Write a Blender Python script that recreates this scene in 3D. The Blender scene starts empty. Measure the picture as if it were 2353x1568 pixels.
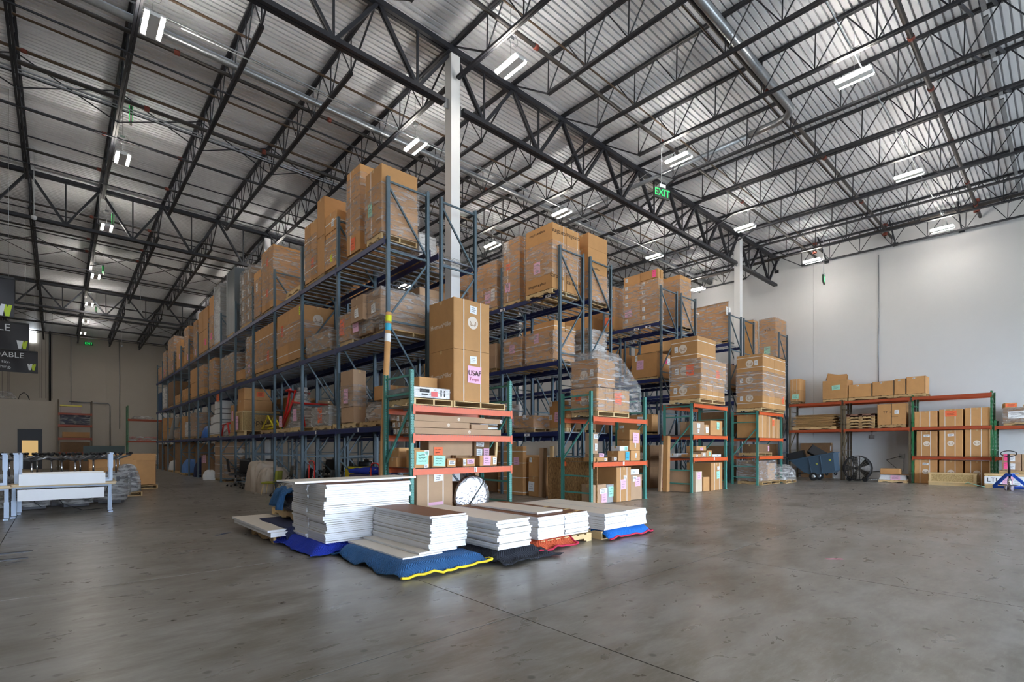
import bpy, bmesh, math, random
from mathutils import Vector, Matrix, Euler
R = random.Random(7)
sc = bpy.context.scene
COL = sc.collection
PI = math.pi

# ------------------------------------------------------------------ camera, world, exposure
FP, CX, HY, HC = 1158.0, 1176.5, 1030.0, 1.5          # focal length in pixels, principal x, horizon y, eye height
FX, FY = .6704, .7420                                  # view direction on the floor plan
cam = bpy.data.cameras.new('camera')
camo = bpy.data.objects.new('camera', cam); COL.objects.link(camo)
cam.sensor_width = 36; cam.lens = FP / 2353 * 36
cam.shift_y = (HY - 784) / 2353
cam.clip_start = .05; cam.clip_end = 300
camo.location = (0, 0, HC)
camo.rotation_euler = (PI / 2, 0, math.atan2(FY, FX) - PI / 2)
sc.camera = camo

w = bpy.data.worlds.new('sky'); sc.world = w; w.use_nodes = True
nt = w.node_tree; nt.nodes['Background'].inputs[0].default_value = (.70, .83, 1.0, 1)
nt.nodes['Background'].inputs[1].default_value = 21.0
sc.view_settings.view_transform = 'Standard'
sc.view_settings.look = 'None'
sc.view_settings.gamma = 1
sc.view_settings.use_curve_mapping = False
sc.view_settings.exposure = 0.48
LAMP_POWER = 100.0
sc.cycles.max_bounces = 7
sc.cycles.diffuse_bounces = 4
sc.cycles.glossy_bounces = 3
sc.cycles.transparent_max_bounces = 24
sc.cycles.transmission_bounces = 2
sc.cycles.caustics_reflective = False
sc.cycles.caustics_refractive = False
sc.cycles.sample_clamp_indirect = 6

# ------------------------------------------------------------------ helpers: rays of the survey onto real planes
def ray(px, py=HY):
    u = (px - CX) / FP
    return FX + u * FY, FY - u * FX, (HY - py) / FP
def yat(X, px): a, b, _ = ray(px); return b * X / a
def xat(Y, px): a, b, _ = ray(px); return a * Y / b
def zat(X, Y, py): return HC + (X * FX + Y * FY) * (HY - py) / FP
def fl(px, py, z=0.0):
    a, b, c = ray(px, py); d = (z - HC) / c; return a * d, b * d

# ------------------------------------------------------------------ materials
MATS = {}
def mat(name, col, rough=.6, metal=0, var=0.0, noise=0.0, nscale=8, bump=0.0, bscale=60, spec=None, coat=0, nmix=None, rvar=0.0, stretch=None):
    if name in MATS: return MATS[name]
    m = bpy.data.materials.new(name); m.use_nodes = True; n = m.node_tree; N = n.nodes; L = n.links
    b = N['Principled BSDF']
    b.inputs['Roughness'].default_value = rough; b.inputs['Metallic'].default_value = metal
    if spec is not None: b.inputs['Specular IOR Level'].default_value = spec
    if coat: b.inputs['Coat Weight'].default_value = coat; b.inputs['Coat Roughness'].default_value = .15
    c = [x for x in col] + [1]
    b.inputs['Base Color'].default_value = c
    out = None
    tc = N.new('ShaderNodeTexCoord'); vec = tc.outputs['Object']
    if stretch:
        mp = N.new('ShaderNodeMapping'); mp.inputs['Scale'].default_value = stretch; L.new(vec, mp.inputs[0]); vec = mp.outputs[0]
    if noise:
        t = N.new('ShaderNodeTexNoise'); t.inputs['Scale'].default_value = nscale; t.inputs['Detail'].default_value = 6
        t.inputs['Roughness'].default_value = .65; L.new(vec, t.inputs['Vector'])
        r = N.new('ShaderNodeMapRange'); r.inputs[1].default_value = .3; r.inputs[2].default_value = .7
        L.new(t.outputs['Fac'], r.inputs[0])
        mx = N.new('ShaderNodeMix'); mx.data_type = 'RGBA'
        mx.inputs[6].default_value = c
        d = nmix or [x * (1 - noise) for x in col]
        mx.inputs[7].default_value = list(d) + [1]
        L.new(r.outputs[0], mx.inputs[0]); out = mx.outputs[2]
    if var:
        oi = N.new('ShaderNodeObjectInfo'); hs = N.new('ShaderNodeHueSaturation')
        r2 = N.new('ShaderNodeMapRange'); r2.inputs[3].default_value = 1 - var; r2.inputs[4].default_value = 1 + var * .6
        L.new(oi.outputs['Random'], r2.inputs[0]); L.new(r2.outputs[0], hs.inputs['Value'])
        if out: L.new(out, hs.inputs['Color'])
        else: hs.inputs['Color'].default_value = c
        out = hs.outputs[0]
    if out: L.new(out, b.inputs['Base Color'])
    if bump:
        t2 = N.new('ShaderNodeTexNoise'); t2.inputs['Scale'].default_value = bscale; t2.inputs['Detail'].default_value = 4
        L.new(vec, t2.inputs['Vector'])
        bp = N.new('ShaderNodeBump'); bp.inputs['Strength'].default_value = bump; bp.inputs['Distance'].default_value = .01
        L.new(t2.outputs['Fac'], bp.inputs['Height']); L.new(bp.outputs[0], b.inputs['Normal'])
    MATS[name] = m
    return m
def emit(name, col, s):
    m = bpy.data.materials.new(name); m.use_nodes = True; b = m.node_tree.nodes['Principled BSDF']
    b.inputs['Base Color'].default_value = (*col, 1); b.inputs['Emission Color'].default_value = (*col, 1)
    b.inputs['Emission Strength'].default_value = s; MATS[name] = m; return m
def srgb(r, g, b):
    f = lambda v: (v / 255 / 12.92) if v <= 10 else ((v / 255 + .055) / 1.055) ** 2.4
    return (f(r), f(g), f(b))

KRAFT = mat('kraft', srgb(200, 149, 94), .75, var=.16, noise=.14, nscale=3, bump=.08, bscale=25)
KRAFT2 = mat('kraft_tan', srgb(184, 150, 118), .75, var=.14, noise=.12, nscale=3)
KDARK = mat('kraft_dark', srgb(140, 106, 74), .8, var=.15, noise=.2, nscale=4)
TAPE = mat('tape', srgb(200, 166, 118), .3, noise=.08)
SEAM = mat('seam_edge', srgb(105, 76, 48), .9)
STRAP = mat('strap_white', srgb(232, 226, 218), .4)
STRAPB = mat('strap_black', srgb(34, 34, 36), .4)
PAPER = mat('paper_white', srgb(238, 238, 238), .7)
PINK = mat('paper_pink', srgb(240, 188, 214), .7)
MINT = mat('paper_mint', srgb(168, 224, 202), .7)
ORNG = mat('paper_orange', srgb(244, 116, 70), .7)
YELW = mat('paper_yellow', srgb(228, 230, 40), .6)
BLUEP = mat('paper_blue', srgb(60, 176, 208), .6)
HOTP = mat('paper_hotpink', srgb(255, 90, 150), .6)
PCOL = dict(p=PINK, m=MINT, o=ORNG, w=PAPER, y=YELW, b=BLUEP, h=HOTP)
INK = mat('ink', srgb(34, 32, 34), .7)
PRINTW = mat('print_white', srgb(226, 212, 196), .8)
PRINTK = mat('print_dark', srgb(52, 40, 30), .8)
WOOD = mat('pallet_wood', srgb(206, 170, 118), .8, var=.22, noise=.35, nscale=5, stretch=(1, 1, 6))
WOODL = mat('pallet_wood_light', srgb(226, 194, 142), .8, var=.1, noise=.18, nscale=5)
OSB = mat('osb', srgb(214, 186, 130), .8, noise=.45, nscale=22, nmix=srgb(138, 104, 58), stretch=(1, 1, 2.2))
OSBD = mat('osb_dark', srgb(186, 142, 88), .8, noise=.6, nscale=14, nmix=srgb(92, 60, 34), stretch=(2, 2, .8))
LAMW = mat('laminate_white', srgb(232, 232, 234), .42, noise=.02, nscale=6)
LAMLIT = mat('laminate_warm_lit', srgb(222, 214, 202), .42, noise=.05, nscale=2)  # white laminate; beige cast of the light on the tops painted in
HARDB = mat('hardboard_brown', srgb(112, 68, 36), .55, noise=.12, nscale=12)
NAVY = mat('beam_navy', srgb(24, 40, 96), .42, noise=.25, nscale=9)
SLATE = mat('post_slate', srgb(80, 100, 112), .45, noise=.15, nscale=12)
TEAL = mat('post_teal', srgb(78, 146, 134), .45, noise=.12, nscale=12)
GREEN = mat('post_green', srgb(36, 112, 68), .45, noise=.12, nscale=12)
BROWNP = mat('post_brown', srgb(98, 84, 62), .5, noise=.15, nscale=12)
ORANGE = mat('beam_orange', srgb(216, 92, 42), .42, noise=.1, nscale=12)
ORANGED = mat('beam_rust_orange', srgb(168, 70, 34), .5, noise=.12, nscale=12)
GALV = mat('galvanised', srgb(166, 170, 174), .35, metal=.7, noise=.2, nscale=14)
GALVD = mat('galvanised_deck', srgb(150, 158, 170), .4, metal=.3, noise=.1, nscale=14)
WIRE = mat('wire_steel', srgb(128, 120, 108), .45, metal=.5)
STEEL = mat('roof_steel_dark', srgb(42, 44, 51), .5, noise=.2, nscale=6)
STEELB = mat('pipe_black', srgb(38, 38, 40), .5, noise=.35, nscale=9, nmix=srgb(60, 50, 42), stretch=(.35, 1, 1))
RUST = mat('rusty_pipe', srgb(84, 62, 42), .6, noise=.3, nscale=5)
COUP = mat('coupling_red', srgb(112, 48, 34), .6)
DECKW = mat('roof_deck', srgb(236, 238, 242), .45, noise=.07, nscale=1.2)
WALLP = mat('wall_paint', srgb(214, 214, 215), .75, noise=.04, nscale=.5, bump=.05, bscale=40)
WALLF = mat('wall_paint_warm_lit', srgb(196, 186, 172), .8, noise=.05, nscale=.6)  # beige is the warm lamp light, put into the wall colour
COLP = mat('column_paint', srgb(232, 232, 232), .5)
BLACK = mat('black_plastic', srgb(22, 22, 24), .5)
RUBBER = mat('rubber', srgb(18, 18, 18), .8)
CHROME = mat('chrome', srgb(210, 210, 214), .18, metal=1)
ALUG = mat('aluminium_grey', srgb(128, 128, 130), .35, metal=.7)
DESKG = mat('desk_leg_grey', srgb(176, 192, 214), .4)
DESKW = mat('desk_wood_edge', srgb(206, 182, 144), .5)
REDM = mat('red_metal', srgb(204, 36, 30), .35)
YELM = mat('yellow_metal', srgb(226, 208, 30), .35)
BLUEM = mat('blue_metal', srgb(24, 74, 170), .35)
CARTB = mat('cart_blue_grey', srgb(58, 78, 94), .5)
WHITEB = mat('white_carton', srgb(226, 226, 226), .7, var=.04, noise=.04)
GREYF = mat('grey_fabric', srgb(92, 92, 96), .9)
MESHK = mat('chair_shell_grey', srgb(70, 70, 68), .6)
OLIVE = mat('lime_fabric', srgb(158, 158, 60), .9)
DROP = mat('drop_cloth', srgb(186, 172, 156), .85, noise=.15, nscale=4)
BANNER = mat('banner_black', srgb(30, 28, 34), .5, noise=.15, nscale=2)
LIME = mat('print_lime', srgb(180, 205, 50), .6)
DARKGL = mat('dark_door', srgb(58, 60, 68), .5)
TAPEP = mat('pink_tape', srgb(240, 100, 150), .6)
FLUTE = mat('cardboard_flat_sheets', srgb(176, 134, 84), .8, var=.25, noise=.2)
BAGR = mat('bag_red', srgb(188, 70, 64), .7, noise=.25, nscale=20, nmix=srgb(220, 200, 190))
SILVER = mat('panel_grey', srgb(98, 106, 112), .4)
WHITEG = mat('white_metal', srgb(214, 218, 222), .4)

def quilt(name, col):
    m = mat(name, col, .9, noise=.18, nscale=5)
    N = m.node_tree.nodes; L = m.node_tree.links
    tc = N.new('ShaderNodeTexCoord'); wv = N.new('ShaderNodeTexWave'); wv.wave_profile = 'TRI'
    mp = N.new('ShaderNodeMapping'); L.new(tc.outputs['Object'], mp.inputs[0])
    # zigzag: shift x by a triangle wave of y
    sp = N.new('ShaderNodeSeparateXYZ'); L.new(mp.outputs[0], sp.inputs[0])
    pp = N.new('ShaderNodeMath'); pp.operation = 'PINGPONG'; pp.inputs[1].default_value = .05; L.new(sp.outputs[1], pp.inputs[0])
    ad = N.new('ShaderNodeMath'); L.new(sp.outputs[0], ad.inputs[0]); L.new(pp.outputs[0], ad.inputs[1])
    cb = N.new('ShaderNodeCombineXYZ'); L.new(ad.outputs[0], cb.inputs[0])
    wv.inputs['Scale'].default_value = 9; L.new(cb.outputs[0], wv.inputs['Vector'])
    bp = N.new('ShaderNodeBump'); bp.inputs['Strength'].default_value = .6; bp.inputs['Distance'].default_value = .02
    L.new(wv.outputs['Fac'], bp.inputs['Height']); L.new(bp.outputs[0], N['Principled BSDF'].inputs['Normal'])
    return m
QBLUE = quilt('blanket_blue', srgb(42, 96, 150))
QNAVY = quilt('blanket_navy', srgb(34, 42, 78))
QROYAL = quilt('blanket_royal', srgb(26, 58, 190))
QBLACK = quilt('blanket_black', srgb(34, 38, 50))
QORANGE = quilt('blanket_orange', srgb(214, 92, 54))
QBRIGHT = quilt('blanket_bright_blue', srgb(20, 116, 214))
PURPLE = mat('binding_red', srgb(186, 30, 66), .7)
YBIND = mat('binding_yellow', srgb(232, 206, 40), .7)

def film(name, dens, tint):
    m = bpy.data.materials.new(name); m.use_nodes = True; n = m.node_tree; N = n.nodes; L = n.links
    N.clear(); o = N.new('ShaderNodeOutputMaterial'); mx = N.new('ShaderNodeMixShader')
    tr = N.new('ShaderNodeBsdfTransparent'); tr.inputs[0].default_value = (.96, .95, .94, 1)
    p = N.new('ShaderNodeBsdfPrincipled'); p.inputs['Base Color'].default_value = (*tint, 1); p.inputs['Roughness'].default_value = .1
    tc = N.new('ShaderNodeTexCoord'); mp = N.new('ShaderNodeMapping'); mp.inputs['Scale'].default_value = (1.3, 1.3, 6)
    mp.inputs['Rotation'].default_value = (.4, .35, 0)
    L.new(tc.outputs['Object'], mp.inputs[0])
    t = N.new('ShaderNodeTexNoise'); t.inputs['Scale'].default_value = 2.2; t.inputs['Detail'].default_value = 5; t.inputs['Distortion'].default_value = .6
    L.new(mp.outputs[0], t.inputs['Vector'])
    r = N.new('ShaderNodeMapRange'); r.inputs[1].default_value = .42; r.inputs[2].default_value = .72
    r.inputs[3].default_value = dens * .25; r.inputs[4].default_value = dens
    L.new(t.outputs['Fac'], r.inputs[0]); L.new(r.outputs[0], mx.inputs[0])
    bp = N.new('ShaderNodeBump'); bp.inputs['Strength'].default_value = 1.0; bp.inputs['Distance'].default_value = .16
    L.new(t.outputs['Fac'], bp.inputs['Height']); L.new(bp.outputs[0], p.inputs['Normal'])
    L.new(tr.outputs[0], mx.inputs[1]); L.new(p.outputs[0], mx.inputs[2]); L.new(mx.outputs[0], o.inputs[0])
    MATS[name] = m; return m
FILM = film('stretch_film', .5, (.88, .86, .85))
FILMH = film('stretch_film_dense', .75, (.82, .81, .80))

def foil():
    m = mat('crumpled_foil', srgb(215, 215, 220), .22, metal=1)
    N = m.node_tree.nodes; L = m.node_tree.links
    tc = N.new('ShaderNodeTexCoord'); v = N.new('ShaderNodeTexNoise'); v.inputs['Scale'].default_value = 14; v.inputs['Detail'].default_value = 5
    L.new(tc.outputs['Object'], v.inputs['Vector'])
    bp = N.new('ShaderNodeBump'); bp.inputs['Strength'].default_value = .7; bp.inputs['Distance'].default_value = .03
    L.new(v.outputs['Fac'], bp.inputs['Height']); L.new(bp.outputs[0], N['Principled BSDF'].inputs['Normal'])
    return m
FOIL = foil()

def holed(base, axis):
    """Rack post steel with punched holes: really transparent where the punch went through (local x across, z up)."""
    m = base.copy(); m.name = base.name + '_punched_' + axis; N = m.node_tree.nodes; L = m.node_tree.links
    tc = N.new('ShaderNodeTexCoord'); sp = N.new('ShaderNodeSeparateXYZ'); L.new(tc.outputs['Object'], sp.inputs[0])
    z = N.new('ShaderNodeMath'); z.operation = 'PINGPONG'; z.inputs[1].default_value = .025; L.new(sp.outputs[2], z.inputs[0])
    zc = N.new('ShaderNodeMath'); zc.operation = 'LESS_THAN'; zc.inputs[1].default_value = .009; L.new(z.outputs[0], zc.inputs[0])
    ax = N.new('ShaderNodeMath'); ax.operation = 'ABSOLUTE'; L.new(sp.outputs[0], ax.inputs[0])
    a2 = N.new('ShaderNodeMath'); a2.operation = 'SUBTRACT'; a2.inputs[1].default_value = .020; L.new(ax.outputs[0], a2.inputs[0])
    a3 = N.new('ShaderNodeMath'); a3.operation = 'ABSOLUTE'; L.new(a2.outputs[0], a3.inputs[0])
    a4 = N.new('ShaderNodeMath'); a4.operation = 'LESS_THAN'; a4.inputs[1].default_value = .0065; L.new(a3.outputs[0], a4.inputs[0])
    mu = N.new('ShaderNodeMath'); mu.operation = 'MULTIPLY'; L.new(zc.outputs[0], mu.inputs[0]); L.new(a4.outputs[0], mu.inputs[1])
    inv = N.new('ShaderNodeMath'); inv.operation = 'SUBTRACT'; inv.inputs[0].default_value = 1; L.new(mu.outputs[0], inv.inputs[1])
    L.new(inv.outputs[0], N['Principled BSDF'].inputs['Alpha'])
    return m
HOLED = {k.name: holed(k, 'x') for k in (TEAL, SLATE, GREEN, BROWNP)}

def concrete():
    m = mat('polished_concrete', srgb(112, 108, 101), .3)
    m['plain'] = 1
    N = m.node_tree.nodes; L = m.node_tree.links; b = N['Principled BSDF']
    ge = N.new('ShaderNodeNewGeometry')
    def noise(scale, det, dist=0, rough=.6, mapscale=None, rot=0):
        t = N.new('ShaderNodeTexNoise'); t.inputs['Scale'].default_value = scale; t.inputs['Detail'].default_value = det
        t.inputs['Distortion'].default_value = dist; t.inputs['Roughness'].default_value = rough
        mp = N.new('ShaderNodeMapping'); mp.inputs['Scale'].default_value = mapscale or (1, 1, 1); mp.inputs['Rotation'].default_value = (0, 0, rot)
        L.new(ge.outputs['Position'], mp.inputs[0]); L.new(mp.outputs[0], t.inputs['Vector']); return t.outputs['Fac']
    def ramp(src, lo, hi, c0, c1):
        r = N.new('ShaderNodeMapRange'); r.inputs[1].default_value = lo; r.inputs[2].default_value = hi; r.interpolation_type = 'SMOOTHSTEP'
        L.new(src, r.inputs[0]); mx = N.new('ShaderNodeMix'); mx.data_type = 'RGBA'
        mx.inputs[6].default_value = (*c0, 1) if c0 else (1, 1, 1, 1); mx.inputs[7].default_value = (*c1, 1) if c1 else (1, 1, 1, 1)
        L.new(r.outputs[0], mx.inputs[0]); return mx, r
    big, _ = ramp(noise(.55, 5, .8), .35, .65, srgb(98, 92, 82), srgb(143, 140, 135))
    mid, rm = ramp(noise(1.3, 8, .3, .62, (1, 2.6, 1), .75), .38, .66, srgb(104, 98, 87), srgb(148, 145, 140))
    m1 = N.new('ShaderNodeMix'); m1.data_type = 'RGBA'; m1.inputs[0].default_value = .5
    L.new(big.outputs[2], m1.inputs[6]); L.new(mid.outputs[2], m1.inputs[7])
    # swirl trowel marks and pale scuffs
    sw, rs = ramp(noise(6, 9, .2, .7, (1, 4, 1), .6), .42, .8, None, srgb(190, 190, 186))
    m2 = N.new('ShaderNodeMix'); m2.data_type = 'RGBA'; m2.blend_type = 'MIX'
    sc1 = N.new('ShaderNodeMath'); sc1.operation = 'MULTIPLY'; sc1.inputs[1].default_value = .3; L.new(rs.outputs[0], sc1.inputs[0])
    L.new(sc1.outputs[0], m2.inputs[0]); L.new(m1.outputs[2], m2.inputs[6]); m2.inputs[7].default_value = (*srgb(172, 168, 161), 1)
    # dark oil spots
    v = N.new('ShaderNodeTexVoronoi'); v.voronoi_dimensions = '2D'; v.inputs['Scale'].default_value = 1.5; L.new(ge.outputs['Position'], v.inputs['Vector'])
    vr = N.new('ShaderNodeMapRange'); vr.inputs[1].default_value = .028; vr.inputs[2].default_value = .05; vr.inputs[3].default_value = .7; vr.inputs[4].default_value = 0
    L.new(v.outputs['Distance'], vr.inputs[0])
    m3 = N.new('ShaderNodeMix'); m3.data_type = 'RGBA'; L.new(vr.outputs[0], m3.inputs[0]); L.new(m2.outputs[2], m3.inputs[6]); m3.inputs[7].default_value = (*srgb(62, 58, 54), 1)
    sp2, rp = ramp(noise(9, 4, 0, .6), .72, .8, None, None)
    m4 = N.new('ShaderNodeMix'); m4.data_type = 'RGBA'; s4 = N.new('ShaderNodeMath'); s4.operation = 'MULTIPLY'; s4.inputs[1].default_value = .1
    L.new(rp.outputs[0], s4.inputs[0]); L.new(s4.outputs[0], m4.inputs[0]); L.new(m3.outputs[2], m4.inputs[6]); m4.inputs[7].default_value = (*srgb(80, 76, 70), 1)
    L.new(m4.outputs[2], b.inputs['Base Color'])
    rr = N.new('ShaderNodeMapRange'); rr.inputs[1].default_value = .35; rr.inputs[2].default_value = .65; rr.inputs[3].default_value = .27; rr.inputs[4].default_value = .36
    L.new(noise(2.5, 6, 1.2, .6, (1, 2, 1), .75), rr.inputs[0]); L.new(rr.outputs[0], b.inputs['Roughness'])
    bp = N.new('ShaderNodeBump'); bp.inputs['Strength'].default_value = .05; bp.inputs['Distance'].default_value = .01
    L.new(noise(5, 6, 1, .7, (1, 3, 1), .6), bp.inputs['Height']); L.new(bp.outputs[0], b.inputs['Normal'])
    return m
CONC = concrete()

# ------------------------------------------------------------------ mesh builder
class MB:
    def __init__(s): s.v = []; s.f = []; s.m = []; s.sm = []
    def quad(s, pts, mi=0):
        n = len(s.v); s.v += [tuple(p) for p in pts]; s.f.append(tuple(range(n, n + len(pts)))); s.m.append(mi); s.sm.append(False); return s
    def box(s, x0, y0, z0, x1, y1, z1, mi=0, faces=None):
        n = len(s.v)
        s.v += [(x0, y0, z0), (x1, y0, z0), (x1, y1, z0), (x0, y1, z0), (x0, y0, z1), (x1, y0, z1), (x1, y1, z1), (x0, y1, z1)]
        F = [(0, 3, 2, 1), (4, 5, 6, 7), (0, 1, 5, 4), (1, 2, 6, 5), (2, 3, 7, 6), (3, 0, 4, 7)]
        for i, f in enumerate(F):
            s.f.append(tuple(n + k for k in f)); s.m.append(faces[i] if faces else mi); s.sm.append(False)
        return s
    def bar(s, p, q, w=.04, h=.04, mi=0, up=(0, 0, 1)):
        p = Vector(p); q = Vector(q); d = (q - p).normalized(); u = Vector(up)
        if abs(d.dot(u)) > .98: u = Vector((1, 0, 0)) if abs(d.x) < .9 else Vector((0, 1, 0))
        sd = d.cross(u).normalized(); u2 = sd.cross(d).normalized(); n = len(s.v)
        for c in (p, q):
            for a, b in ((-1, -1), (1, -1), (1, 1), (-1, 1)): s.v.append(tuple(c + sd * a * w / 2 + u2 * b * h / 2))
        for f in ((0, 3, 2, 1), (4, 5, 6, 7), (0, 1, 5, 4), (1, 2, 6, 5), (2, 3, 7, 6), (3, 0, 4, 7)):
            s.f.append(tuple(n + k for k in f)); s.m.append(mi); s.sm.append(False)
        return s
    def tube(s, pts, r, n=8, mi=0, cap=True, smooth=True):
        P = [Vector(p) for p in pts]; base = len(s.v); rr = r if isinstance(r, (list, tuple)) else [r] * len(P)
        for i, p in enumerate(P):
            d = (P[min(i + 1, len(P) - 1)] - P[max(i - 1, 0)]).normalized()
            u = Vector((0, 0, 1)) if abs(d.z) < .9 else Vector((1, 0, 0))
            a = d.cross(u).normalized(); b = a.cross(d).normalized()
            for k in range(n):
                t = 2 * PI * k / n; s.v.append(tuple(p + a * math.cos(t) * rr[i] + b * math.sin(t) * rr[i]))
        for i in range(len(P) - 1):
            for k in range(n):
                a0 = base + i * n + k; a1 = base + i * n + (k + 1) % n
                s.f.append((a0, a1, a1 + n, a0 + n)); s.m.append(mi); s.sm.append(smooth)
        if cap:
            s.f.append(tuple(base + k for k in range(n))[::-1]); s.m.append(mi); s.sm.append(False)
            e = base + (len(P) - 1) * n; s.f.append(tuple(e + k for k in range(n))); s.m.append(mi); s.sm.append(False)
        return s
    def lathe(s, prof, n=16, c=(0, 0, 0), mi=0, axis='z'):
        base = len(s.v)
        for r, h in prof:
            for k in range(n):
                t = 2 * PI * k / n; a, b = r * math.cos(t), r * math.sin(t)
                v = (a, b, h) if axis == 'z' else ((h, a, b) if axis == 'x' else (b, h, a))
                s.v.append((c[0] + v[0], c[1] + v[1], c[2] + v[2]))
        for i in range(len(prof) - 1):
            for k in range(n):
                a0 = base + i * n + k; a1 = base + i * n + (k + 1) % n
                s.f.append((a0, a1, a1 + n, a0 + n)); s.m.append(mi); s.sm.append(True)
        return s
    def grid(s, nx, ny, fn, mi=0, smooth=True):
        base = len(s.v)
        for j in range(ny + 1):
            for i in range(nx + 1): s.v.append(tuple(fn(i / nx, j / ny)))
        for j in range(ny):
            for i in range(nx):
                a = base + j * (nx + 1) + i; s.f.append((a, a + 1, a + nx + 2, a + nx + 1)); s.m.append(mi); s.sm.append(smooth)
        return s
    def mesh(s, name, mats):
        me = bpy.data.meshes.new(name); me.from_pydata(s.v, [], s.f)
        for m in (mats if isinstance(mats, (list, tuple)) else [mats]): me.materials.append(m)
        me.polygons.foreach_set('material_index', s.m); me.polygons.foreach_set('use_smooth', s.sm); me.update(); return me

def ob(name, me, parent=None, loc=(0, 0, 0), rot=(0, 0, 0), scale=(1, 1, 1)):
    o = bpy.data.objects.new(name, me); COL.objects.link(o); o.location = loc; o.rotation_euler = rot; o.scale = scale
    if parent: o.parent = parent
    return o
LABELS = {}
def tag(o, label, cat, group=None, kind=None):
    if label: o['label'] = label; LABELS.setdefault(label, []).append(o.name)
    if cat: o['category'] = cat
    if group: o['group'] = group
    if kind: o['kind'] = kind
    return o
def thing(name, label, cat, loc=(0, 0, 0), rotz=0, group=None):
    o = ob(name, None, None, loc, (0, 0, rotz)); o.empty_display_size = .1
    return tag(o, label, cat, group)
def struct(name, me, parent=None, loc=(0, 0, 0), rot=(0, 0, 0)):
    o = ob(name, me, parent, loc, rot)
    if not parent: o['kind'] = 'structure'
    return o
_ON = ['first', 'second', 'third', 'fourth', 'fifth', 'sixth', 'seventh', 'eighth', 'ninth', 'tenth', 'eleventh', 'twelfth', 'thirteenth', 'fourteenth', 'fifteenth', 'sixteenth', 'seventeenth', 'eighteenth', 'nineteenth', 'twentieth']
def ordn(i): return _ON[i - 1] if i <= 20 else 'twenty-' + _ON[i - 21]
def dup(root, loc=None, rotz=None, label=None, group=None):
    r = root.copy(); COL.objects.link(r)
    if loc is not None: r.location = loc
    if rotz is not None: r.rotation_euler = (0, 0, rotz)
    if label: r['label'] = label
    if group: r['group'] = group
    for ch in KIDS.get(root.name, list(root.children)):
        c = ch.copy(); COL.objects.link(c); c.parent = r
        for g in list(ch.children):
            d = g.copy(); COL.objects.link(d); d.parent = c
    return r
KIDS = {}
def textmesh(s, size, mat_, ext=.002, align='CENTER'):
    cu = bpy.data.curves.new('lettering', 'FONT'); cu.body = s; cu.size = size; cu.extrude = ext; cu.align_x = align; cu.align_y = 'CENTER'
    cu.resolution_u = 3
    o = bpy.data.objects.new('lettering', cu); me = bpy.data.meshes.new_from_object(o); bpy.data.objects.remove(o)
    me.materials.clear(); me.materials.append(mat_); return me
FR = {'y': (PI / 2, 0, 0), 'x': (PI / 2, 0, -PI / 2)}
def put(name, me, face, p, parent=None, roll=0, scale=(1, 1, 1)):
    """Flat thing made in its own xy-plane, stood up on a face that looks to -Y ('y') or to -X ('x')."""
    M = Euler(FR[face]).to_matrix() @ Matrix.Rotation(roll, 3, 'Z')
    o = ob(name, me, parent, p, M.to_euler(), scale); return o
_dec = {}
PCOL['P'] = PINK
def note_mesh(w, h, m, scrib=True):
    k = ('n', round(w, 2), round(h, 2), m.name, scrib)
    if k in _dec: return _dec[k]
    b = MB(); b.grid(3, 3, lambda u, v: ((u - .5) * w, (v - .5) * h, .004 + .004 * math.sin(u * 5 + v * 4)), 0)
    if scrib:
        rr = random.Random(int(w * 977 + h * 571))
        for i in range(3):
            y = h * (.26 - .24 * i); x0 = -w * .34; n = 9; ww = w * (.5 + .2 * rr.random())
            for j in range(n):
                xa = x0 + ww * j / n; xb = x0 + ww * (j + .8) / n; ya = y + rr.uniform(-.03, .03) * h; yb = y + rr.uniform(-.05, .05) * h
                b.quad([(xa, ya - .006, .010), (xb, yb - .006, .010), (xb, yb + .004, .010), (xa, ya + .004, .010)], 1)
    _dec[k] = b.mesh('paper_label', [m, INK]); return _dec[k]
def round_logo(r):
    k = ('l', round(r, 3))
    if k in _dec: return _dec[k]
    b = MB(); n = 24
    b.quad([(r * math.cos(2 * PI * i / n), r * math.sin(2 * PI * i / n), .001) for i in range(n)], 0)
    # the curved M shape inside the disc
    def stroke(pts, wd):
        for (x0, y0), (x1, y1) in zip(pts, pts[1:]):
            dx, dy = x1 - x0, y1 - y0; l = math.hypot(dx, dy) or 1; nx, ny = -dy / l * wd, dx / l * wd
            b.quad([(x0 * r - nx * r, y0 * r - ny * r, .003), (x1 * r - nx * r, y1 * r - ny * r, .003), (x1 * r + nx * r, y1 * r + ny * r, .003), (x0 * r + nx * r, y0 * r + ny * r, .003)], 1)
    for sx in (-1, 1):
        stroke([(sx * .56, .22), (sx * .60, -.05), (sx * .54, -.3), (sx * .40, -.46)], .055)
        stroke([(sx * .52, .2), (sx * .40, -.02), (sx * .30, -.42)], .055)
        stroke([(sx * .32, -.44), (sx * .14, -.40), (0, -.30)], .06); stroke([(sx * .42, -.46), (sx * .28, -.45)], .06)
    _dec[k] = b.mesh('printed_logo', [PRINTW, KRAFT2]); return _dec[k]

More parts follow.
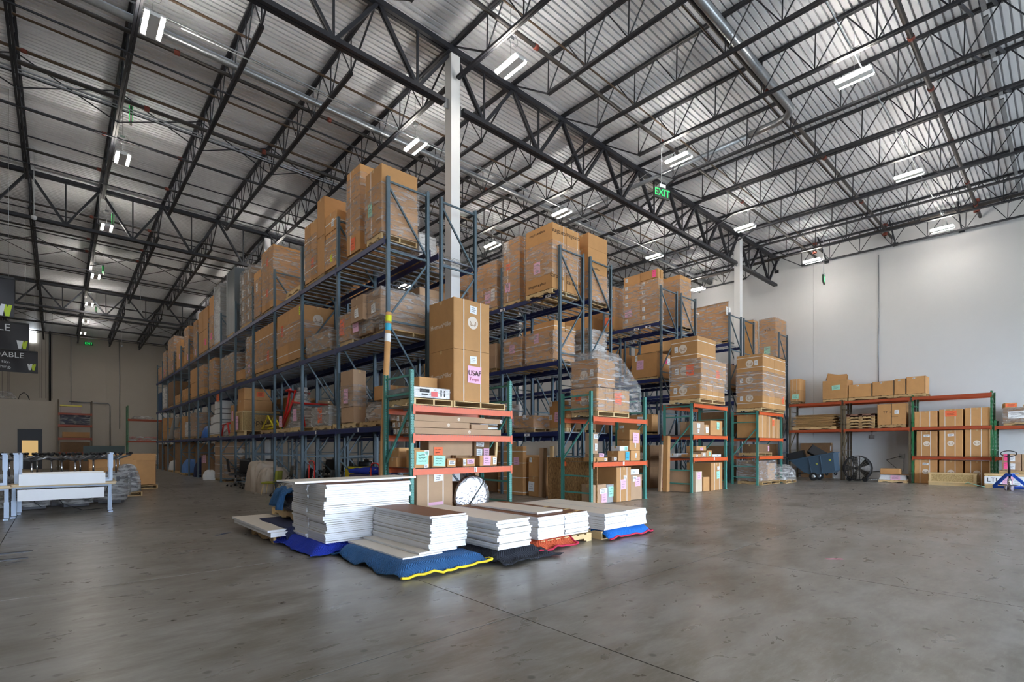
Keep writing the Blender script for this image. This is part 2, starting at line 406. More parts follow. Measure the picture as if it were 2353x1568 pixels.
def carton_mesh(w, d, h, m, openx=False):
    """Closed carton: chamfered body, four top flaps lying a little proud with a taped centre gap."""
    k = ('c', round(w, 3), round(d, 3), round(h, 3), m.name)
    if k in _dec: return _dec[k]
    b = MB(); c = min(.012, w * .05, d * .05); t = .006; hb = h - t
    x0, x1, y0, y1 = -w / 2, w / 2, -d / 2, d / 2
    ring = [(x0 + c, y0), (x1 - c, y0), (x1, y0 + c), (x1, y1 - c), (x1 - c, y1), (x0 + c, y1), (x0, y1 - c), (x0, y0 + c)]
    n = len(b.v)
    for z in (0, hb): b.v += [(x, y, z) for x, y in ring]
    for i in range(8):
        j = (i + 1) % 8; b.f.append((n + i, n + j, n + 8 + j, n + 8 + i)); b.m.append(0); b.sm.append(False)
    b.f.append(tuple(n + 8 + i for i in range(8))); b.m.append(1); b.sm.append(False)
    b.f.append(tuple(n + i for i in range(8))[::-1]); b.m.append(0); b.sm.append(False)
    g = .005
    if w >= d:
        b.box(x0 + c * .3, y0 + c * .3, hb, x1 - c * .3, -g, h, 0); b.box(x0 + c * .3, g, hb, x1 - c * .3, y1 - c * .3, h, 0)
        b.box(x0 - .001, -.03, h - .07, x0 + .002, .03, h + .0015, 2); b.box(x1 - .002, -.03, h - .07, x1 + .001, .03, h + .0015, 2)
        b.box(x0, -.03, h, x1, .03, h + .0015, 2)
    else:
        b.box(x0 + c * .3, y0 + c * .3, hb, -g, y1 - c * .3, h, 0); b.box(g, y0 + c * .3, hb, x1 - c * .3, y1 - c * .3, h, 0)
        b.box(-.03, y0 - .001, h - .07, .03, y0 + .002, h + .0015, 2); b.box(-.03, y1 - .002, h - .07, .03, y1 + .001, h + .0015, 2)
        b.box(-.03, y0, h, .03, y1, h + .0015, 2)
    _dec[k] = b.mesh('cardboard_carton', [m, SEAM, TAPE]); return _dec[k]
def strap_mesh(kind, w, d, h, t, m):
    k = ('s', kind, round(w, 3), round(d, 3), round(h, 3), round(t, 2), m.name)
    if k in _dec: return _dec[k]
    b = MB(); s = .011; e = .004
    if kind == 'h':
        z = h * t; x0, x1, y0, y1 = -w / 2 - e, w / 2 + e, -d / 2 - e, d / 2 + e
        b.box(x0, y0, z - s, x1, y0 + .002, z + s); b.box(x0, y1 - .002, z - s, x1, y1, z + s)
        b.box(x0, y0, z - s, x0 + .002, y1, z + s); b.box(x1 - .002, y0, z - s, x1, y1, z + s)
    elif kind == 'x':       # loop crossing the face that looks to -X at fraction t from its far end
        y = d / 2 - d * t
        b.box(-w / 2 - e, y - s, 0, -w / 2 - e + .002, y + s, h + e); b.box(w / 2 + e - .002, y - s, 0, w / 2 + e, y + s, h + e)
        b.box(-w / 2 - e, y - s, h + e - .002, w / 2 + e, y + s, h + e)
    else:
        x = -w / 2 + w * t
        b.box(x - s, -d / 2 - e, 0, x + s, -d / 2 - e + .002, h + e); b.box(x - s, d / 2 + e - .002, 0, x + s, d / 2 + e, h + e)
        b.box(x - s, -d / 2 - e, h + e - .002, x + s, d / 2 + e, h + e)
    _dec[k] = b.mesh('strap', m); return _dec[k]

def carton(x0, y0, z0, x1, y1, z1, label, grp=None, m=None, straps=(), notes=(), logos=(), texts=(), rot=0, cat='box', sm=None, name='cardboard_box'):
    """notes: (face, u, v, w, h, colour letter); logos: (face, u, v, r); texts: (face, u, v, string, size, roll)."""
    wd, dp, h = x1 - x0, y1 - y0, z1 - z0
    cx, cy = (x0 + x1) / 2, (y0 + y1) / 2
    o = ob(name, carton_mesh(wd, dp, h, m or KRAFT), None, (cx, cy, z0), (0, 0, rot)); tag(o, label, cat, grp)
    def fp(face, u, v, e=.002):
        return (-wd / 2 + wd * u, -dp / 2 - e, h * v) if face == 'y' else (-wd / 2 - e, dp / 2 - dp * u, h * v)
    for kd, t in straps: ob('strap', strap_mesh(kd, wd, dp, h, t, sm or STRAP), o)
    for f_, u, v, nw, nh, c in notes:
        put('paper_label', note_mesh(nw, nh, PCOL[c], c != 'P'), f_, fp(f_, u, v, .006), o, R.uniform(-.06, .06))
    for f_, u, v, r in logos: put('printed_logo', round_logo(r), f_, fp(f_, u, v, .002), o)
    for f_, u, v, s_, sz, ro in texts: put('lettering', textmesh(s_, sz, PRINTK if s_[0] != '~' else PRINTW, .001) if s_[0] != '~' else textmesh(s_[1:], sz, PRINTW, .001), f_, fp(f_, u, v, .003), o, ro)
    return o

# ------------------------------------------------------------------ pallets
_pal = {}
def pallet(x0, y0, x1, y1, z, label, grp='wooden pallets under loads', m=None, h=.13, parts=True, along='x'):
    """Stringer pallet: 7 deck boards, 3 stringers, 3 bottom boards. Deck boards run along x when along == 'x'."""
    m = m or WOOD; w, d = x1 - x0, y1 - y0
    L_, W_ = (d, w) if along == 'x' else (w, d)      # L_: along the stringers, W_: along the boards
    k = (round(L_, 1), round(W_, 1), m.name, round(h, 2), parts)
    if k not in _pal:
        L0, W0 = k[0], k[1]; bw = L0 / 9.5; tb = .018
        db = MB().box(-W0 / 2, -bw / 2, 0, W0 / 2, bw / 2, tb).mesh('deck_board', m)
        # notched stringer (runs along local y)
        sg = MB(); hs = h - 2 * tb
        ys = [-.5, -.36, -.16, .16, .36, .5]
        prof = [(ys[0], 0), (ys[1], 0), (ys[1] + .02, .35), (ys[2] - .02, .35), (ys[2], 0), (ys[3], 0), (ys[3] + .02, .35), (ys[4] - .02, .35), (ys[4], 0), (ys[5], 0), (ys[5], 1), (ys[0], 1)]
        pts = [(y * L0, zz * hs) for y, zz in prof]
        t2 = .02
        sg.quad([(-t2, y, zz) for y, zz in pts], 0); sg.quad([(t2, y, zz) for y, zz in pts][::-1], 0)
        for i in range(len(pts)):
            a, b_ = pts[i], pts[(i + 1) % len(pts)]
            sg.quad([(-t2, *a), (t2, *a), (t2, *b_), (-t2, *b_)][::-1], 0)
        sgm = sg.mesh('stringer', m)
        _pal[k] = (db, sgm, L0, W0, bw, tb, hs)
        if not parts:
            a = MB()
            for i in range(7): yy = -L0 / 2 + bw / 2 + (L0 - bw) * i / 6; a.box(-W0 / 2, yy - bw / 2, h - tb, W0 / 2, yy + bw / 2, h)
            for i in (0, 1, 2):
                yy = (-1 + i) * (L0 / 2 - bw / 2); a.box(-W0 / 2, yy - bw / 2, 0, W0 / 2, yy + bw / 2, tb)
                xx = (-1 + i) * (W0 / 2 - .02)
                for q in (-.43, 0, .43): a.box(xx - .02, q * L0 - L0 * .07, tb, xx + .02, q * L0 + L0 * .07, h - tb)
                a.box(xx - .02, -L0 / 2, tb + hs * .35, xx + .02, L0 / 2, h - tb)
            _pal[k] = (a.mesh('pallet', m),)
    rz = 0 if along == 'x' else PI / 2
    loc = ((x0 + x1) / 2, (y0 + y1) / 2, z)
    if not parts:
        o = ob('wooden_pallet', _pal[k][0], None, loc, (0, 0, rz)); return tag(o, label, 'pallet', grp)
    db, sgm, L0, W0, bw, tb, hs = _pal[k]
    o = thing('wooden_pallet', label, 'pallet', loc, rz, grp)
    for i in range(7): ob('deck_board', db, o, (0, -L0 / 2 + bw / 2 + (L0 - bw) * i / 6, h - tb))
    for i in range(3): ob('stringer', sgm, o, ((-1 + i) * (W0 / 2 - .02), 0, tb))
    for i in range(3): ob('bottom_board', db, o, (0, (-1 + i) * (L0 / 2 - bw / 2), 0))
    return o

# ------------------------------------------------------------------ stretch wrap
def wrap(x0, y0, z0, x1, y1, z1, label, m=None, e=.018, amp=.014, taper=0, grp='stretch film round loads'):
    cx, cy = (x0 + x1) / 2, (y0 + y1) / 2; w, d, h = (x1 - x0) / 2 + e, (y1 - y0) / 2 + e, z1 - z0 + e
    b = MB(); ph = R.random() * 9
    def nz(a, z): return amp * (math.sin(a * 9 + z * 21 + ph) + math.sin(a * 23 - z * 33 + ph * 2) * .6 + math.sin(z * 60 + a * 5) * .35)
    def side(p, q, nrm):
        def fn(u, v):
            t = 1 - taper * v
            x = p[0] + (q[0] - p[0]) * u; y = p[1] + (q[1] - p[1]) * u
            k = nz(u + p[0], v * h) * (1 if .04 < u < .96 else .2)
            return (x * t + nrm[0] * k, y * t + nrm[1] * k, v * h)
        b.grid(10, 14, fn, 0)
    side((-w, -d), (w, -d), (0, -1)); side((w, -d), (w, d), (1, 0)); side((w, d), (-w, d), (0, 1)); side((-w, d), (-w, -d), (-1, 0))
    t = 1 - taper
    b.grid(4, 4, lambda u, v: ((u * 2 - 1) * w * t, (v * 2 - 1) * d * t, h + .004 * math.sin(u * 9 + v * 7)), 0)
    o = ob('stretch_wrap', b.mesh('stretch_wrap', m or FILM), None, (cx, cy, z0)); return tag(o, label, 'stretch wrap', grp)

YA = [9.92, 12.51, 15.07, 17.58, 20.03, 22.47, 24.9, 27.3, 29.68, 32.05, 34.42, 36.72, 39.02, 41.3, 43.55]
YB = [9.92 + 2.56 * k for k in range(14)]
def in_bay(X, y0, y1):
    ps = YA if X < 8 else YB
    if y0 < 9.9 or X > 29: return y0, y1
    for p in ps:
        if y0 - .055 < p < y1 + .055:
            if (y1 - p) > (p - y0): y0 = max(y0, p + .06)
            else: y1 = min(y1, p - .06)
    return y0, y1
TW = {1: [''], 2: ['lower', 'upper'], 3: ['bottom', 'middle', 'top'], 4: ['bottom', 'second', 'third', 'top'], 5: ['bottom', 'second', 'middle', 'fourth', 'top'], 6: ['bottom', 'second', 'third', 'fourth', 'fifth', 'top']}
CW = {1: [''], 2: ['nearer', 'farther'], 3: ['nearest', 'middle', 'farthest'], 4: ['nearest', 'second', 'third', 'farthest']}
XW = {1: [''], 2: ['outer', 'inner'], 3: ['outer', 'central', 'inner'], 4: ['outermost', 'second', 'third', 'innermost']}
def load(desc, X, pl, pr, pt, zd, depth=1.05, pq=None, cols=1, tiers=1, xc=1, pal=True, wr=None, straps=(), notes={}, logos={}, texts={}, m=None, sm=None, gap=.006, ztop=None, Y=None, palm=None, wf=None, jit=.012, colour='brown', palparts=False):
    """Load on a pallet: its aisle face stands on the plane x = X between the sight lines pl (far end) and pr (near end);
    pq gives the sight line of its inner end. tiers: number or list of heights as fractions."""
    if Y: y0, y1 = Y
    else: y0, y1 = yat(X, pr), yat(X, pl)
    if not (X > 27.2 and y0 < 9.9): y0, y1 = in_bay(X, y0, y1)
    x1 = xat(y0, pq) if pq else X + depth
    zt = ztop if ztop else zat(X, y0, pt)
    zb = zd + (.14 if pal else .004)
    if pal: pallet(X + .01, y0 + .01, x1 - .01, y1 - .01, zd + .003, 'wooden pallet under %s' % desc, m=palm, parts=palparts)
    tf = [i / tiers for i in range(tiers + 1)] if isinstance(tiers, int) else [0] + list(tiers)
    nt_ = len(tf) - 1
    out = []
    for t in range(nt_):
        for c in range(cols):
            for k in range(xc):
                ya = y0 + (y1 - y0) * c / cols; yb = y0 + (y1 - y0) * (c + 1) / cols
                xa = X + (x1 - X) * k / xc; xb = X + (x1 - X) * (k + 1) / xc
                za = zb + (zt - zb) * tf[t]; zc = zb + (zt - zb) * tf[t + 1]
                jx, jy = R.uniform(-jit, jit), R.uniform(-jit, jit) * .4
                pos = ' '.join(x for x in (TW[nt_][t], CW[cols][c], XW[xc][k]) if x)
                lab = ('%s %scarton of %s' % (pos, '' if colour == 'brown' else colour + ' ', desc)).strip()
                if len(lab.split()) < 6: lab = 'brown ' + lab
                o = carton(xa + gap / 2 + jx, ya + gap / 2 + jy, za + .001, xb - gap / 2 + jx, yb - gap / 2 + jy, zc - .002, lab, None, m, straps, notes.get((t, c, k), ()), logos.get((t, c, k), ()), texts.get((t, c, k), ()), sm=sm, name='wrapped_carton' if wr else 'cardboard_box')
                out.append(o)
    if wr:
        wrap(X, y0, zb - .05 if wr[0] == 0 else zb + (zt - zb) * wr[0], x1, y1, zb + (zt - zb) * wr[1], 'clear stretch film around %s' % desc, wf)
    return out

# ------------------------------------------------------------------ floor: slabs between saw-cut joints
XL, XR, YN, YF = -22.0, 28.75, -14.0, 56.6
fb = MB().box(XL - .3, YN - .3, -.3, XR + .3, YF + .3, -.03).mesh('floor', CONC)
floor = struct('floor', fb)
_sl = {}
xs = [XL] + [3.05 + 3.7 * k for k in range(-6, 7)] + [XR]; ys = [YN] + [3.32 + 3.7 * k for k in range(-4, 15)] + [YF]
for i in range(len(xs) - 1):
    for j in range(len(ys) - 1):
        wd, dp = xs[i + 1] - xs[i], ys[j + 1] - ys[j]; k = (round(wd, 3), round(dp, 3))
        if k not in _sl:
            g = .006; _sl[k] = MB().box(-wd / 2 + g, -dp / 2 + g, -.03, wd / 2 - g, dp / 2 - g, 0).mesh('floor_slab', CONC)
        ob('floor_slab', _sl[k], floor, ((xs[i] + xs[i + 1]) / 2, (ys[j] + ys[j + 1]) / 2, 0))

# ------------------------------------------------------------------ roof line and walls
GY = [-4.75, 10.51, 25.75, 41.0, 56.4]
GZ = [11.46, 11.78, 11.90, 11.53, 11.15]
def zr(Y):
    Y = max(min(Y, GY[-1] + .3), YN)
    for a in range(4):
        if Y <= GY[a + 1] or a == 3: return GZ[a] + (GZ[a + 1] - GZ[a]) * (Y - GY[a]) / (GY[a + 1] - GY[a])
# deck sheets: 6 ribs each, 0.914 m cover, in four lengths along x
pitch = .1524; nr = 6
prof = []
for i in range(nr):
    a = i * pitch; prof += [(a, 0), (a + .108, 0), (a + .110, .07), (a + .150, .07)]
prof += [(nr * pitch, 0)]
LX = (XR - XL) / 4
b = MB()
for (ya, za), (yb, zb) in zip(prof, prof[1:]): b.quad([(0, ya, za), (0, yb, zb), (LX - .004, yb, zb), (LX - .004, ya, za)], 0)
sheet = b.mesh('deck_sheet', DECKW)
ceiling = struct('ceiling', None)
y = YN
while y < YF:
    y2 = y + nr * pitch; sl = math.atan2(zr(y2) - zr(y), y2 - y)
    for i in range(4): ob('deck_sheet', sheet, ceiling, (XL + i * LX, y, zr(y)), (sl, 0, 0))
    y = y2
# roof membrane above so no sky shows between sheets
b = MB()
for ya, yb in zip([YN - .3] + GY[1:-1], GY[1:-1] + [YF + .3]): b.quad([(XL - .3, ya, zr(ya) + .09), (XL - .3, yb, zr(yb) + .09), (XR + .3, yb, zr(yb) + .09), (XR + .3, ya, zr(ya) + .09)], 0)
ob('roof_board', b.mesh('roof_board', DECKW), ceiling)

def wall_panels(name, mk, n0, n1, step, m, join=.012):
    w_ = struct(name, None); a = n0; k = 0
    while a < n1 - .01:
        e = min(a + step, n1); ob('wall_panel', mk(a + join / 2, e - join / 2), w_); a = e; k += 1
    return w_
H_ = 11.95
wall_right = wall_panels('wall_right', lambda a, e: MB().box(XR, a, 0, XR + .2, e, H_).mesh('wall_panel', WALLP), YN, YF, 7.6, WALLP)
ob('backing', MB().box(XR + .03, YN, 0, XR + .25, YF, H_).mesh('backing', WALLP), wall_right)
wall_far = wall_panels('wall_far', lambda a, e: MB().box(a, YF, 0, e, YF + .2, H_).mesh('wall_panel', WALLF), XL, XR, 4.2, WALLF)
ob('backing', MB().box(XL, YF + .03, 0, XR, YF + .25, H_).mesh('backing', WALLF), wall_far)
wl = struct('wall_left', MB().box(XL - .2, YN, 0, XL, YF, H_).mesh('wall_left', WALLF))
# the wall behind the camera: open dock doors, real openings to the daylight
wb = struct('wall_back', None)
doors = [(-2.0, 2.6), (5.0, 11.5), (14.0, 20.5), (22.0, 27.4)]; DH = 5.2
b = MB(); a = XL
for d0, d1 in doors:
    b.box(a, YN - .2, 0, d0, YN, DH); a = d1
b.box(a, YN - .2, 0, XR, YN, DH); b.box(XL, YN - .2, DH, XR, YN, 12)
ob('wall_panel', b.mesh('wall_panel', WALLP), wb)
for i, (d0, d1) in enumerate(doors):
    d = struct('door_%d' % (i + 1), MB().box(d0 - .1, YN - .24, DH, d1 + .1, YN + .04, DH + .12).box(d0 - .1, YN - .24, 0, d0, YN + .04, DH).box(d1, YN - .24, 0, d1 + .1, YN + .04, DH).mesh('door_frame', STEEL))
    L_ = bpy.data.lights.new('daylight', 'AREA'); L_.shape = 'RECTANGLE'; L_.size = d1 - d0; L_.size_y = DH
    L_.cycles.is_portal = True
    lo = bpy.data.objects.new('daylight', L_); COL.objects.link(lo); lo.location = ((d0 + d1) / 2, YN - .3, DH / 2); lo.rotation_euler = (PI / 2, 0, PI)
ap = struct('floor_outside', MB().box(XL - 20, YN - 40, -.35, XR + 20, YN - .3, -.02).mesh('floor_outside', mat('yard_concrete', srgb(170, 168, 160), .9)))

# conduits and small fixtures on the right wall
def wallpt(px, py): Y = yat(XR - .03, px); return Y, zat(XR - .03, Y, py)
yy, zt = wallpt(2019, 586); _, zb = wallpt(2019, 846)
b = MB().tube([(XR - .03, yy, 3.4), (XR - .03, yy, zt)], .016, 6)
struct('trim_1', b.mesh('conduit', GALV))
ya, za = wallpt(2004, 1002); yb, zb = wallpt(2073, 1048)
tb = thing('junction_box', 'small square steel junction box on white wall under the orange beam, above the fan', 'electrical box', (XR - .06, ya, za - .06))
ob('cover', MB().box(-.03, -.09, -.09, .03, .09, .09).box(-.04, -.07, -.07, -.03, .07, .07).mesh('cover', GALV), tb)
ob('conduit', MB().tube([(0, 0, .09), (0, 0, .6)], .014, 6).mesh('conduit', GALV), tb)
tb = thing('wall_outlet', 'power outlet box with corner conduit on white wall right of the fan', 'outlet', (XR - .05, yb, zb))
ob('cover', MB().box(-.03, -.1, -.11, .03, .1, .11).box(-.045, -.05, -.06, -.03, .05, .06).mesh('cover', GALV), tb)
ob('conduit', MB().tube([(0, -.06, -.1), (0, -.06, -.62), (0, -.03, -.7), (0, .05, -.74), (0, 5.6, -.74)], .012, 6).mesh('conduit', GALV), tb)
OUT = (XR - .1, yb, zb)

# ------------------------------------------------------------------ columns
def column(x, y, zt, label, s=.27):
    t = thing('steel_column', label, 'column', (x, y, 0), 0, 'painted columns')
    ob('shaft', MB().box(-s / 2, -s / 2, .02, s / 2, s / 2, zt).mesh('shaft', COLP), t)
    ob('base_plate', MB().box(-.24, -.24, 0, .24, .24, .02).mesh('base_plate', STEEL), t)
    ob('cap_plate', MB().box(-.22, -.15, zt, .22, .15, zt + .03).mesh('cap_plate', STEEL), t)
    ob('stabilizer_plate', MB().box(-.26, -.012, 10.05, -.13, .012, 10.3).box(.13, -.012, 10.05, .26, .012, 10.3).mesh('stabilizer_plate', GALV), t)
CXS = [-9.0, 7.46, 23.92]
column(7.46, 10.51, 11.42, 'white square steel column behind the nearest tall rack ends')
column(23.92, 10.51, 11.42, 'white square steel column near the white wall, behind the farthest rack rows')
column(7.46, 25.75, 11.5, 'white column rising above the long rack row at its fourth bay group')
column(7.46, 41.0, 11.1, 'white column rising above the far part of the long rack row')
for x_, y_, n_ in ((23.92, 25.75, 'between the far parts of the third and fourth rows'), (23.92, 41, 'deepest at the right behind all racks'), (-9.0, 10.51, 'nearest in the hall left of the desks'), (-9.0, 25.75, 'second in the hall left of the aisle'), (-9, 41, 'third in the hall left of the aisle')): column(x_, y_, 11.1, 'white steel column ' + n_)

# ------------------------------------------------------------------ girders (along x) and joists (along y)
JX = [7.46 + 2.0575 * k for k in range(-14, 11)]
diagM = {}
def girder(y, ztop, zbot, x0, x1, label, endc=True):
    t = thing('roof_girder', label, 'roof girder', (x0, y, 0), 0)
    L_ = x1 - x0
    ob('top_chord', MB().bar((0, -.055, ztop), (L_, -.055, ztop), .09, .13).bar((0, .055, ztop), (L_, .055, ztop), .09, .13).mesh('top_chord', STEEL), t)
    ob('bottom_chord', MB().bar((.28, -.055, zbot), (L_ - .28, -.055, zbot), .09, .11).bar((.28, .055, zbot), (L_ - .28, .055, zbot), .09, .11).mesh('bottom_chord', STEEL), t)
    n = max(1, round(L_ / 2.0575)); s = L_ / n
    dm = None
    key = (round(ztop - zbot, 2), round(s, 2))
    if key not in diagM:
        h = ztop - zbot
        up = MB().bar((0, -.035, -h), (s / 2, -.035, 0), .04, .075).bar((0, .035, -h), (s / 2, .035, 0), .04, .075).mesh('web_diagonal', STEEL)
        dn = MB().bar((0, -.035, 0), (s / 2, -.035, -h), .04, .075).bar((0, .035, 0), (s / 2, .035, -h), .04, .075).mesh('web_diagonal', STEEL)
        vt = MB().bar((0, 0, -h), (0, 0, 0), .045, .045).mesh('web_vertical', STEEL)
        diagM[key] = (dn, up, vt)
    dn, up, vt = diagM[key]
    for i in range(n):
        ob('web_diagonal', dn, t, (i * s, 0, ztop)); ob('web_diagonal', up, t, (i * s + s / 2, 0, ztop))
        ob('web_vertical', vt, t, (i * s + s / 2, 0, ztop))
for yi, (y_, zt, zb, nm) in enumerate(((10.51, 11.58, 10.17, 'nearest'), (25.75, 11.70, 10.02, 'second'), (41.0, 11.33, 9.94, 'third'))):
    girder(y_, zt, zb, 7.46, 23.92, 'deep black roof truss girder of the %s line, between two white columns' % nm)
    girder(y_, zt, zb, -9.0, 7.46, 'deep black roof truss girder of the %s line, over the open aisle at left' % nm)
    girder(y_, zt, zb, 23.92, 28.7, 'short black roof truss girder of the %s line, ending at the white wall' % nm)

JD = 1.05
def joist_mesh(L_, full0, full1):
    h = JD - .1; tc_ = MB().bar((-0.05, -.03, 0), (L_ + .05, -.03, 0), .05, .07).bar((-.05, .03, 0), (L_ + .05, .03, 0), .05, .07)
    e0, e1 = (.25, .25) if full0 else (1.4, 1.4)
    bc = MB().bar((e0, -.03, -h), (L_ - e1, -.03, -h), .05, .06).bar((e0, .03, -h), (L_ - e1, .03, -h), .05, .06)
    wv = MB(); a = 1.4; n = round((L_ - 2 * a) / 1.22); s = (L_ - 2 * a) / n; tt = .024
    for i in range(n):
        m0 = a + i * s; top = m0 + s / 2
        wv.bar((m0, 0, -h), (top, 0, 0), tt, tt); wv.bar((top, 0, 0), (m0 + s, 0, -h), tt, tt)
        wv.bar((m0, 0, -h), (m0, 0, 0), tt, tt)
    wv.bar((L_ - a, 0, -h), (L_ - a, 0, 0), tt, tt)
    wv.bar((0, 0, -.02), (a, 0, -h), .035, .035); wv.bar((L_, 0, -.02), (L_ - a, 0, -h), .035, .035)
    R_ = lambda mb, nm: MB_swap(mb).mesh(nm, STEEL)
    return R_(tc_, 'top_chord'), R_(bc, 'bottom_chord'), R_(wv, 'web')
def MB_swap(mb):
    mb.v = [(-y, x, z) for x, y, z in mb.v]; return mb
bayname = ['over the open floor in front', 'between the first two girders', 'between the second and third girder', 'over the far end']
for a in range(4):
    L_ = math.hypot(GY[a + 1] - GY[a], GZ[a + 1] - GZ[a]); sl = math.atan2(GZ[a + 1] - GZ[a], GY[a + 1] - GY[a])
    mN, mF = joist_mesh(L_, False, False), joist_mesh(L_, True, True)
    for k, x in enumerate(JX):
        if x < -11.5: continue
        fullc = abs((x + 9.0) % 16.46) < .1 or abs((x - 7.46) % 16.46) < .1
        mm = mF if fullc else mN
        t = thing('roof_joist', 'black open-web roof joist %s, %s from the white wall' % (bayname[a], ordn(len(JX) - k)), 'roof joist', (x, GY[a], GZ[a] - .05), 0, 'roof joists ' + bayname[a])
        t.rotation_euler = (sl, 0, 0)
        ob('top_chord', mm[0], t); ob('bottom_chord', mm[1], t); ob('web', mm[2], t)
# bridging between joists: horizontal angles and crossed rods
b = MB()
for y_ in (14.8, 19.2, 22.9, 29.6, 33.9, 38, 44.6, 48.4, 52.2):
    t = ob('bridging_angle', MB().bar((-11.4, 0, 0), (28.5, 0, 0), .035, .035).bar((-11.4, 0, JD - .16), (28.5, 0, JD - .16), .035, .035).mesh('bridging_angle', STEEL), None, (0, y_, zr(y_) - JD + .02))
    tag(t, 'thin black bridging angle under the roof, %s behind the nearest girder' % ordn([14.8, 19.2, 22.9, 29.6, 33.9, 38, 44.6, 48.4, 52.2].index(y_) + 1), 'bridging', 'bridging angles')
for y_ in (18.2, 33, 48):
    bm_ = MB()
    for i, x in enumerate(JX[:-1]):
        if x < -11: continue
        x2 = JX[i + 1]; h = JD - .15
        if x < 7: bm_.bar((x, 0, 0), (x2, 0, h), .025, .025); bm_.bar((x, 0, h), (x2, 0, 0), .025, .025)
    t = ob('cross_bracing', bm_.mesh('cross_bracing', STEEL), None, (0, y_, zr(y_) - JD)); tag(t, 'crossed bracing rods between roof joists over the aisle, %s set from the camera' % ordn([18.2, 33, 48].index(y_) + 1), 'bracing', 'crossed joist bracing')
# ladder-like crossed bridging near the right wall (seen from below between joists)
for i, x in enumerate(JX):
    if x < 11 or x > 27: continue
    t = thing('joist_brace', 'pair of short black braces between joists, %s from the white wall' % ordn(len(JX) - i), 'bracing', (x, 0, zr(1.6) - JD), 0, 'short joist braces')
    ob('brace', MB().bar((0, 1.1, 0), (2.05, 1.1, JD - .12), .05, .05).bar((0, 1.5, 0), (2.05, 1.5, JD - .12), .05, .05).mesh('brace', STEEL), t)
    ob('angle_tie', MB().bar((.2, 1.3, JD - .13), (2.0, 1.3, JD - .13), .09, .04).mesh('angle_tie', GALV), t)
# knee braces from girder bottom chord out to joists
kb = MB().bar((0, 0, 0), (0, -1.55, .55), .055, .055).mesh('knee_brace', STEEL)
for x in (11.58, 15.69, 17.75, 19.8, 21.86):
    t = ob('knee_brace', kb, None, (x, 10.45, 10.2)); tag(t, 'black knee brace under the nearest girder, %s from the first column' % ordn([11.58, 15.69, 17.75, 19.8, 21.86].index(x) + 1), 'brace', 'girder knee braces')
# joist bottom-chord ties down to the right wall
for i, (px, py) in enumerate(((1785, 625), (2058, 562), (2210, 530), (1900, 602))):
    Y_ = yat(XR, px); Z_ = zat(XR, Y_, py)
    t = ob('wall_tie', MB().bar((0, 0, 0), (-1.6, 0, 1.0), .05, .05).box(-.02, -.1, -.08, 0, .1, .08).mesh('wall_tie', STEEL), None, (XR, Y_, Z_)); tag(t, 'black sloping tie bracket on the white wall top, %s along' % ordn(i + 1), 'bracket', 'wall ties')

# ------------------------------------------------------------------ pipes, duct and conduits under the roof
def pipe(pts, r, m, label, cat='pipe', name='sprinkler_pipe', grp=None, coup=(), n=8):
    p0 = pts[0]; b = MB().tube([tuple(a - c for a, c in zip(p, p0)) for p in pts], r, n)
    o = ob(name, b.mesh(name, m), None, p0); tag(o, label, cat, grp)
    for c in coup:
        ob('coupling', MB().lathe([(r * 1.0, -.06), (r * 1.28, -.06), (r * 1.28, .06), (r, .06)], 10, (0, 0, 0), 0, 'x').mesh('coupling', COUP), o, tuple(a - q for a, q in zip(c, p0)))
    return o
def xpipe(y, z, r, m, label, x0=-11, x1=28.6, coup=(), **k): return pipe([(x0, y, z), (x1, y, z)], r, m, label, coup=[(c, y, z) for c in coup], **k)
xpipe(5.5, 11.2, .055, STEELB, 'black sprinkler pipe beside the galvanised duct under the roof', coup=(14.2, 19, 23.5))
xpipe(2.5, 11.15, .058, STEELB, 'thick dark sprinkler pipe with red couplings near the wall, in front', coup=(14.9, 17.4, 20.8, 24.5, 27))
xpipe(8.65, 11.2, .05, STEELB, 'black sprinkler pipe just in front of the nearest girder', coup=(8.6, 14.2, 20))
xpipe(8.3, 11.3, .022, RUST, 'thin rusty conduit beside the pipe near the first girder', name='conduit', cat='conduit')
xpipe(5.75, 11.3, .02, RUST, 'thin rusty conduit along the sprinkler pipe by the duct', name='conduit', cat='conduit')
xpipe(14.2, 11.2, .09, GALV, 'shiny galvanised duct pipe running over the first rack row', name='duct_pipe', cat='duct')
xpipe(13.8, 11.3, .02, GALV, 'thin shiny conduit beside the long galvanised pipe', name='conduit', cat='conduit')
xpipe(14.75, 11.25, .05, STEELB, 'dark sprinkler pipe behind the shiny galvanised pipe', coup=(2.2, 6, 12))
xpipe(13.3, 11.4, .03, RUST, 'rust-brown pipe in front of the shiny galvanised pipe', name='conduit', cat='conduit')
xpipe(15.97, 11.3, .028, RUST, 'rusty brown pipe over the left aisle', name='conduit', cat='conduit')
xpipe(17.3, 11.3, .04, RUST, 'brown sprinkler pipe over the left aisle beside twin conduits', cat='pipe', coup=(-.6,))
xpipe(17.6, 11.15, .06, STEELB, 'black double-run sprinkler main over the left aisle', coup=(1.9, 5))
for dy in (0, .14): xpipe(17.95 + dy, 11.15, .018, GALV, '%s of the twin thin shiny conduits over the left aisle' % ('nearer', 'farther')[dy > 0], name='conduit', cat='conduit', grp='twin conduits')
for y_ in (20.2, 22.95, 27.8, 30.6, 32.4, 36.2, 39.2, 43, 47, 50.5, 54): xpipe(y_, zr(y_) - .55, .045, STEELB, 'black sprinkler branch pipe across the far roof, %s from the near side' % ordn([20.2, 22.95, 27.8, 30.6, 32.4, 36.2, 39.2, 43, 47, 50.5, 54].index(y_) + 1), grp='far sprinkler pipes', coup=(3.1, 1.1) if y_ < 33 else ())
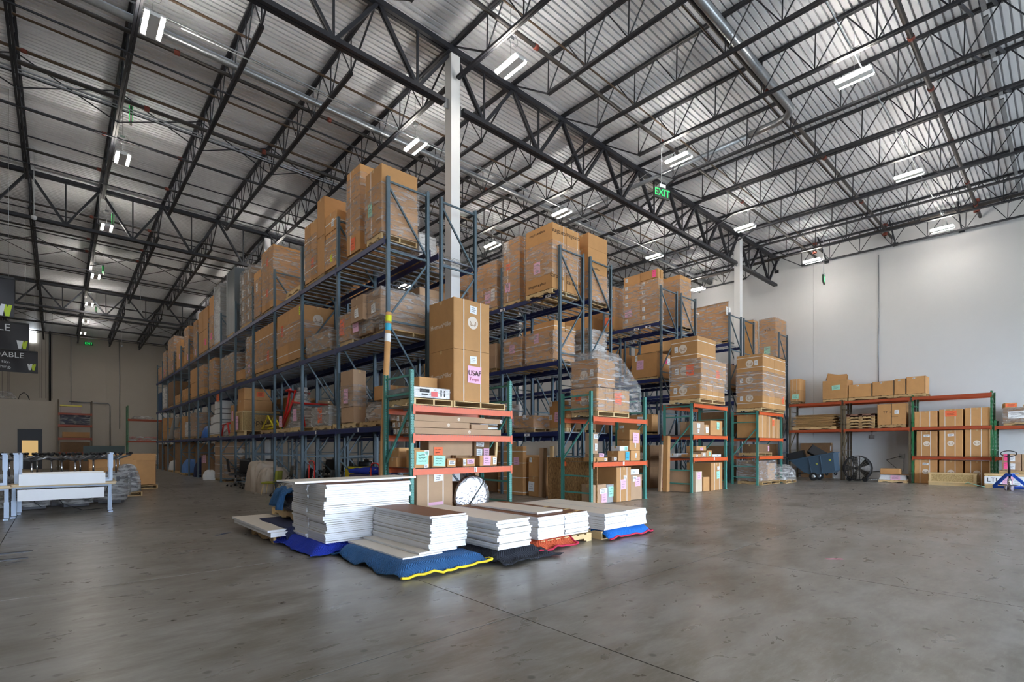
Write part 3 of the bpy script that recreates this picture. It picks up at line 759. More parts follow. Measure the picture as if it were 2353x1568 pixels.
# sprinkler main along the white wall with risers and red couplings
pipe([(27.3, -12, 11.2), (27.3, 24, 11.2)], .075, STEELB, 'thick black sprinkler main running along the top of the white wall', cat='pipe', name='sprinkler_main', n=10)
for Y_ in (8.3, 5.5, 2.5):
    t = pipe([(27.3, Y_, 11.0), (27.3, Y_, 11.45)], .06, STEELB, 'short black riser with red couplings on the wall main, %s from the camera' % ordn([2.5, 5.5, 8.3].index(Y_) + 1), name='sprinkler_riser', grp='sprinkler risers')
    for z_ in (.0, .4): ob('coupling', MB().lathe([(.06, -.05), (.095, -.05), (.095, .05), (.06, .05)], 10).mesh('coupling', COUP), t, (0, 0, z_))
# big duct: along x, an elbow, then away along y
dx = [(8.0, 5.3, 11.12), (12, 5.3, 11.12), (15.3, 5.3, 11.12)] + [(15.3 + .5 * math.sin(t), 5.8 - .5 * math.cos(t), 11.12) for t in (.3, .7, 1.1, PI / 2)] + [(15.8, 9.5, 11.1), (15.8, 10.2, 11.1)]
pipe(dx[:-2] + [(15.8, 6.6, 11.12)], .105, GALV, 'thick galvanised round duct with an elbow under the right roof', cat='duct', name='round_duct', n=14)
pipe([(15.8, 6.6, 11.12), (15.8, 24.0, 11.2)], .07, GALV, 'slimmer galvanised pipe leading away from the duct elbow', cat='duct', name='round_duct', n=12)
# long cable rods near right: thin light conduits
pipe([(8.6, 3.4, 10.78), (28.5, 3.4, 10.78)], .018, GALV, 'thin light conduit running past the lamps near the white wall', cat='conduit', name='conduit')
pipe([(2.0, 12.9, 10.6), (20.6, 12.9, 10.6)], .014, GALV, 'thin light conduit feeding the lamps over the first racks', cat='conduit', name='conduit')
pipe([(14.2, 8.2, 10.66), (14.2, 9.6, 10.3), (14.2, 14, 10.5)], .010, GALV, 'thin cable sagging near the first girder', cat='cable', name='cable')

# ------------------------------------------------------------------ high-bay lamps
LEDM = emit('led_strip', (1.0, .93, .84), LAMP_POWER)
GLOW = mat('lamp_housing', srgb(235, 235, 235), .5)
fm = MB().box(-.095, -.37, -.045, .095, .37, .045).box(-.145, -.37, .033, .145, .37, .045).box(-.18, -.375, -.005, .18, -.355, .03).box(-.18, .355, -.005, .18, .375, .03).mesh('housing', GLOW)
em = MB().box(-.035, -.35, -.03, .035, .35, .03).mesh('led_strip', LEDM)
ringpts = [(.0 + .14 * math.cos(t), -.1, .55 + .14 * math.sin(t)) for t in [i * PI / 8 for i in range(17)]]
cbm = MB().tube(ringpts, .005, 5, cap=False).mesh('hanger_cable', GALV)
jb = MB().box(-.06, -.06, 0, .06, .06, .08).mesh('junction_box', GALV)
lamp0 = thing('high_bay_lamp', 'x', 'lamp', (0, 0, 0))
ob('housing', fm, lamp0, (0, 0, 0)); ob('led_strip', em, lamp0, (-.14, 0, -.01)); ob('led_strip', em, lamp0, (.14, 0, -.01))
ob('hanger_cable', MB().tube([(0, 0, 0), (0, 0, 1)], .005, 5).mesh('hanger_cable', GALV), lamp0, (0, 0, .04)); ob('cable_loop', cbm, lamp0); ob('junction_box', jb, lamp0, (0, 0, .6))
lamps = []
for x, ys_, nm in ((1.5, (3.6, 8.4, 12.93, 19.5, 26.03, 33.8, 40.6, 46.2, 51.2), 'over the left aisle'), (7.85, (3.6, 8.74, 12.94, 24.55, 33, 41), 'above the first rack row'), (14.2, (3.47, 8.07, 12.9, 17.0, 24.5, 33, 41), 'over the second rack row'),
                   (20.62, (3.52, 8.79, 12.94, 18, 24.5), 'over the third rack row'), (26.66, (3.47, 8.2, 13.98, 24.5), 'beside the white wall'), (-5.2, (3.6, 12.9, 19.5, 26, 33.8, 40.6), 'beyond the left aisle')):
    for i, y_ in enumerate(ys_): lamps.append((x, y_, nm, i))
ORD = ['nearest', 'second', 'third', 'fourth', 'fifth', 'sixth', 'seventh', 'eighth', 'farthest']
for i, (x, y_, nm, k) in enumerate(lamps):
    lab = 'glowing twin-strip high-bay lamp %s, the %s one' % (nm, ORD[k])
    o = lamp0 if i == 0 else dup(lamp0)
    o.location = (x, y_, 10.4); [setattr(c, 'scale', (1, 1, zr(y_) - 10.43)) for c in o.children if c.name.startswith('hanger_cable')]; o['label'] = lab; o['category'] = 'lamp'; o['group'] = 'high-bay lamps'

# ------------------------------------------------------------------ exit signs on rods, camera domes
EXG = emit('exit_green', srgb(30, 205, 90), 1.1); EXGD = emit('exit_green_pale', srgb(110, 235, 150), 1.2)
def exit_sign(x, y, z, zt, rz, label, w=.62, h=.32, txt=True):
    t = thing('exit_sign', label, 'exit sign', (x, y, z), rz, 'exit signs')
    ob('sign_body', MB().box(-w / 2, -.03, 0, w / 2, .03, h).mesh('sign_body', mat('exit_body', srgb(60, 66, 62), .5)), t)
    for s_ in (-1, 1):
        me = textmesh('EXIT', h * .95, EXG if txt else EXGD, .004)
        o = ob('lettering', me, t, (0, s_ * .036, h / 2), (PI / 2, 0, 0 if s_ < 0 else PI))
    ob('battery_box', MB().box(-.12, -.06, h, .12, .06, h + .1).mesh('battery_box', WHITEG), t)
    ob('rod', MB().tube([(0, 0, h + .1), (0, 0, zr(y) - z - .002)], .012, 6).mesh('rod', WHITEG), t)
exit_sign(13.85, 8.45, 9.2, 10.8, -.25, 'green exit sign hanging from a white rod near the first girder')
exit_sign(26.2, 7.6, 9.1, 10.9, .2, 'pale green exit sign hanging before the white wall, seen edge-on', txt=False)
x_, y_ = 1.65, 21.0
for px, py, Y_, lab in ((301, 265, 18.6, 'green exit sign seen edge-on under the nearest aisle joist'), (259, 505, 27.0, 'green exit sign seen edge-on under the second aisle lamp'), (237, 621, 33.5, 'green exit sign seen edge-on by the fourth aisle lamp'), (221, 713, 42.0, 'green exit sign seen edge-on far down the aisle')):
    X_ = xat(Y_, px); exit_sign(X_, Y_, zat(X_, Y_, py) - .15, 10.9, 1.5, lab)
X_ = xat(56.3, 204); exit_sign(X_, 56.4, zat(X_, 56.3, 793), 10.3, 0, 'green exit sign on the far end wall', w=.55, h=.26)
for px, py, Y_, zt, lab in ((1209, 486, 16.5, 10.9, 'small white dome camera on a rod above the second rack row'), (1550, 640, 16.0, 10.9, 'small dome detector on a rod before the white wall'), (78, 500, 24.0, 10.9, 'white dome detector on a rod over the left aisle'), (323, 715, 38.0, 10.6, 'dome detector on a rod near the far girder'), (280, 795, 52.0, 10.6, 'dome detector on a rod before the far wall')):
    X_ = xat(Y_, px); Z_ = zat(X_, Y_, py)
    t = thing('ceiling_detector', lab, 'detector', (X_, Y_, Z_))
    ob('dome', MB().lathe([(0, -.08), (.06, -.06), (.08, 0), (.08, .05), (0, .05)], 12).mesh('dome', WHITEG), t)
    ob('rod', MB().tube([(0, 0, .05), (0, 0, zr(Y_) - Z_ - .002)], .01, 6).mesh('rod', WHITEG), t)

# ------------------------------------------------------------------ racks
_rk = {}
def rack(name, label, origin, rz, xs, depth, height, levels, pm, bm_, back=True, grp=None, nch=8, hz=None, diag=None, deck=True, beam_h=.12, wires=True, skip=(), topcap=0):
    """Pallet rack in its own frame: front face looks to local -y, uprights at local x = xs."""
    t = thing(name, label, 'pallet rack', origin, rz, grp)
    pk = (pm.name, height)
    if pk not in _rk:
        a = MB(); w_, d_ = .038, .07
        a.box(-w_, 0, 0, w_, .003, height, 1); a.box(-w_, .003, 0, -w_ + .003, d_, height, 0); a.box(w_ - .003, .003, 0, w_, d_, height, 0)
        a.box(-.055, -.02, 0, .055, .09, .012, 0)
        _rk[pk] = a.mesh('post', [pm, HOLED.get(pm.name, pm)])
    post = _rk[pk]
    hz = hz or [.15, 1.25, 2.75, 4.27, 5.8, 7.3]
    diag = diag or [(.2, 1.2, 1), (1.3, 2.7, 0), (2.8, 4.2, 1), (4.35, 5.7, 0), (5.9, 7.2, 1)]
    hk = ('h', pm.name, depth)
    if hk not in _rk: _rk[hk] = MB().bar((0, .06, 0), (0, depth - .06, 0), .034, .04).mesh('horizontal_brace', pm)
    dms = []
    for z0, z1, f in diag:
        dk = ('d', pm.name, depth, round(z1 - z0, 2), f)
        if dk not in _rk:
            ya, yb = (depth - .05, .05) if f else (.05, depth - .05)
            _rk[dk] = MB().bar((0, ya, 0), (0, yb, z1 - z0), .034, .04).mesh('diagonal_brace', pm)
        dms.append((_rk[dk], z0))
    for x in xs:
        f = ob('upright_frame', post, t, (x, 0, 0))
        ob('post', post, f, (0, depth, 0), (0, 0, PI))
        for z in hz: ob('horizontal_brace', _rk[hk], f, (0, 0, z))
        for m_, z in dms: ob('diagonal_brace', m_, f, (0, 0, z))
    for i in range(len(xs) - 1):
        L_ = abs(xs[i + 1] - xs[i]) - .076; xm = (xs[i] + xs[i + 1]) / 2
        for li, z in enumerate(levels):
            if (i, li) in skip: continue
            bk = ('b', bm_.name, round(L_, 2), beam_h)
            if bk not in _rk:
                a = MB().box(-L_ / 2, -.045, -beam_h, L_ / 2, -.005, -.03).box(-L_ / 2, -.045, -.03, L_ / 2, -.02, 0)
                for s_ in (-1, 1): a.box(s_ * L_ / 2 - .0 if s_ > 0 else -L_ / 2 - .045, -.05, -beam_h - .05, s_ * L_ / 2 + .045 if s_ > 0 else -L_ / 2, -.044, .02)
                _rk[bk] = a.mesh('beam', bm_)
            ob('beam', _rk[bk], t, (xm, 0, z)); ob('beam', _rk[bk], t, (xm, depth, z), (0, 0, PI))
            if not deck: continue
            wk = ('w', round(L_, 2), depth, wires)
            if wk not in _rk:
                a = MB(); q = .0028
                if wires:
                    n1 = int(L_ / .06)
                    for k in range(n1 + 1):
                        x = -L_ / 2 + .02 + (L_ - .04) * k / n1
                        a.quad([(x - q, 0, 0), (x + q, 0, 0), (x + q, depth, 0), (x - q, depth, 0)], 0); a.quad([(x, 0, -q), (x, 0, q), (x, depth, q), (x, depth, -q)], 0)
                        a.box(x - q, -.048, -.028, x + q, -.045, .004)
                    for k in range(15):
                        y = .02 + (depth - .04) * k / 14; a.quad([(-L_ / 2, y - q, .004), (L_ / 2, y - q, .004), (L_ / 2, y + q, .004), (-L_ / 2, y + q, .004)], 0)
                _rk[wk] = a.mesh('wire_deck', WIRE)
                _rk[('ch', depth)] = MB().box(-.025, .0, -.032, .025, depth, -.006).mesh('deck_channel', GALVD)
            wd = ob('wire_deck', _rk[wk], t, (xm, 0, z + .006))
            for k in range(nch):
                ob('deck_channel', _rk[('ch', depth)], wd, (-L_ / 2 + L_ * (k + .5) / nch, 0, 0))
    return t
YA = [9.92, 12.51, 15.07, 17.58, 20.03, 22.47, 24.9, 27.3, 29.68, 32.05, 34.42, 36.72, 39.02, 41.3, 43.55]
LV = [1.98, 4.03, 6.07]
RZ = -PI / 2
def rowxs(Ys): return [-(y - 9.92) for y in Ys]
YB = [9.92 + 2.56 * k for k in range(14)]
rack('pallet_rack', 'long blue and grey pallet rack row along the left aisle', (5.3, 9.92, 0), RZ, rowxs(YA), 1.07, 7.4, LV, SLATE, NAVY)
rack('pallet_rack', 'blue and grey pallet rack row back to back with the left aisle row', (6.68, 9.92, 0), RZ, rowxs([9.92, 12.51, 15.07, 17.58, 20.03, 22.47, 24.9, 27.3, 29.68, 32.05]), 1.07, 7.4, LV, SLATE, NAVY, skip=[(0, 2)] and (), wires=True)
rack('pallet_rack', 'second pallet rack row, near half facing the first row', (10.8, 9.92, 0), RZ, rowxs(YB[:10]), 1.1, 7.4, LV, SLATE, NAVY)
rack('pallet_rack', 'second pallet rack row, rear half back to back', (12.18, 9.92, 0), RZ, rowxs(YB[:6]), 1.1, 7.4, LV, SLATE, NAVY)
rack('pallet_rack', 'third pallet rack row, near half', (16.2, 9.92, 0), RZ, rowxs(YB[:6]), 1.15, 7.4, LV, SLATE, NAVY)
rack('pallet_rack', 'third pallet rack row, rear half back to back', (17.6, 9.92, 0), RZ, rowxs(YB[:4]), 1.15, 7.4, LV, SLATE, NAVY)
rack('pallet_rack', 'fourth pallet rack row, near half', (21.68, 9.92, 0), RZ, rowxs(YB[:4]), 1.2, 7.4, LV, SLATE, NAVY)
rack('pallet_rack', 'fourth pallet rack row, rear half by the second white column', (23.1, 9.92, 0), RZ, rowxs(YB[:4]), 1.15, 7.4, LV, SLATE, NAVY, skip=((0, 0), (0, 1), (0, 2)))
rack('pallet_rack', 'last single pallet rack against the white wall', (27.24, 9.92, 0), RZ, rowxs(YB[:4]), 1.15, 7.4, LV, SLATE, NAVY)
# short teal and orange racks across the row ends
OH = [.3, .75, 2.55, 2.9]; OD = [(1.2, 2.3, 1)]
rack('short_pallet_rack', 'short teal and orange rack with long flat cartons, the nearest one', (5.03, 8.4, 0), 0, [0, 2.52], 1.07, 3.0, [1.1, 1.76, 2.32], TEAL, ORANGE, nch=3, hz=OH, diag=OD)
rack('short_pallet_rack', 'short teal and orange rack with wrapped cartons on top and OSB sheet inside', (10.42, 8.4, 0), 0, [0, 2.5], 1.07, 3.0, [1.12, 2.33], TEAL, ORANGE, nch=3, hz=OH, diag=OD)
rack('short_pallet_rack', 'short teal and orange rack with three tiers of round-marked cartons on top', (15.66, 8.4, 0), 0, [0, 2.48], 1.07, 3.0, [1.17, 1.93, 2.98], TEAL, ORANGE, nch=3, hz=OH, diag=OD)
rack('short_pallet_rack', 'short teal and orange rack farthest from the camera before the white wall', (20.93, 8.4, 0), 0, [0, 2.5], 1.07, 3.0, [1.16, 1.91, 2.97], TEAL, ORANGE, nch=3, hz=OH, diag=OD)
# racks along the white wall
def wx(Ys): return [-(y - 9.46) for y in Ys]
WR = [3.68, 2.385]
rack('wall_rack', 'brown posted orange beamed rack on the white wall above the tilt cart', (27.24, 9.46, 0), RZ, wx([7.16, 9.4][::-1]), 1.1, 3.75, WR, BROWNP, ORANGED, nch=2, hz=[.5, 1.4, 2.6, 3.3], diag=[(.6, 1.35, 1), (1.5, 2.5, 0)])
rack('wall_rack', 'green posted orange beamed rack on the white wall holding wrapped pallet loads and carton rows', (27.24, 9.46, 0), RZ, wx([7.05, 4.62][::-1]), 1.1, 3.72, WR, BROWNP, ORANGED, nch=2, hz=[.5, 1.4, 2.6, 3.3], diag=[(.6, 1.35, 1), (1.5, 2.5, 0)])
rack('wall_rack', 'green posted three-beam rack on the white wall holding nine strapped cartons', (27.24, 9.46, 0), RZ, wx([4.52, 2.06][::-1]), 1.1, 3.76, [3.68, 2.385, 1.14], GREEN, ORANGED, nch=2, hz=[.5, 1.4, 2.6, 3.3], diag=[(.6, 1.35, 1), (1.5, 2.5, 0)], skip=())
rack('wall_rack', 'green posted rack bay behind the pallet jack at the right picture edge', (27.24, 9.46, 0), RZ, wx([1.96, -.6][::-1]), 1.1, 2.6, [2.36, 1.14], GREEN, ORANGED, nch=2, hz=[.5, 1.4, 2.3], diag=[(.6, 1.35, 1)])
# low racks at the far end of the left aisle
rack('far_rack', 'small orange beamed rack on the far wall with red bags', (xat(52, 294), 52, 0), 0, [0, 2.9], 1.2, 5.0, [1.0, 2.1, 3.9], GREEN, ORANGED, nch=0, hz=[.5, 2.5, 4.6], diag=[(.6, 2.4, 1)], skip=((0, 0),))
rack('far_rack', 'tall dark rack beside the white office with wrapped blankets on top', (xat(46, 134), 46, 0), 0, [0, 1.75], 1.2, 4.8, [1.2, 2.2, 3.1, 3.9], BROWNP, ORANGED, nch=3, hz=[.5, 2.5, 4.4], diag=[(.6, 2.4, 1)])

# ------------------------------------------------------------------ loads of the long left row (aisle face x = 5.33)
A = 5.33
L1, L2, L3 = 1.99, 4.04, 6.08
# top level, from the near end
load('the two-tier wrapped load on top of the nearest bay', 5.24, 840, 880.7, 374, L3, pq=961, tiers=[.46, 1], xc=1, wr=(0, .72), straps=(('x', .35),), notes={(0, 0, 0): (('x', .3, .92, .2, .3, 'm'),)}, palparts=True, Y=(10.02, 10.78), palm=WOODL)
load('the tall narrow wrapped column beside the nearest top load', A, 777, 803, 375, L3, tiers=[.3, .64, 1], straps=(('x', .3),), wr=(.2, .9), notes={(0, 0, 0): (('x', .5, .35, .24, .3, 'o'),)}, palparts=True, Y=(11.25, 12.0), depth=.95)
load('the strapped high load in the second top bay', A, 744, 775, 480, L3, tiers=3, straps=(('h', .5),), wr=(.05, .55), notes={(0, 0, 0): (('x', .6, .5, .14, .2, 'y'),), (2, 0, 0): (('x', .7, .4, .14, .2, 'w'),)}, Y=(12.62, 13.35))
load('the tall plain carton pair in the second top bay', A, 716, 730, 449, L3, tiers=2, Y=(13.4, 13.9), depth=.9)
load('the low wide wrapped load in the second top bay', A, 693, 727, 501, L3, tiers=2, cols=2, straps=(('h', .4),), wr=(.05, .75), notes={(0, 0, 0): (('x', .3, .6, .2, .26, 'o'),)}, Y=(13.95, 14.85))
pallet(A, 15.15, A + 1.05, 16.2, L3, 'short pile of flat wrapped boards on a pallet in the third top bay', palm if 0 else None) if 0 else None
pallet(A, 15.3, A + 1.05, 16.6, L3, 'empty wooden pallet lying on top of the third bay', m=WOODL)
pallet(A, 15.3, A + 1.05, 16.5, L3 + .14, 'second empty pallet stacked on the pallet above the third bay', m=WOODL)
load('the big wrapped load on top of the third and fourth bay', A, 605, 634, 598, L3, tiers=[.55, 1], cols=3, wr=(.1, .95), straps=(('h', .5),), notes={(0, 1, 0): (('x', .5, .5, .2, .26, 'o'),), (1, 1, 0): (('x', .5, .5, .2, .26, 'o'),)}, Y=(17.7, 19.0), ztop=L3 + 2.2, depth=1.35)
load('the tall slim carton column on top of the fourth bay', A, 563, 584, 618, L3, tiers=2, wr=(0, .8), notes={(1, 0, 0): (('x', .5, .3, .2, .3, 'w'),)}, Y=(19.1, 19.9))
for i in range(4):
    for j in range(2):
        carton(A + .02, 20.25 + j * .75, L3 + .14 + i * .5, A + .9, 20.95 + j * .75, L3 + .62 + i * .5, '%s small carton in the %s column of the silver wrapped stack, fifth top bay' % (TW[4][i], CW[2][j]), None, KRAFT2, notes=(('x', .4, .5, .2, .3, 'w'),))
pallet(A, 20.2, A + 1, 21.8, L3, 'wooden pallet under the silver wrapped stack, fifth top bay')
wrap(A, 20.22, L3 + .12, A + .95, 21.75, L3 + 2.2, 'wrinkled film round the small cartons of the fifth top bay', FILMH)
def bundle(x0, y0, z0, x1, y1, z1, label, n, m, em):
    t = thing('panel_bundle', label, 'panels', ((x0 + x1) / 2, (y0 + y1) / 2, z0)); w_ = (y1 - y0) / n
    for i in range(n):
        ob('upright_panel', MB().box(-(x1 - x0) / 2, -w_ / 2 + .006, 0, (x1 - x0) / 2, w_ / 2 - .006, z1 - z0 - .03 * (i % 2)).mesh('upright_panel', m), t, (0, y0 - (y0 + y1) / 2 + w_ * (i + .5), 0))
    ob('corner_guard', MB().box(-(x1 - x0) / 2 - .02, (y1 - y0) / 2 - .02, 0, -(x1 - x0) / 2 + .09, (y1 - y0) / 2 + .02, z1 - z0 + .02).mesh('corner_guard', em), t)
    pallet(x0 + .01, y0, x1 - .01, y1, z0 - .137, 'pallet under ' + label)
bundle(A, 22.6, L3 + .14, A + .9, 23.8, L3 + 2.75, 'tall grey panels with a white corner guard, sixth top bay', 7, SILVER, WHITEG)
bundle(A, 25.0, L3 + .14, A + .9, 26.1, L3 + 2.7, 'bundle of tall silver wrapped panels on the seventh top bay', 6, GALV, WHITEG)
wrap(A, 25.0, L3 + .1, A + .9, 26.1, L3 + 2.7, 'film round the tall silver panels on the seventh top bay', FILM)
for (ya, yb, zt, d, n_, wr_) in ((26.25, 27.2, 2.45, 'the plain load on the far side of the silver panels', 2, (0, .6)), (27.5, 29.6, 2.2, 'the tall load with a red label, eighth top bay', 2, None), (29.9, 30.8, 2.0, 'the striped load on the ninth top bay', 3, (0, .9)), (31.1, 33.4, 2.1, 'the wrapped wide load past the ninth top bay', 3, (.2, .9)),
                         (33.7, 35.9, 1.7, 'the low carton load on the tenth top bay', 1, None), (36.2, 39.3, 2.3, 'the shiny wrapped load on the eleventh top bay', 3, (0, 1)), (39.6, 41.0, 1.8, 'the grey wrapped load on the twelfth top bay', 2, (0, 1)), (41.2, 43.2, 1.0, 'the ragged small load at the far end of the top level', 2, (0, 1))):
    load(d, A, 0, 0, 0, L3, tiers=n_, cols=2 if yb - ya > 1.9 else 1, Y=(ya, yb), ztop=L3 + zt, wr=wr_, wf=FILMH if 'shiny' in d or 'grey' in d else None, notes={(0, 0, 0): (('x', .5, .4, .25, .3, 'p' if n_ % 2 else 'h'),)})
# middle level
# long wrapped cartons across the first bay
pallet(5.45, 10.15, 6.8, 11.5, L2, 'wide wooden pallet under the long wrapped cartons, middle level of the nearest bay', m=WOODL)
for t_, (z0_, z1_, lab_) in enumerate(((.14, .42, 'short lower'), (.42, .80, 'long middle'), (.80, 1.0, 'long topmost'))):
    for c_ in range(2):
        carton(5.5 - .1 * c_ - (.2 if t_ else 0), 10.2 + .65 * c_, L2 + z0_, 6.85, 10.83 + .65 * c_, L2 + z1_ - .004, '%s carton, %s file, of the long wrapped cartons in the nearest bay' % (lab_, CW[2][c_]), None, KRAFT2, notes=(('x', .5, .5, .2, .2, 'w'),) if t_ < 2 else ())
wrap(5.3, 10.17, L2 + .14, 6.87, 11.5, L2 + 1.02, 'shiny film round the long cartons, middle level of the nearest bay', FILM)
tag(put('loose_note', note_mesh(.3, .42, PINK), 'x', (5.26, 11.35, L2 + .42)), 'pink note hanging on the wrapped long cartons, middle level', 'note')
load('the small carton group in the second bay, middle level', A, 754, 798, 753, L2, tiers=1, notes={(0, 0, 0): (('x', .25, .55, .28, .4, 'o'),)}, wr=(0, 1), Y=(11.75, 12.9), palparts=True, palm=WOODL, ztop=L2 + .78)
load('the film-covered white marked load in the second bay, middle level', A, 693, 752, 757, L2, tiers=2, wr=(0, 1), Y=(13.1, 14.7), m=KRAFT2, wf=FILMH, palparts=True)
load('the big strapped block of four by two, third bay, middle level', A, 630, 676, 722, L2, cols=2, tiers=2, straps=(('h', .3),), wr=(.35, .7), notes={(1, 1, 0): (('x', .5, .3, .22, .34, 'o'),), (1, 0, 0): (('x', .96, .75, .1, .25, 'y'),)}, Y=(15.2, 17.35), ztop=L2 + 1.72, logos={(1, 0, 0): (('y', .5, .5, .16),)})
load('the two-column strapped load of the fourth bay, middle level', A, 586, 626, 750, L2, cols=2, tiers=2, straps=(('h', .5),), wr=(.1, .7), notes={(0, 0, 0): (('x', .5, .6, .22, .34, 'o'),)}, Y=(17.75, 19.8), ztop=L2 + 1.66)
load('the tall slim silver wrapped column, fifth bay, middle level', A, 560, 577, 794, L2, tiers=1, Y=(20.15, 20.95), ztop=L2 + 1.6, wr=(0, 1), wf=FILMH, notes={(0, 0, 0): (('x', .5, .2, .3, .3, 'p'),)})
load('the low carton beside the slim silver column, middle level', A, 0, 0, 0, L2, Y=(21.4, 22.3), ztop=L2 + .5)
load('the pile of plastic wrapped cartons, sixth bay, middle level', A, 0, 0, 0, L2, Y=(22.7, 25.8), cols=3, tiers=[.45, .8, 1], ztop=L2 + 1.35, wr=(0, 1), wf=FILMH, m=KRAFT2)
for (ya, yb, zt, d, n_, c_, wr_) in ((26.1, 27.9, 1.6, 'the wrapped load of the eighth bay, middle level', 2, 1, (0, .9)), (28.2, 29.5, 1.55, 'the shiny load of the ninth bay, middle level', 2, 1, (.2, 1)), (29.9, 31.7, 1.6, 'the lidded carton load of the tenth bay, middle level', 2, 1, None), (32.3, 34.2, .75, 'the crowd of small cartons of the eleventh bay, middle level', 2, 4, None), (34.6, 36.4, .6, 'the low small cartons of the twelfth bay, middle level', 2, 3, None), (36.9, 39.9, 1.6, 'the big dark cartons near the far end, middle level', 1, 2, None), (40.1, 41.2, 1.5, 'the white wrapped load near the far end, middle level', 2, 1, (0, 1))):
    load(d, A, 0, 0, 0, L2, tiers=n_, cols=c_, Y=(ya, yb), ztop=L2 + zt, wr=wr_, m=KDARK if 'dark' in d else (WHITEB if 'white' in d else None))
carton(A, 42.1, L2 + .01, A + .9, 43.2, L2 + 1.3, 'dark blue box at the far end, middle level', None, mat('blue_box', srgb(30, 70, 110), .6))
# lowest level
load('the tall tan stack with a pink label, nearest bay, lowest level', A, 749, 778, 865, L1, tiers=[.3, .68, 1], notes={(1, 0, 0): (('x', .45, .55, .26, .36, 'p'),)}, m=KRAFT2, wr=(.3, .7), Y=(11.62, 12.35), ztop=L1 + 1.42, pq=843, palparts=True, palm=WOODL)
# foil-wrapped bundle with yellow bars
def lump(label, name, x0, y0, z0, x1, y1, z1, m, cat='bundle', seed=3, n=14, parts=None, sq=.5, rough=.12, m2=None):
    """A sagging wrapped bundle: superellipsoid with folds."""
    b = MB(); rr = random.Random(seed); ph = [rr.uniform(0, 6) for _ in range(6)]
    cx, cy = (x0 + x1) / 2, (y0 + y1) / 2; a, c, h = (x1 - x0) / 2, (y1 - y0) / 2, z1 - z0
    def se(t, e): return math.copysign(abs(t) ** e, t)
    def fn(u, v):
        th = u * 2 * PI; phi = v * PI / 2
        k = 1 + rough * (math.sin(th * 3 + ph[0] + v * 3) * .5 + math.sin(th * 7 + ph[1] + v * 5) * .35 + math.sin(th * 13 + ph[2]) * .2 + (1 - v) * .55 * abs(math.sin(th * 17 + ph[4])) + .25 * math.sin(th * 9 + v * 11 + ph[5]))
        r = math.cos(phi) ** sq
        return (a * se(math.cos(th), .6) * r * k, c * se(math.sin(th), .6) * r * k, h * math.sin(phi) ** .8 * (1 + rough * .5 * math.sin(th * 5 + ph[3])))
    b.grid(n * 5, n + 4, fn, 0)
    o = ob(name, b.mesh(name, m), None, (cx, cy, z0)); tag(o, label, cat); return o
pallet(5.4, 10.2, 6.4, 11.45, L1, 'old dark pallet under the foil bundle, nearest bay, lowest level')
lump('creased brown and clear film bundle on the pallet with yellow bars, nearest bay', 'wrapped_bundle', 5.42, 10.25, L1 + .14, 6.35, 11.4, L1 + .62, FILMH, seed=5)
lump('crushed packing paper lump inside the creased film bundle', 'packing_paper', 5.5, 10.4, L1 + .14, 6.2, 11.3, L1 + .5, KRAFT2, seed=8)
for i, z_ in enumerate((.35, .68)): tag(ob('yellow_bar', MB().box(-.45, -.03, 0, .45, .03, .04).mesh('yellow_bar', YELM), None, (6.05, 10.35 + .1 * i, L1 + z_)), '%s yellow metal bar in the foil bundle, nearest bay' % ('lower', 'upper')[i], 'bar')
carton(5.55, 10.4, L1 + .63, 6.1, 11.0, L1 + .95, 'small taped carton resting on the crushed film bundle', None, KRAFT)
# clear-wrapped bin with orange note
load('the clear-wrapped grey bin with an orange note, second bay, lowest level', A, 704, 747, 951, L1, Y=(13.1, 14.3), ztop=L1 + .62, wr=(0, 1), wf=FILMH, m=mat('grey_bin', srgb(150, 146, 138), .5), notes={(0, 0, 0): (('x', .5, .55, .3, .42, 'o'),)}, colour='grey', palparts=True, palm=WOODL)
pallet(5.38, 12.6, 6.3, 13.0, L1, 'pale empty pallet end beside the grey bin, second bay', m=WOODL)
# red steel frame under draped film
def frame_tube(name, label, cat, pts, r, m, loc=(0, 0, 0)):
    b = MB()
    for pp in pts: b.tube(pp, r, 7)
    return tag(ob(name, b.mesh(name, m), None, loc), label, cat)
y0, y1 = 15.1, 17.4
frame_tube('red_tube_trestle', 'red steel tube trestle half covered by clear film, third bay, lowest level', 'trestle', [[(5.45, y0 + .1, L1 + .15), (5.45, y0 + .35, L1 + .85), (5.5, y0 + 1.3, L1 + .95), (5.6, y0 + 1.3, L1 + 1.35)], [(5.45, y0 + 1.3, L1 + 1.35), (5.45, y0 + 1.75, L1 + 1.35), (6.2, y0 + 1.7, L1 + 1.3)], [(5.5, y0 + 1.3, L1 + .95), (5.45, y1 - .3, L1 + .2)], [(5.45, y0 + .35, L1 + .85), (6.2, y0 + .3, L1 + .85), (6.2, y0 + .1, L1 + .15)], [(5.5, y0 + 1.5, L1 + 1.35), (5.45, y1 - .6, L1 + .7), (5.45, y1 - .2, L1 + .3)]], .035, REDM)
b = MB(); b.grid(20, 12, lambda u, v: (5.8 + (.42 - .28 * v) * math.cos(u * 2 * PI) * (1 + .1 * math.sin(u * 40)), y0 + 1.25 + (1.0 - .78 * v ** .6) * math.sin(u * 2 * PI) * (1 + .05 * math.sin(u * 50)), L1 + .14 + 1.28 * v), 0)
b.quad([(5.8 + .14 * math.cos(t * PI / 10), y0 + 1.25 + .22 * math.sin(t * PI / 10), L1 + 1.42) for t in range(20)])
tag(ob('draped_film', b.mesh('draped_film', FILMH)), 'tent of clear film over the red steel frame, third bay', 'stretch wrap')
for i, (ya, yb) in enumerate(((15.15, 16.2), (16.3, 17.5))): pallet(5.36, ya, 6.36, yb, L1, '%s pale pallet under the red steel frame' % CW[2][i], m=WOODL)
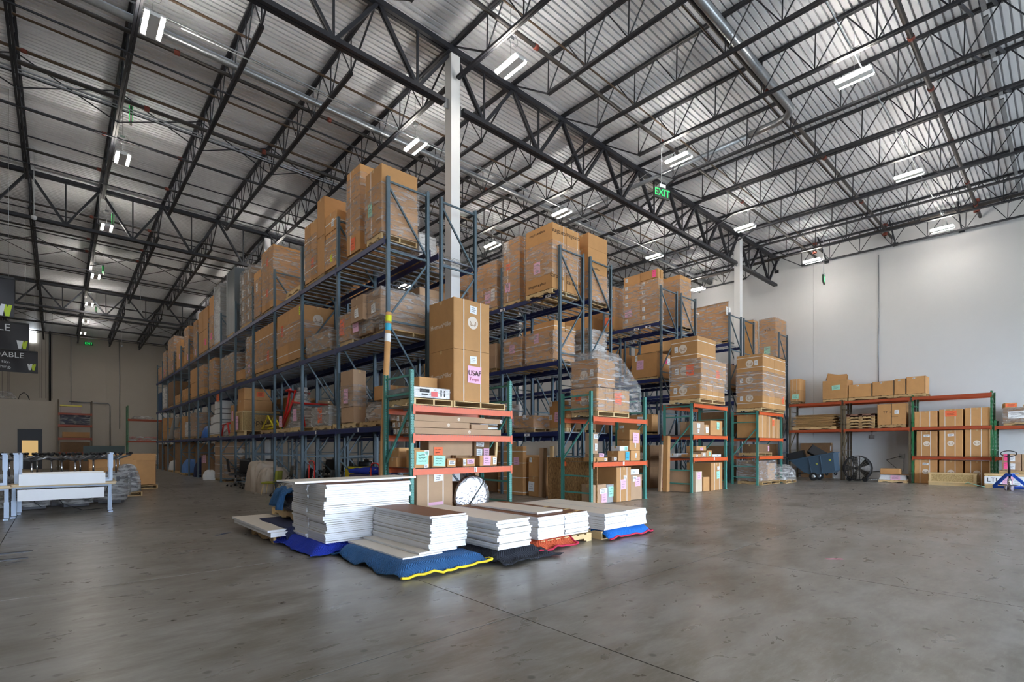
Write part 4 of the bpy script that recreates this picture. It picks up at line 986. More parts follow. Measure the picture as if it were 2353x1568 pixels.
for i, (y_, z_) in enumerate(((15.6, .5), (16.9, .35))): tag(put('loose_note', note_mesh(.3, .36, PINK), 'x', (5.31, y_, L1 + z_)), 'pink note on the film %s the red frame' % ('in front of', 'beyond')[i], 'note')
frame_tube('yellow_tube_trestle', 'bright yellow bent tube frame on a pallet beside the OSB crate', 'frame', [[(5.4, 17.8, L1 + .17), (5.4, 18.5, L1 + .62), (5.4, 19.2, L1 + .17), (5.4, 17.8, L1 + .17)], [(5.5, 17.9, L1 + .3), (5.5, 19.1, L1 + .3)], [(5.6, 17.8, L1 + .17), (5.6, 18.5, L1 + .6), (5.6, 19.2, L1 + .17)]], .03, YELM)
pallet(5.38, 17.75, 6.3, 19.3, L1, 'wooden pallet under the yellow tube frame', m=WOOD)
# OSB crate with frame boards and lettering
def crate(x0, y0, z0, x1, y1, z1, label, face_text=None, osbm=None, feet=.1, texts=()):
    t = thing('plywood_crate', label, 'crate', ((x0 + x1) / 2, (y0 + y1) / 2, z0)); w_, d_, h = (x1 - x0) / 2, (y1 - y0) / 2, z1 - z0; f = feet
    ob('osb_panel', MB().box(-w_, -d_, f, w_, d_, h).mesh('osb_panel', osbm or OSB), t)
    q = .05
    for nm, bx_ in (('frame_board', (-w_ - .02, -d_ - .01, h - .05, w_ + .02, d_ + .01, h + .01)), ('frame_board', (-w_ - .02, -d_ - .01, f, w_ + .02, d_ + .01, f + .04))):
        ob(nm, MB().box(bx_[0], bx_[1], bx_[2], bx_[0] + .02, bx_[4], bx_[5]).box(bx_[0], bx_[1], bx_[2], bx_[3], bx_[1] + .015, bx_[5]).mesh(nm, WOODL), t)
    for y_ in (-d_ + .02, d_ - .1): ob('batten', MB().box(-w_ - .03, y_, f, -w_ - .01, y_ + .08, h).mesh('batten', WOODL), t)
    for x_ in (-w_ + .08, 0, w_ - .08): ob('skid', MB().box(x_ - .045, -d_, 0, x_ + .045, d_, f).mesh('skid', WOODL), t)
    return t
c_ = crate(A, 21.35, L1, 7.62, 22.35, L1 + .95, 'long OSB shipping crate with black lettering, fifth bay, lowest level', feet=.16)
put('lettering', textmesh('Spacefilor', .3, PRINTK), 'y', (-.25, -.53, .52), c_)
tag(put('loose_note', note_mesh(.4, .55, PINK), 'x', (A - .042, 22.05, L1 + .5)), 'pink note on the aisle end of the long OSB crate', 'note')
for i, (xa, xb, za, zb, mm) in enumerate(((6.42, 7.3, .97, 1.3, KDARK), (5.36, 6.4, .97, 1.38, KRAFT), (5.38, 6.35, 1.39, 1.85, KRAFT))):
    carton(xa, 21.4, L1 + za, xb, 22.3, L1 + zb, ('brown carton on the inner half of the OSB crate', 'lower carton on the aisle half of the OSB crate', 'upper carton on the OSB crate with an orange label')[i], None, mm, notes=(('y', .6, .5, .28, .18, 'o'),) if i == 2 else ())
carton(A, 22.6, L1 + .15, A + .9, 23.2, L1 + 1.25, 'tall carton with pink label between crate and white cartons', None, KRAFT, notes=(('x', .5, .6, .25, .4, 'p'),))
pallet(A, 22.55, A + .95, 23.3, L1, 'pallet under the tall carton between crate and white cartons')
frame_tube('red_tube_cart', 'red tube cart frame wrapped in film before the white cartons', 'frame', [[(5.35, 23.5, L1 + .05), (5.35, 23.8, L1 + .55), (5.35, 24.7, L1 + .5)], [(5.35, 23.8, L1 + .55), (6.6, 23.8, L1 + .6)], [(5.35, 24.5, L1 + .5), (5.35, 24.8, L1 + .05)]], .035, REDM)
lump('heap of clear film over the red cart frame', 'film_heap', 5.35, 23.45, L1 + .02, 6.2, 24.8, L1 + .42, FILMH, seed=4, cat='stretch wrap')
k_ = 0
for (ya, yb, za, zb) in ((25.1, 26.6, .14, .6), (26.62, 27.2, .14, .55), (25.1, 26.45, .61, 1.02), (26.5, 26.95, .56, .95), (25.1, 26.2, 1.03, 1.22), (25.1, 26.15, 1.23, 1.62)):
    carton(A + .02, ya, L1 + za, A + 1.3, yb, L1 + zb, 'white carton %s of the white stack, lowest level, seventh bay' % ('at the base', 'at the far foot', 'in the middle', 'on the far step', 'thin near the top', 'at the top')[k_], 'white cartons of the seventh bay', WHITEB, straps=(('h', .1),), sm=STRAPB, name='white_carton'); k_ += 1
pallet(A, 25.05, A + 1.05, 27.22, L1, 'pallet under the stack of white cartons')
lump('bright blue plastic bundle past the white cartons', 'blue_bundle', 5.35, 27.5, L1 + .02, 6.1, 29.3, L1 + .6, mat('blue_plastic', srgb(34, 104, 190), .4), seed=11)
for (ya, yb, zt, d, n_, c_, wr_, mm) in ((30.2, 31.6, 1.35, 'the grey wrapped load of the tenth bay, lowest level', 3, 1, (0, 1), KRAFT2), (31.7, 33.2, .95, 'the white-topped load of the tenth bay, lowest level', 2, 2, (0, 1), WHITEB), (33.4, 34.6, 1.3, 'the slim cartons of the eleventh bay, lowest level', 1, 2, None, None), (35.2, 38.0, .6, 'the low framed goods of the twelfth bay, lowest level', 1, 2, (0, 1), KRAFT2), (39.6, 41.2, 1.5, 'the banded load before the far end, lowest level', 3, 1, None, None), (41.5, 43.2, 1.3, 'the last load of the lowest level', 2, 1, None, KDARK)):
    load(d, A, 0, 0, 0, L1, tiers=n_, cols=c_, Y=(ya, yb), ztop=L1 + zt, wr=wr_, m=mm)
tag(ob('leaning_board', MB().bar((5.5, 38.85, L1 + .1), (5.5, 36.9, L1 + 1.4), .35, .04).mesh('leaning_board', LAMLIT)), 'pale board leaning up in the twelfth bay, lowest level', 'board')
tag(put('hanging_sign', note_mesh(.5, .32, ORNG), 'x', (5.3, 25.3, 3.72)), 'orange sign hanging under the middle beam, seventh bay', 'sign')
# floor level of the left row
load('the tall strapped stack on the floor, seventh bay', 5.5, 0, 0, 0, 0, Y=(25.0, 26.8), ztop=1.78, tiers=2, cols=1, pq=568, straps=(('h', .25), ('h', .75)), m=KRAFT2, wr=(0, .5), notes={(0, 0, 0): (('x', .75, .8, .14, .25, 'm'),)}, logos={(1, 0, 0): (('y', .7, .4, .2),)})
load('the wide carton with three pink labels on the floor, eighth bay', 5.45, 0, 0, 0, 0, Y=(27.45, 29.5), ztop=1.1, cols=1, m=KDARK, notes={(0, 0, 0): (('x', .12, .85, .22, .4, 'p'), ('x', .28, .87, .22, .4, 'p'), ('x', .44, .87, .22, .4, 'p'))}, pal=False)
carton(5.6, 30.9, .01, 6.3, 31.9, 1.75, 'dark tall carton standing behind the blue draped cloth', None, KDARK)
lump('dark navy blanket heap on the floor under the tenth bay', 'blanket_heap', 5.3, 29.85, 0, 6.2, 30.85, .95, QNAVY, seed=21, cat='blanket')
lump('light blue bag on a small pallet beside the navy blanket heap', 'blue_bag', 5.2, 32.3, .12, 5.9, 33.4, .85, mat('pale_blue', srgb(90, 130, 190), .7), seed=22, cat='bag')
pallet(5.15, 32.2, 6.0, 33.6, 0, 'small pallet under the light blue bag')
carton(5.35, 34.6, .14, 6.3, 36.5, 1.85, 'tall dark carton on the floor, twelfth bay', None, KDARK)
pallet(5.35, 34.6, 6.3, 36.5, 0, 'pallet under the tall dark carton, twelfth bay')
lump('white bag heap on a pallet, thirteenth bay', 'white_bag', 5.3, 37.2, .12, 6.0, 38.6, .7, WHITEB, seed=23, cat='bag')
pallet(5.3, 37.1, 6.1, 38.7, 0, 'pallet under the white bag heap')
for i, (ya, yb, zt) in enumerate(((39.2, 40.6, 1.6), (41.4, 43.2, 1.75))): carton(5.35, ya, .01, 6.3, yb, zt, 'dark tall carton on the floor, %s from the far end' % ('second', 'last')[i], None, KDARK)
lump('small white and pink bag on the floor by the strapped stack', 'plastic_bag', 5.1, 26.9, .01, 5.6, 27.25, .45, WHITEB, seed=24, cat='bag')

# ---- second face of the first pair (x = 6.68 .. 7.75), seen between the ends and through the row
B_ = 6.72
load('the low wrapped cartons on top of the back row, second bay', B_, 0, 0, 0, L3, Y=(11.4, 13.2), ztop=L3 + .85, cols=2, tiers=2, wr=(0, 1), m=KRAFT2)
load('the white wrapped load on top of the back row, first bay', B_, 0, 0, 0, L3, Y=(10.9, 11.3), ztop=L3 + .8, wr=(0, 1), m=WHITEB, depth=.5)
load('the brown wrapped cartons in the back row, middle level', B_, 0, 0, 0, L2, Y=(10.9, 12.3), ztop=L2 + 1.5, tiers=2, cols=2, wr=(0, .8), m=KRAFT2)
load('the plain cartons in the back row, second bay, middle level', B_, 0, 0, 0, L2, Y=(12.8, 14.6), ztop=L2 + 1.3, tiers=2, cols=2)
load('the strapped cartons in the back row, lowest level, first bay', B_, 0, 0, 0, L1, Y=(10.9, 12.3), ztop=L1 + 1.1, tiers=2, xc=2, straps=(('h', .5),), notes={(1, 0, 0): (('y', .4, .6, .2, .26, 'o'),)})
load('the shiny low load in the back row, lowest level, second bay', B_, 0, 0, 0, L1, Y=(12.8, 14.8), ztop=L1 + .9, cols=2, wr=(0, 1), m=KRAFT2)
for i, y_ in enumerate((15.3, 17.8, 20.3, 22.7)):
    load('the back row load behind the long row, lowest level, bay %s' % ['three', 'four', 'five', 'six', 'seven'][i], B_, 0, 0, 0, L1, Y=(y_, y_ + 1.6 + .3 * (i % 2)), ztop=L1 + .9 + .3 * (i % 3), tiers=2, m=(KRAFT2, KDARK, KRAFT)[i % 3], notes={(0, 0, 0): (('x', .5, .5, .2, .3, 'w'),)})
    if i < 4: load('the back row load behind the long row, middle level, bay %s' % ['three', 'four', 'five', 'six', 'seven'][i], B_, 0, 0, 0, L2, Y=(y_, y_ + 1.9), ztop=L2 + 1.1 + .2 * (i % 3), m=(KRAFT, KDARK, KRAFT2)[i % 3])
    if i < 3: load('the back row load on top behind the long row, bay %s' % ['three', 'four', 'five', 'six', 'seven'][i], B_, 0, 0, 0, L3, Y=(y_, y_ + 1.9), ztop=L3 + .9 + .3 * (i % 2), m=(KRAFT, KDARK, KRAFT2)[i % 3])

# ------------------------------------------------------------------ second row (x = 10.83)
C1 = 10.83
TXT = lambda s, z, ro=0: s
load('the lettered four carton block on top of the second row end', 10.62, 0, 0, 0, L3 - .08, Y=(10.02, 11.15), xc=2, tiers=[.52, 1], pq=1332, ztop=8.05, wr=(.22, .72), palm=WOODL, palparts=True,
     straps=(('y', .8),), notes={(0, 0, 0): (('x', .45, .72, .28, .34, 'p'),)},
     texts={(0, 0, 0): (('x', .45, .2, 'imagine a place', .12, 0), ('y', .35, .38, 'carolina', .19, 0)), (1, 0, 0): (('x', .45, .8, 'imagine a place', .11, PI), ('y', .45, .74, 'carolina', .19, PI)), (0, 0, 1): (('y', .5, .3, 'carolina', .19, 0),), (1, 0, 1): (('y', .5, .76, 'carolina', .19, PI),)})
load('the tall two-tier strapped stack beside the lettered block', C1, 0, 0, 0, L3, Y=(11.62, 12.45), tiers=[.52, 1], ztop=8.2, straps=(('x', .3), ('y', .4)), wr=(0, 1), pq=1221, notes={(0, 0, 0): (('x', .3, .45, .24, .3, 'p'),), (1, 0, 0): (('x', .15, .8, .2, .34, 'w'), ('x', .3, .1, .2, .2, 'o'))}, palm=WOODL, palparts=True)
load('the wide wrapped load in the second bay top, second row', C1, 0, 0, 0, L3, Y=(12.75, 14.3), tiers=[.45, .8, 1], cols=2, ztop=7.75, wr=(0, 1), notes={(0, 0, 0): (('x', .4, .55, .3, .4, 'p'), ('x', .75, .6, .2, .4, 'w')), (0, 1, 0): (('x', .3, .6, .2, .2, 'o'),)}, m=KRAFT, palparts=True)
load('the wrapped load in the third bay top, second row', C1, 0, 0, 0, L3, Y=(14.9, 17.0), tiers=2, cols=2, ztop=7.95, wr=(0, 1), notes={(0, 1, 0): (('x', .5, .5, .2, .2, 'o'),)})
load('the tall lidded pair on top, rear half of the second row', 12.2, 0, 0, 0, L3 - .08, Y=(9.98, 10.5), pq=1396, tiers=[.78, 1], ztop=8.18, straps=(), texts={(0, 0, 0): (('y', .35, .62, 'HermanMiller', .08, 0),)}, wr=(0, .4))
load('the pink labelled carton, second row, middle level', C1, 1153, 1187, 783, L2 - .05, Y=(11.55, 12.4), ztop=5.02, notes={(0, 0, 0): (('x', .5, .6, .24, .28, 'p'),)}, straps=(('h', .2), ('h', .5)), wr=(0, 1), palparts=True)
cf = load('the pale load marked with circled letters, second row, middle level', C1 - .05, 0, 0, 0, L2 - .05, Y=(10.15, 11.3), ztop=4.98, pq=1320, straps=(('h', .55),), wr=(0, 1), notes={(0, 0, 0): (('x', .4, .8, .2, .28, 'p'),)}, palparts=True)[0]
for i, ch in enumerate('CFS'):
    rg = [(.085 * math.cos(t * PI / 10), .085 * math.sin(t * PI / 10), .002) for t in range(21)]
    me = MB().tube(rg, .006, 4, cap=False).mesh('circled_mark', PRINTK)
    p_ = (-.55, -.58, .68 - .24 * i)
    put('circled_mark', me, 'y', p_, cf); put('lettering', textmesh(ch, .12, PRINTK, .001), 'y', p_, cf)
for i in range(2): carton(11.0 + .5 * i, 10.3, 5.0, 11.48 + .5 * i, 11.2, 5.32 - .08 * i, '%s loose carton on top of the circled-letter load' % ('taller', 'lower')[i], None, KRAFT, straps=(('h', .5),))
for i in range(5): tag(ob('wrapped_ream', MB().box(-.42, -.5, 0, .42, .5, .19).mesh('wrapped_ream', WHITEB if i in (2, 0) else KRAFT2), None, (12.7, 10.55, L2 + .15 + i * .2), (0, 0, .03 * (i % 3 - 1))), '%s layer of the crumpled wrapped stack, rear half of second row' % TW[5][i], 'package')
pallet(12.2, 10.0, 13.2, 11.1, L2, 'pallet under the crumpled wrapped stack, rear half of second row')
wrap(12.26, 10.03, L2 + .1, 13.14, 11.07, L2 + 1.18, 'crumpled film round the stack at the rear half, second row', FILMH)
load('the two-tier marked cartons at the second row end, lowest level', 11.25, 0, 0, 0, L1 - .02, Y=(10.05, 10.75), pq=1313, tiers=2, ztop=2.92, notes={(0, 0, 0): (('x', .55, .8, .3, .3, 'p'), ('x', .1, .8, .12, .16, 'w')), (1, 0, 0): (('x', .1, .85, .12, .16, 'w'), ('y', .7, .8, .14, .2, 'w'))}, palm=WOODL, palparts=True)
load('the foil topped carton with a pink note, second row, lowest level', C1, 0, 0, 0, L1, Y=(11.0, 12.3), ztop=2.5, notes={(0, 0, 0): (('x', .2, .55, .3, .34, 'p'), ('x', .7, .85, .14, .16, 'w'))}, wr=(0, 1), palparts=True)
load('the dark wrapped load in the second row, second bay, lowest level', C1, 0, 0, 0, L1, Y=(12.8, 14.6), ztop=3.0, tiers=2, m=KDARK, wr=(0, 1))
load('the dark load in the second row, third bay, lowest level', C1, 0, 0, 0, L1, Y=(15.4, 17.2), ztop=3.1, tiers=2, m=KDARK)
load('the load in the second row, second bay, middle level', C1, 0, 0, 0, L2, Y=(12.8, 14.6), ztop=5.0, tiers=2, cols=2, m=KRAFT2)
load('the load in the second row, third bay, middle level', C1, 0, 0, 0, L2, Y=(15.4, 17.2), ztop=5.2, tiers=2, cols=1, m=KRAFT)
load('the low load at the rear half of the second row, lowest level', 12.3, 0, 0, 0, L1, Y=(10.6, 11.9), ztop=2.35, m=KDARK)
# floor of second row, behind the nearest short rack and right of it
for i in range(2):
    for j in range(2):
        carton(10.86, 11.5 + j * .62, .01 + i * 0, 11.6, 12.1 + j * .62, 1.55, ('%s tall strapped carton on the floor of the second row' % CW[2][j]) + ('' if i == 0 else ' x'), None, KRAFT, straps=(('h', .06), ('h', .36), ('h', .66), ('h', .9)), notes=(('x', .5, .7, .26, .24, 'p'),) if j == 0 else ()) if i == 0 else None
carton(10.9, 10.85, .62, 11.4, 11.3, 1.22, 'upper dark carton in front of the strapped tall ones, second row floor', None, KRAFT, notes=(('x', .25, .85, .12, .14, 'w'),))
carton(10.9, 10.85, .01, 11.4, 11.3, .61, 'lower dark carton with a white sheet, second row floor', None, KRAFT, notes=(('x', .3, .5, .26, .3, 'w'),))
for i, (y_, zt, mm, tl, nm) in enumerate(((10.72, 1.5, KRAFT2, .03, 'broad brown flat carton'), (10.6, 1.5, KDARK, .03, 'narrow brown flat carton'), (10.3, 1.55, WOODL, .02, 'pale wooden plank'), (10.18, 1.1, KRAFT2, .02, 'short board'))):
    tag(ob('leaning_plank', MB().box(-.02, -.06 if i else -.09, 0, .03, .06 if i else .09, zt).mesh('leaning_plank', mm), None, (10.87, y_, 0.005), (0, tl, 0)), '%s leaning upright by the second row end post' % nm, 'plank')
carton(11.0, 12.9, 1.0, 11.9, 14.3, 1.7, 'dark boards on the floor load of the second row, second bay', None, KDARK)
carton(11.0, 12.9, .01, 11.9, 14.3, .98, 'lower dark carton of the second row floor, second bay', None, KDARK)

# ------------------------------------------------------------------ third row (x = 16.2)
D1 = 16.24
load('the tall three carton stack atop the third row, second bay', D1, 0, 0, 0, L3 - .05, Y=(12.0, 12.7), tiers=3, ztop=7.85, pq=1449, wr=(.3, 1), notes={(0, 0, 0): (('x', .4, .6, .4, .3, 'o'),), (2, 0, 0): (('x', .5, .5, .3, .34, 'w'),)}, palm=WOODL)
load('the small-carton stack atop the third row end', D1, 0, 0, 0, L3 - .05, Y=(10.05, 11.55), tiers=6, cols=2, xc=2, ztop=8.05, pq=1524, wr=(0, .8), notes={(k, c, 0): (('x', .2, .6, .12, .14, 'w'),) for k in range(6) for c in range(2)} | {(1, 1, 0): (('x', .3, .5, .3, .3, 'p'),), (5, 0, 0): (('x', .8, .5, .14, .26, 'h'),)}, palm=WOODL, palparts=True)
load('the tan wrapped tall load atop the third row rear half', 17.7, 0, 0, 0, L3, Y=(10.0, 11.2), tiers=[.6, 1], ztop=8.15, pq=1588, wr=(0, .9), notes={(0, 0, 0): (('y', .1, .2, .12, .12, 'w'),)})
load('the plain two by two cartons, third row, middle level, second bay', D1, 0, 0, 0, L2 - .05, Y=(12.0, 13.2), tiers=3, ztop=5.45, pq=1478, colour='tan')
load('the brown carton with pink note, third row end, middle level', D1, 0, 0, 0, L2 - .05, Y=(10.1, 11.2), ztop=5.0, pq=1541, cols=1, xc=2, notes={(0, 0, 0): (('x', .35, .55, .3, .34, 'p'), ('x', .2, .85, .1, .2, 'w')), (0, 0, 1): (('y', .7, .7, .2, .24, 'w'), ('y', .35, .7, .16, .2, 'h'))}, palm=WOODL, palparts=True)
load('the wide grey wrapped load behind it, third row, middle level', 17.7, 0, 0, 0, L2, Y=(10.3, 11.6), ztop=5.3, tiers=2, m=KDARK)
load('the long carton on the lowest level of the third row end', D1, 0, 0, 0, L1, Y=(10.3, 12.2), ztop=2.75, pq=1512, m=KRAFT, notes={(0, 0, 0): (('x', .75, .6, .3, .34, 'w'), ('x', .3, .3, .2, .1, 'w'))})
load('the load in the third row, second bay, lowest level', D1, 0, 0, 0, L1, Y=(12.6, 14.6), ztop=3.1, tiers=2, m=KDARK)
pallet(16.3, 10.2, 17.3, 11.4, L1 + .9, 'empty wooden pallet lying on the long carton, third row lowest level') if 0 else None
load('the dark cartons on the floor of the third row end', 16.3, 0, 0, 0, 0, Y=(10.4, 12.0), ztop=1.6, tiers=2, cols=2, m=KDARK, logos={(1, 0, 0): (('x', .5, .5, .13),), (0, 0, 0): (('x', .5, .5, .13),)}, pal=False)
carton(16.0, 9.5, .01, 16.5, 9.85, .42, 'small carton with pink note on the floor by the third row', None, KDARK, notes=(('x', .5, .5, .3, .26, 'p'), ))
tag(ob('long_tube_carton', MB().box(-.09, -.08, 0, .09, .08, 1.9).mesh('long_tube_carton', KRAFT), None, (15.45, 9.25, 0.01), (.02, 0, 0)), 'tall narrow upright carton leaning by the third short rack', 'box')
tag(ob('long_tube_carton', MB().box(-.05, -.05, 0, .05, .05, 1.6).mesh('long_tube_carton', KRAFT2), None, (15.32, 9.4, 0.01), (.03, 0, 0)), 'thinner upright carton left of the tall narrow one', 'box')
# ------------------------------------------------------------------ fourth row (x = 21.7) and wall row (x = 27.24)
E1 = 21.75
load('the three-letter marked load atop the fourth row end', E1, 0, 0, 0, L3, Y=(10.0, 11.9), xc=1, tiers=1, cols=2, ztop=7.9, pq=1673, wr=(0, 1), texts={(0, 0, 0): (('x', .5, .5, 'via', .3, 0),), (0, 1, 0): (('x', .6, .45, 'via', .3, 0),)}, notes={(0, 1, 0): (('x', .5, .8, .2, .2, 'w'),), (0, 0, 0): (('y', .4, .75, .4, .35, 'w'),)}, palm=WOODL)
load('the split cartons at the fourth row end, middle level', E1, 0, 0, 0, L2, Y=(10.0, 11.0), ztop=5.2, xc=2, m=KRAFT2)
load('the load of the fourth row, lowest level', E1, 0, 0, 0, L1, Y=(10.0, 11.5), ztop=3.1, tiers=2, m=KDARK)
load('the dark floor load of the fourth row', E1, 0, 0, 0, 0, Y=(10.1, 11.8), ztop=1.6, tiers=2, m=KDARK)
load('the three-letter marked load atop the wall row, second bay', 27.3, 0, 0, 0, L3, Y=(11.0, 11.75), tiers=2, ztop=8.15, pq=1730, wr=(0, 1), texts={(1, 0, 0): (('x', .5, .3, 'via', .3, 0),)}, depth=1.0)
load('the three-letter marked pair atop the wall row end', 27.3, 0, 0, 0, L3, Y=(10.1, 10.9), tiers=[.48, 1], ztop=8.2, pq=1806, wr=(0, 1), texts={(1, 0, 0): (('x', .5, .45, 'via', .3, 0),)}, notes={(0, 0, 0): (('x', .5, .35, .3, .4, 'm'),)}, depth=1.0)
load('the wall row load, middle level', 27.3, 0, 0, 0, L2, Y=(10.1, 11.6), tiers=2, ztop=5.3, m=KRAFT2)
load('the wall row load, lowest level', 27.3, 0, 0, 0, L1, Y=(10.1, 11.6), tiers=2, ztop=3.1, m=KDARK)
carton(27.4, 10.1, .01, 28.3, 12, 1.7, 'dark tall carton on the floor of the wall row', None, KDARK)
for i, y_ in enumerate((12.8, 15.3, 17.8)):
    for nm, X_ in (('third', D1), ('fourth', E1)):
        if i < 2: load('the %s row load on top, %s bay from the end' % (nm, ['third', 'fourth', 'fifth'][i]), X_, 0, 0, 0, L3, Y=(y_ + .4, y_ + 2), ztop=L3 + 1.5, tiers=2, m=KRAFT)

# ------------------------------------------------------------------ nearest short rack (x 5.03..7.55, y 8.4)
S1 = 5.03
pallet(5.0 + 1.02, 8.42, 7.38, 9.5, 2.34, 'pale wooden pallet under the tall two-tier white strapped cartons', m=WOODL)
for i, (za, zb) in enumerate(((2.485, 3.56), (3.565, 4.62))):
    carton(6.06, 8.5, za, 7.02, 9.42, zb, '%s tall square carton with two white straps and a round printed mark' % TW[2][i], None, KRAFT, straps=(('y', .27), ('y', .74)),
           logos=(('y', .52, .56, .135),) if i else (), notes=(('y', .53, .82, .18, .16, 'w'),) + ((('y', .56, .53, .36, .36, 'P'),) if not i else ()), texts=(('x', .5, .5, '~HermanMiller', .14, 0),))
    if not i:
        o_ = bpy.data.objects[-1] if 0 else None
tag(put('sheet_lettering', textmesh('USAF', .15, PRINTK, .001), 'y', (6.06 + .96 * .56, 8.478, 2.485 + 1.07 * .56)), 'black USAF lettering on the pink sheet of the lower tall carton', 'lettering')
tag(put('sheet_lettering', textmesh('Tampa', .09, mat('ink_red', srgb(170, 60, 90), .6), .001), 'y', (6.06 + .96 * .54, 8.478, 2.485 + 1.07 * .44)), 'reddish Tampa lettering on the pink sheet of the lower tall carton', 'lettering')
pallet(5.12, 8.44, 5.98, 9.46, 2.34, 'wooden pallet under the flat white framed package on the nearest short rack', m=WOODL)
t = thing('flat_package', 'flat film-covered package with white printed end and red label, nearest short rack', 'package', (5.5, 8.95, 2.485))
ob('tray', MB().box(-.42, -.5, 0, .42, .5, .2).mesh('tray', mat('glossy_grey', srgb(120, 128, 132), .2)), t)
ob('end_label', MB().box(-.42, -.506, .005, .42, -.5, .2).mesh('end_label', PAPER), t)
ob('red_label', MB().box(-.02, -.512, .03, .13, -.506, .13).mesh('red_label', REDM), t)
ob('printing', MB().box(-.28, -.51, .1, -.06, -.506, .17, 0).box(-.24, -.51, .05, -.1, -.506, .08, 0).box(.2, -.51, .04, .23, -.506, .17, 0).box(.28, -.51, .04, .31, -.506, .17, 0).mesh('printing', INK), t)
wrap(5.08, 8.46, 2.485, 5.92, 9.44, 2.68, 'clear film over the flat package on the nearest short rack', FILM, amp=.004)
carton(5.55, 9.0, 2.69, 6.0, 9.4, 2.98, 'open plain carton standing on the flat package', None, KRAFT)
# long slim cartons on the middle shelf
k_ = 0
for r_, (n_, z_) in enumerate(((5, 1.775), (5, 1.905), (4, 2.03))):
    for c_ in range(n_):
        Ls = (1.9, 1.35, 1.7, 1.55, 2.05)[(c_ + r_ * 2) % 5] if c_ == 0 else 1.5
        if c_ == 0: Ls = (2.2, 1.35, 1.75)[r_]
        y_ = 8.44 + c_ * .165; x_ = 5.1 - .02 * ((c_ + r_) % 2)
        carton(x_, y_, z_, x_ + Ls, y_ + .155, z_ + .12, '%s long slim carton, row %s from the front, middle shelf of the nearest short rack' % (TW[3][r_], ['one', 'two', 'three', 'four', 'five'][c_]), None, KRAFT2, notes=(('x', .5, .5, .09, .09, 'w'),), logos=(('y', .6, .5, .035),) if c_ == 0 else (), name='long_carton'); k_ += 1
carton(6.75, 8.45, 2.03, 7.35, 8.62, 2.13, 'slim carton end lying at the inner side of the middle shelf, upper', None, KRAFT2, notes=(('y', .92, .5, .06, .06, 'w'),))
carton(6.48, 8.45, 1.905, 6.95, 8.62, 2.0, 'short slim carton in the middle of the middle shelf', None, KRAFT2)
for i in range(6): tag(ob('striped_sheet', MB().box(0, 0, 0, .5, .6, .035).mesh('striped_sheet', WHITEB if i % 2 else KDARK), None, (6.9 + .02 * (i % 2), 8.7, 1.79 + i * .045)), '%s flat packet of the black and white striped pile on the middle shelf' % ['first', 'second', 'third', 'fourth', 'fifth', 'sixth'][i], 'packet', 'striped packets on the middle shelf')
# lower shelf
Z = 1.115
carton(5.1, 8.44, Z, 5.44, 8.75, Z + .34, 'carton with a big mint note at the left of the lower shelf', None, KRAFT, notes=(('y', .5, .55, .27, .25, 'm'), ('y', .8, .85, .1, .1, 'w'), ('y', .75, .1, .1, .07, 'w')))
carton(5.5, 8.44, Z, 5.83, 8.75, Z + .24, 'carton with a mint note second on the lower shelf', None, KRAFT, notes=(('y', .5, .52, .28, .2, 'm'),))
carton(5.86, 8.44, Z, 6.08, 8.65, Z + .17, 'small carton with a white label before the orange sheet', None, KRAFT, notes=(('y', .5, .5, .16, .09, 'w'),))
carton(5.75, 8.95, Z, 6.9, 9.3, Z + .57, 'wide flat carton standing at the back of the lower shelf with an orange sheet', None, KRAFT2, notes=(('y', .2, .5, .22, .24, 'o'),))
carton(6.25, 8.44, Z, 6.58, 8.7, Z + .17, 'small low carton with pink label on the lower shelf', None, KRAFT, notes=(('y', .6, .6, .18, .1, 'p'), ('y', .12, .5, .07, .13, 'w')))
carton(6.7, 8.44, Z, 7.18, 8.75, Z + .22, 'carton with pink and white notes right on the lower shelf', None, KRAFT, notes=(('y', .4, .5, .2, .2, 'p'), ('y', .85, .5, .1, .16, 'w')))
carton(6.3, 8.76, Z, 6.7, 8.94, Z + .23, 'dark low carton behind the pink labelled ones', None, KDARK)
carton(6.95, 8.95, Z, 7.4, 9.3, Z + .55, 'dark brown carton with three labels at the back right of the lower shelf', None, KDARK, notes=(('y', .35, .85, .22, .1, 'w'), ('y', .3, .5, .16, .18, 'w'), ('y', .75, .5, .16, .2, 'p')))
tag(ob('wood_stick', MB().box(-.03, -.02, 0, .03, .02, .52).mesh('wood_stick', WOODL), None, (7.26, 8.6, Z), (-.05, .12, 0)), 'short pale timber leaning at the right end of the lower shelf', 'timber')
for i, (a_, z_) in enumerate(((5.06, 0), (5.06, .2))): carton(a_ + .05 * i, 9.05, Z + z_, a_ + .55, 9.4, Z + z_ + .19, '%s plain carton at the back left of the lower shelf' % TW[2][i], None, KRAFT)
# on the floor below
carton(5.14, 8.42, .01, 5.98, 8.95, .98, 'large strapped carton on the floor with white and pink sheets, nearest short rack', None, KRAFT2, straps=(('y', .3), ('y', .72)), notes=(('y', .58, .93, .2, .14, 'w'), ('y', .52, .28, .34, .3, 'p')))
carton(6.0, 8.7, .01, 6.25, 9.0, .35, 'small carton on the floor between the strapped carton and the foil disc', None, KRAFT)
carton(6.0, 9.0, .01, 6.9, 9.4, .75, 'dark carton on the floor behind the foil disc', None, KDARK)
t = thing('foil_disc', 'large round silver foil disc with a dark diagonal strap, on the floor', 'disc', (6.55, 8.52, .46), 0)
b = MB().lathe([(0, -.05), (.3, -.055), (.44, -.05), (.47, -.02), (.46, .04), (.3, .05), (0, .05)], 40, (0, 0, 0), 0, 'y')
ob('foil_face', b.mesh('foil_face', FOIL), t)
ob('strap', MB().bar((-.28, -.062, -.36), (.3, -.062, .34), .025, .006, up=(0, 1, 0)).mesh('strap', STRAPB), t)
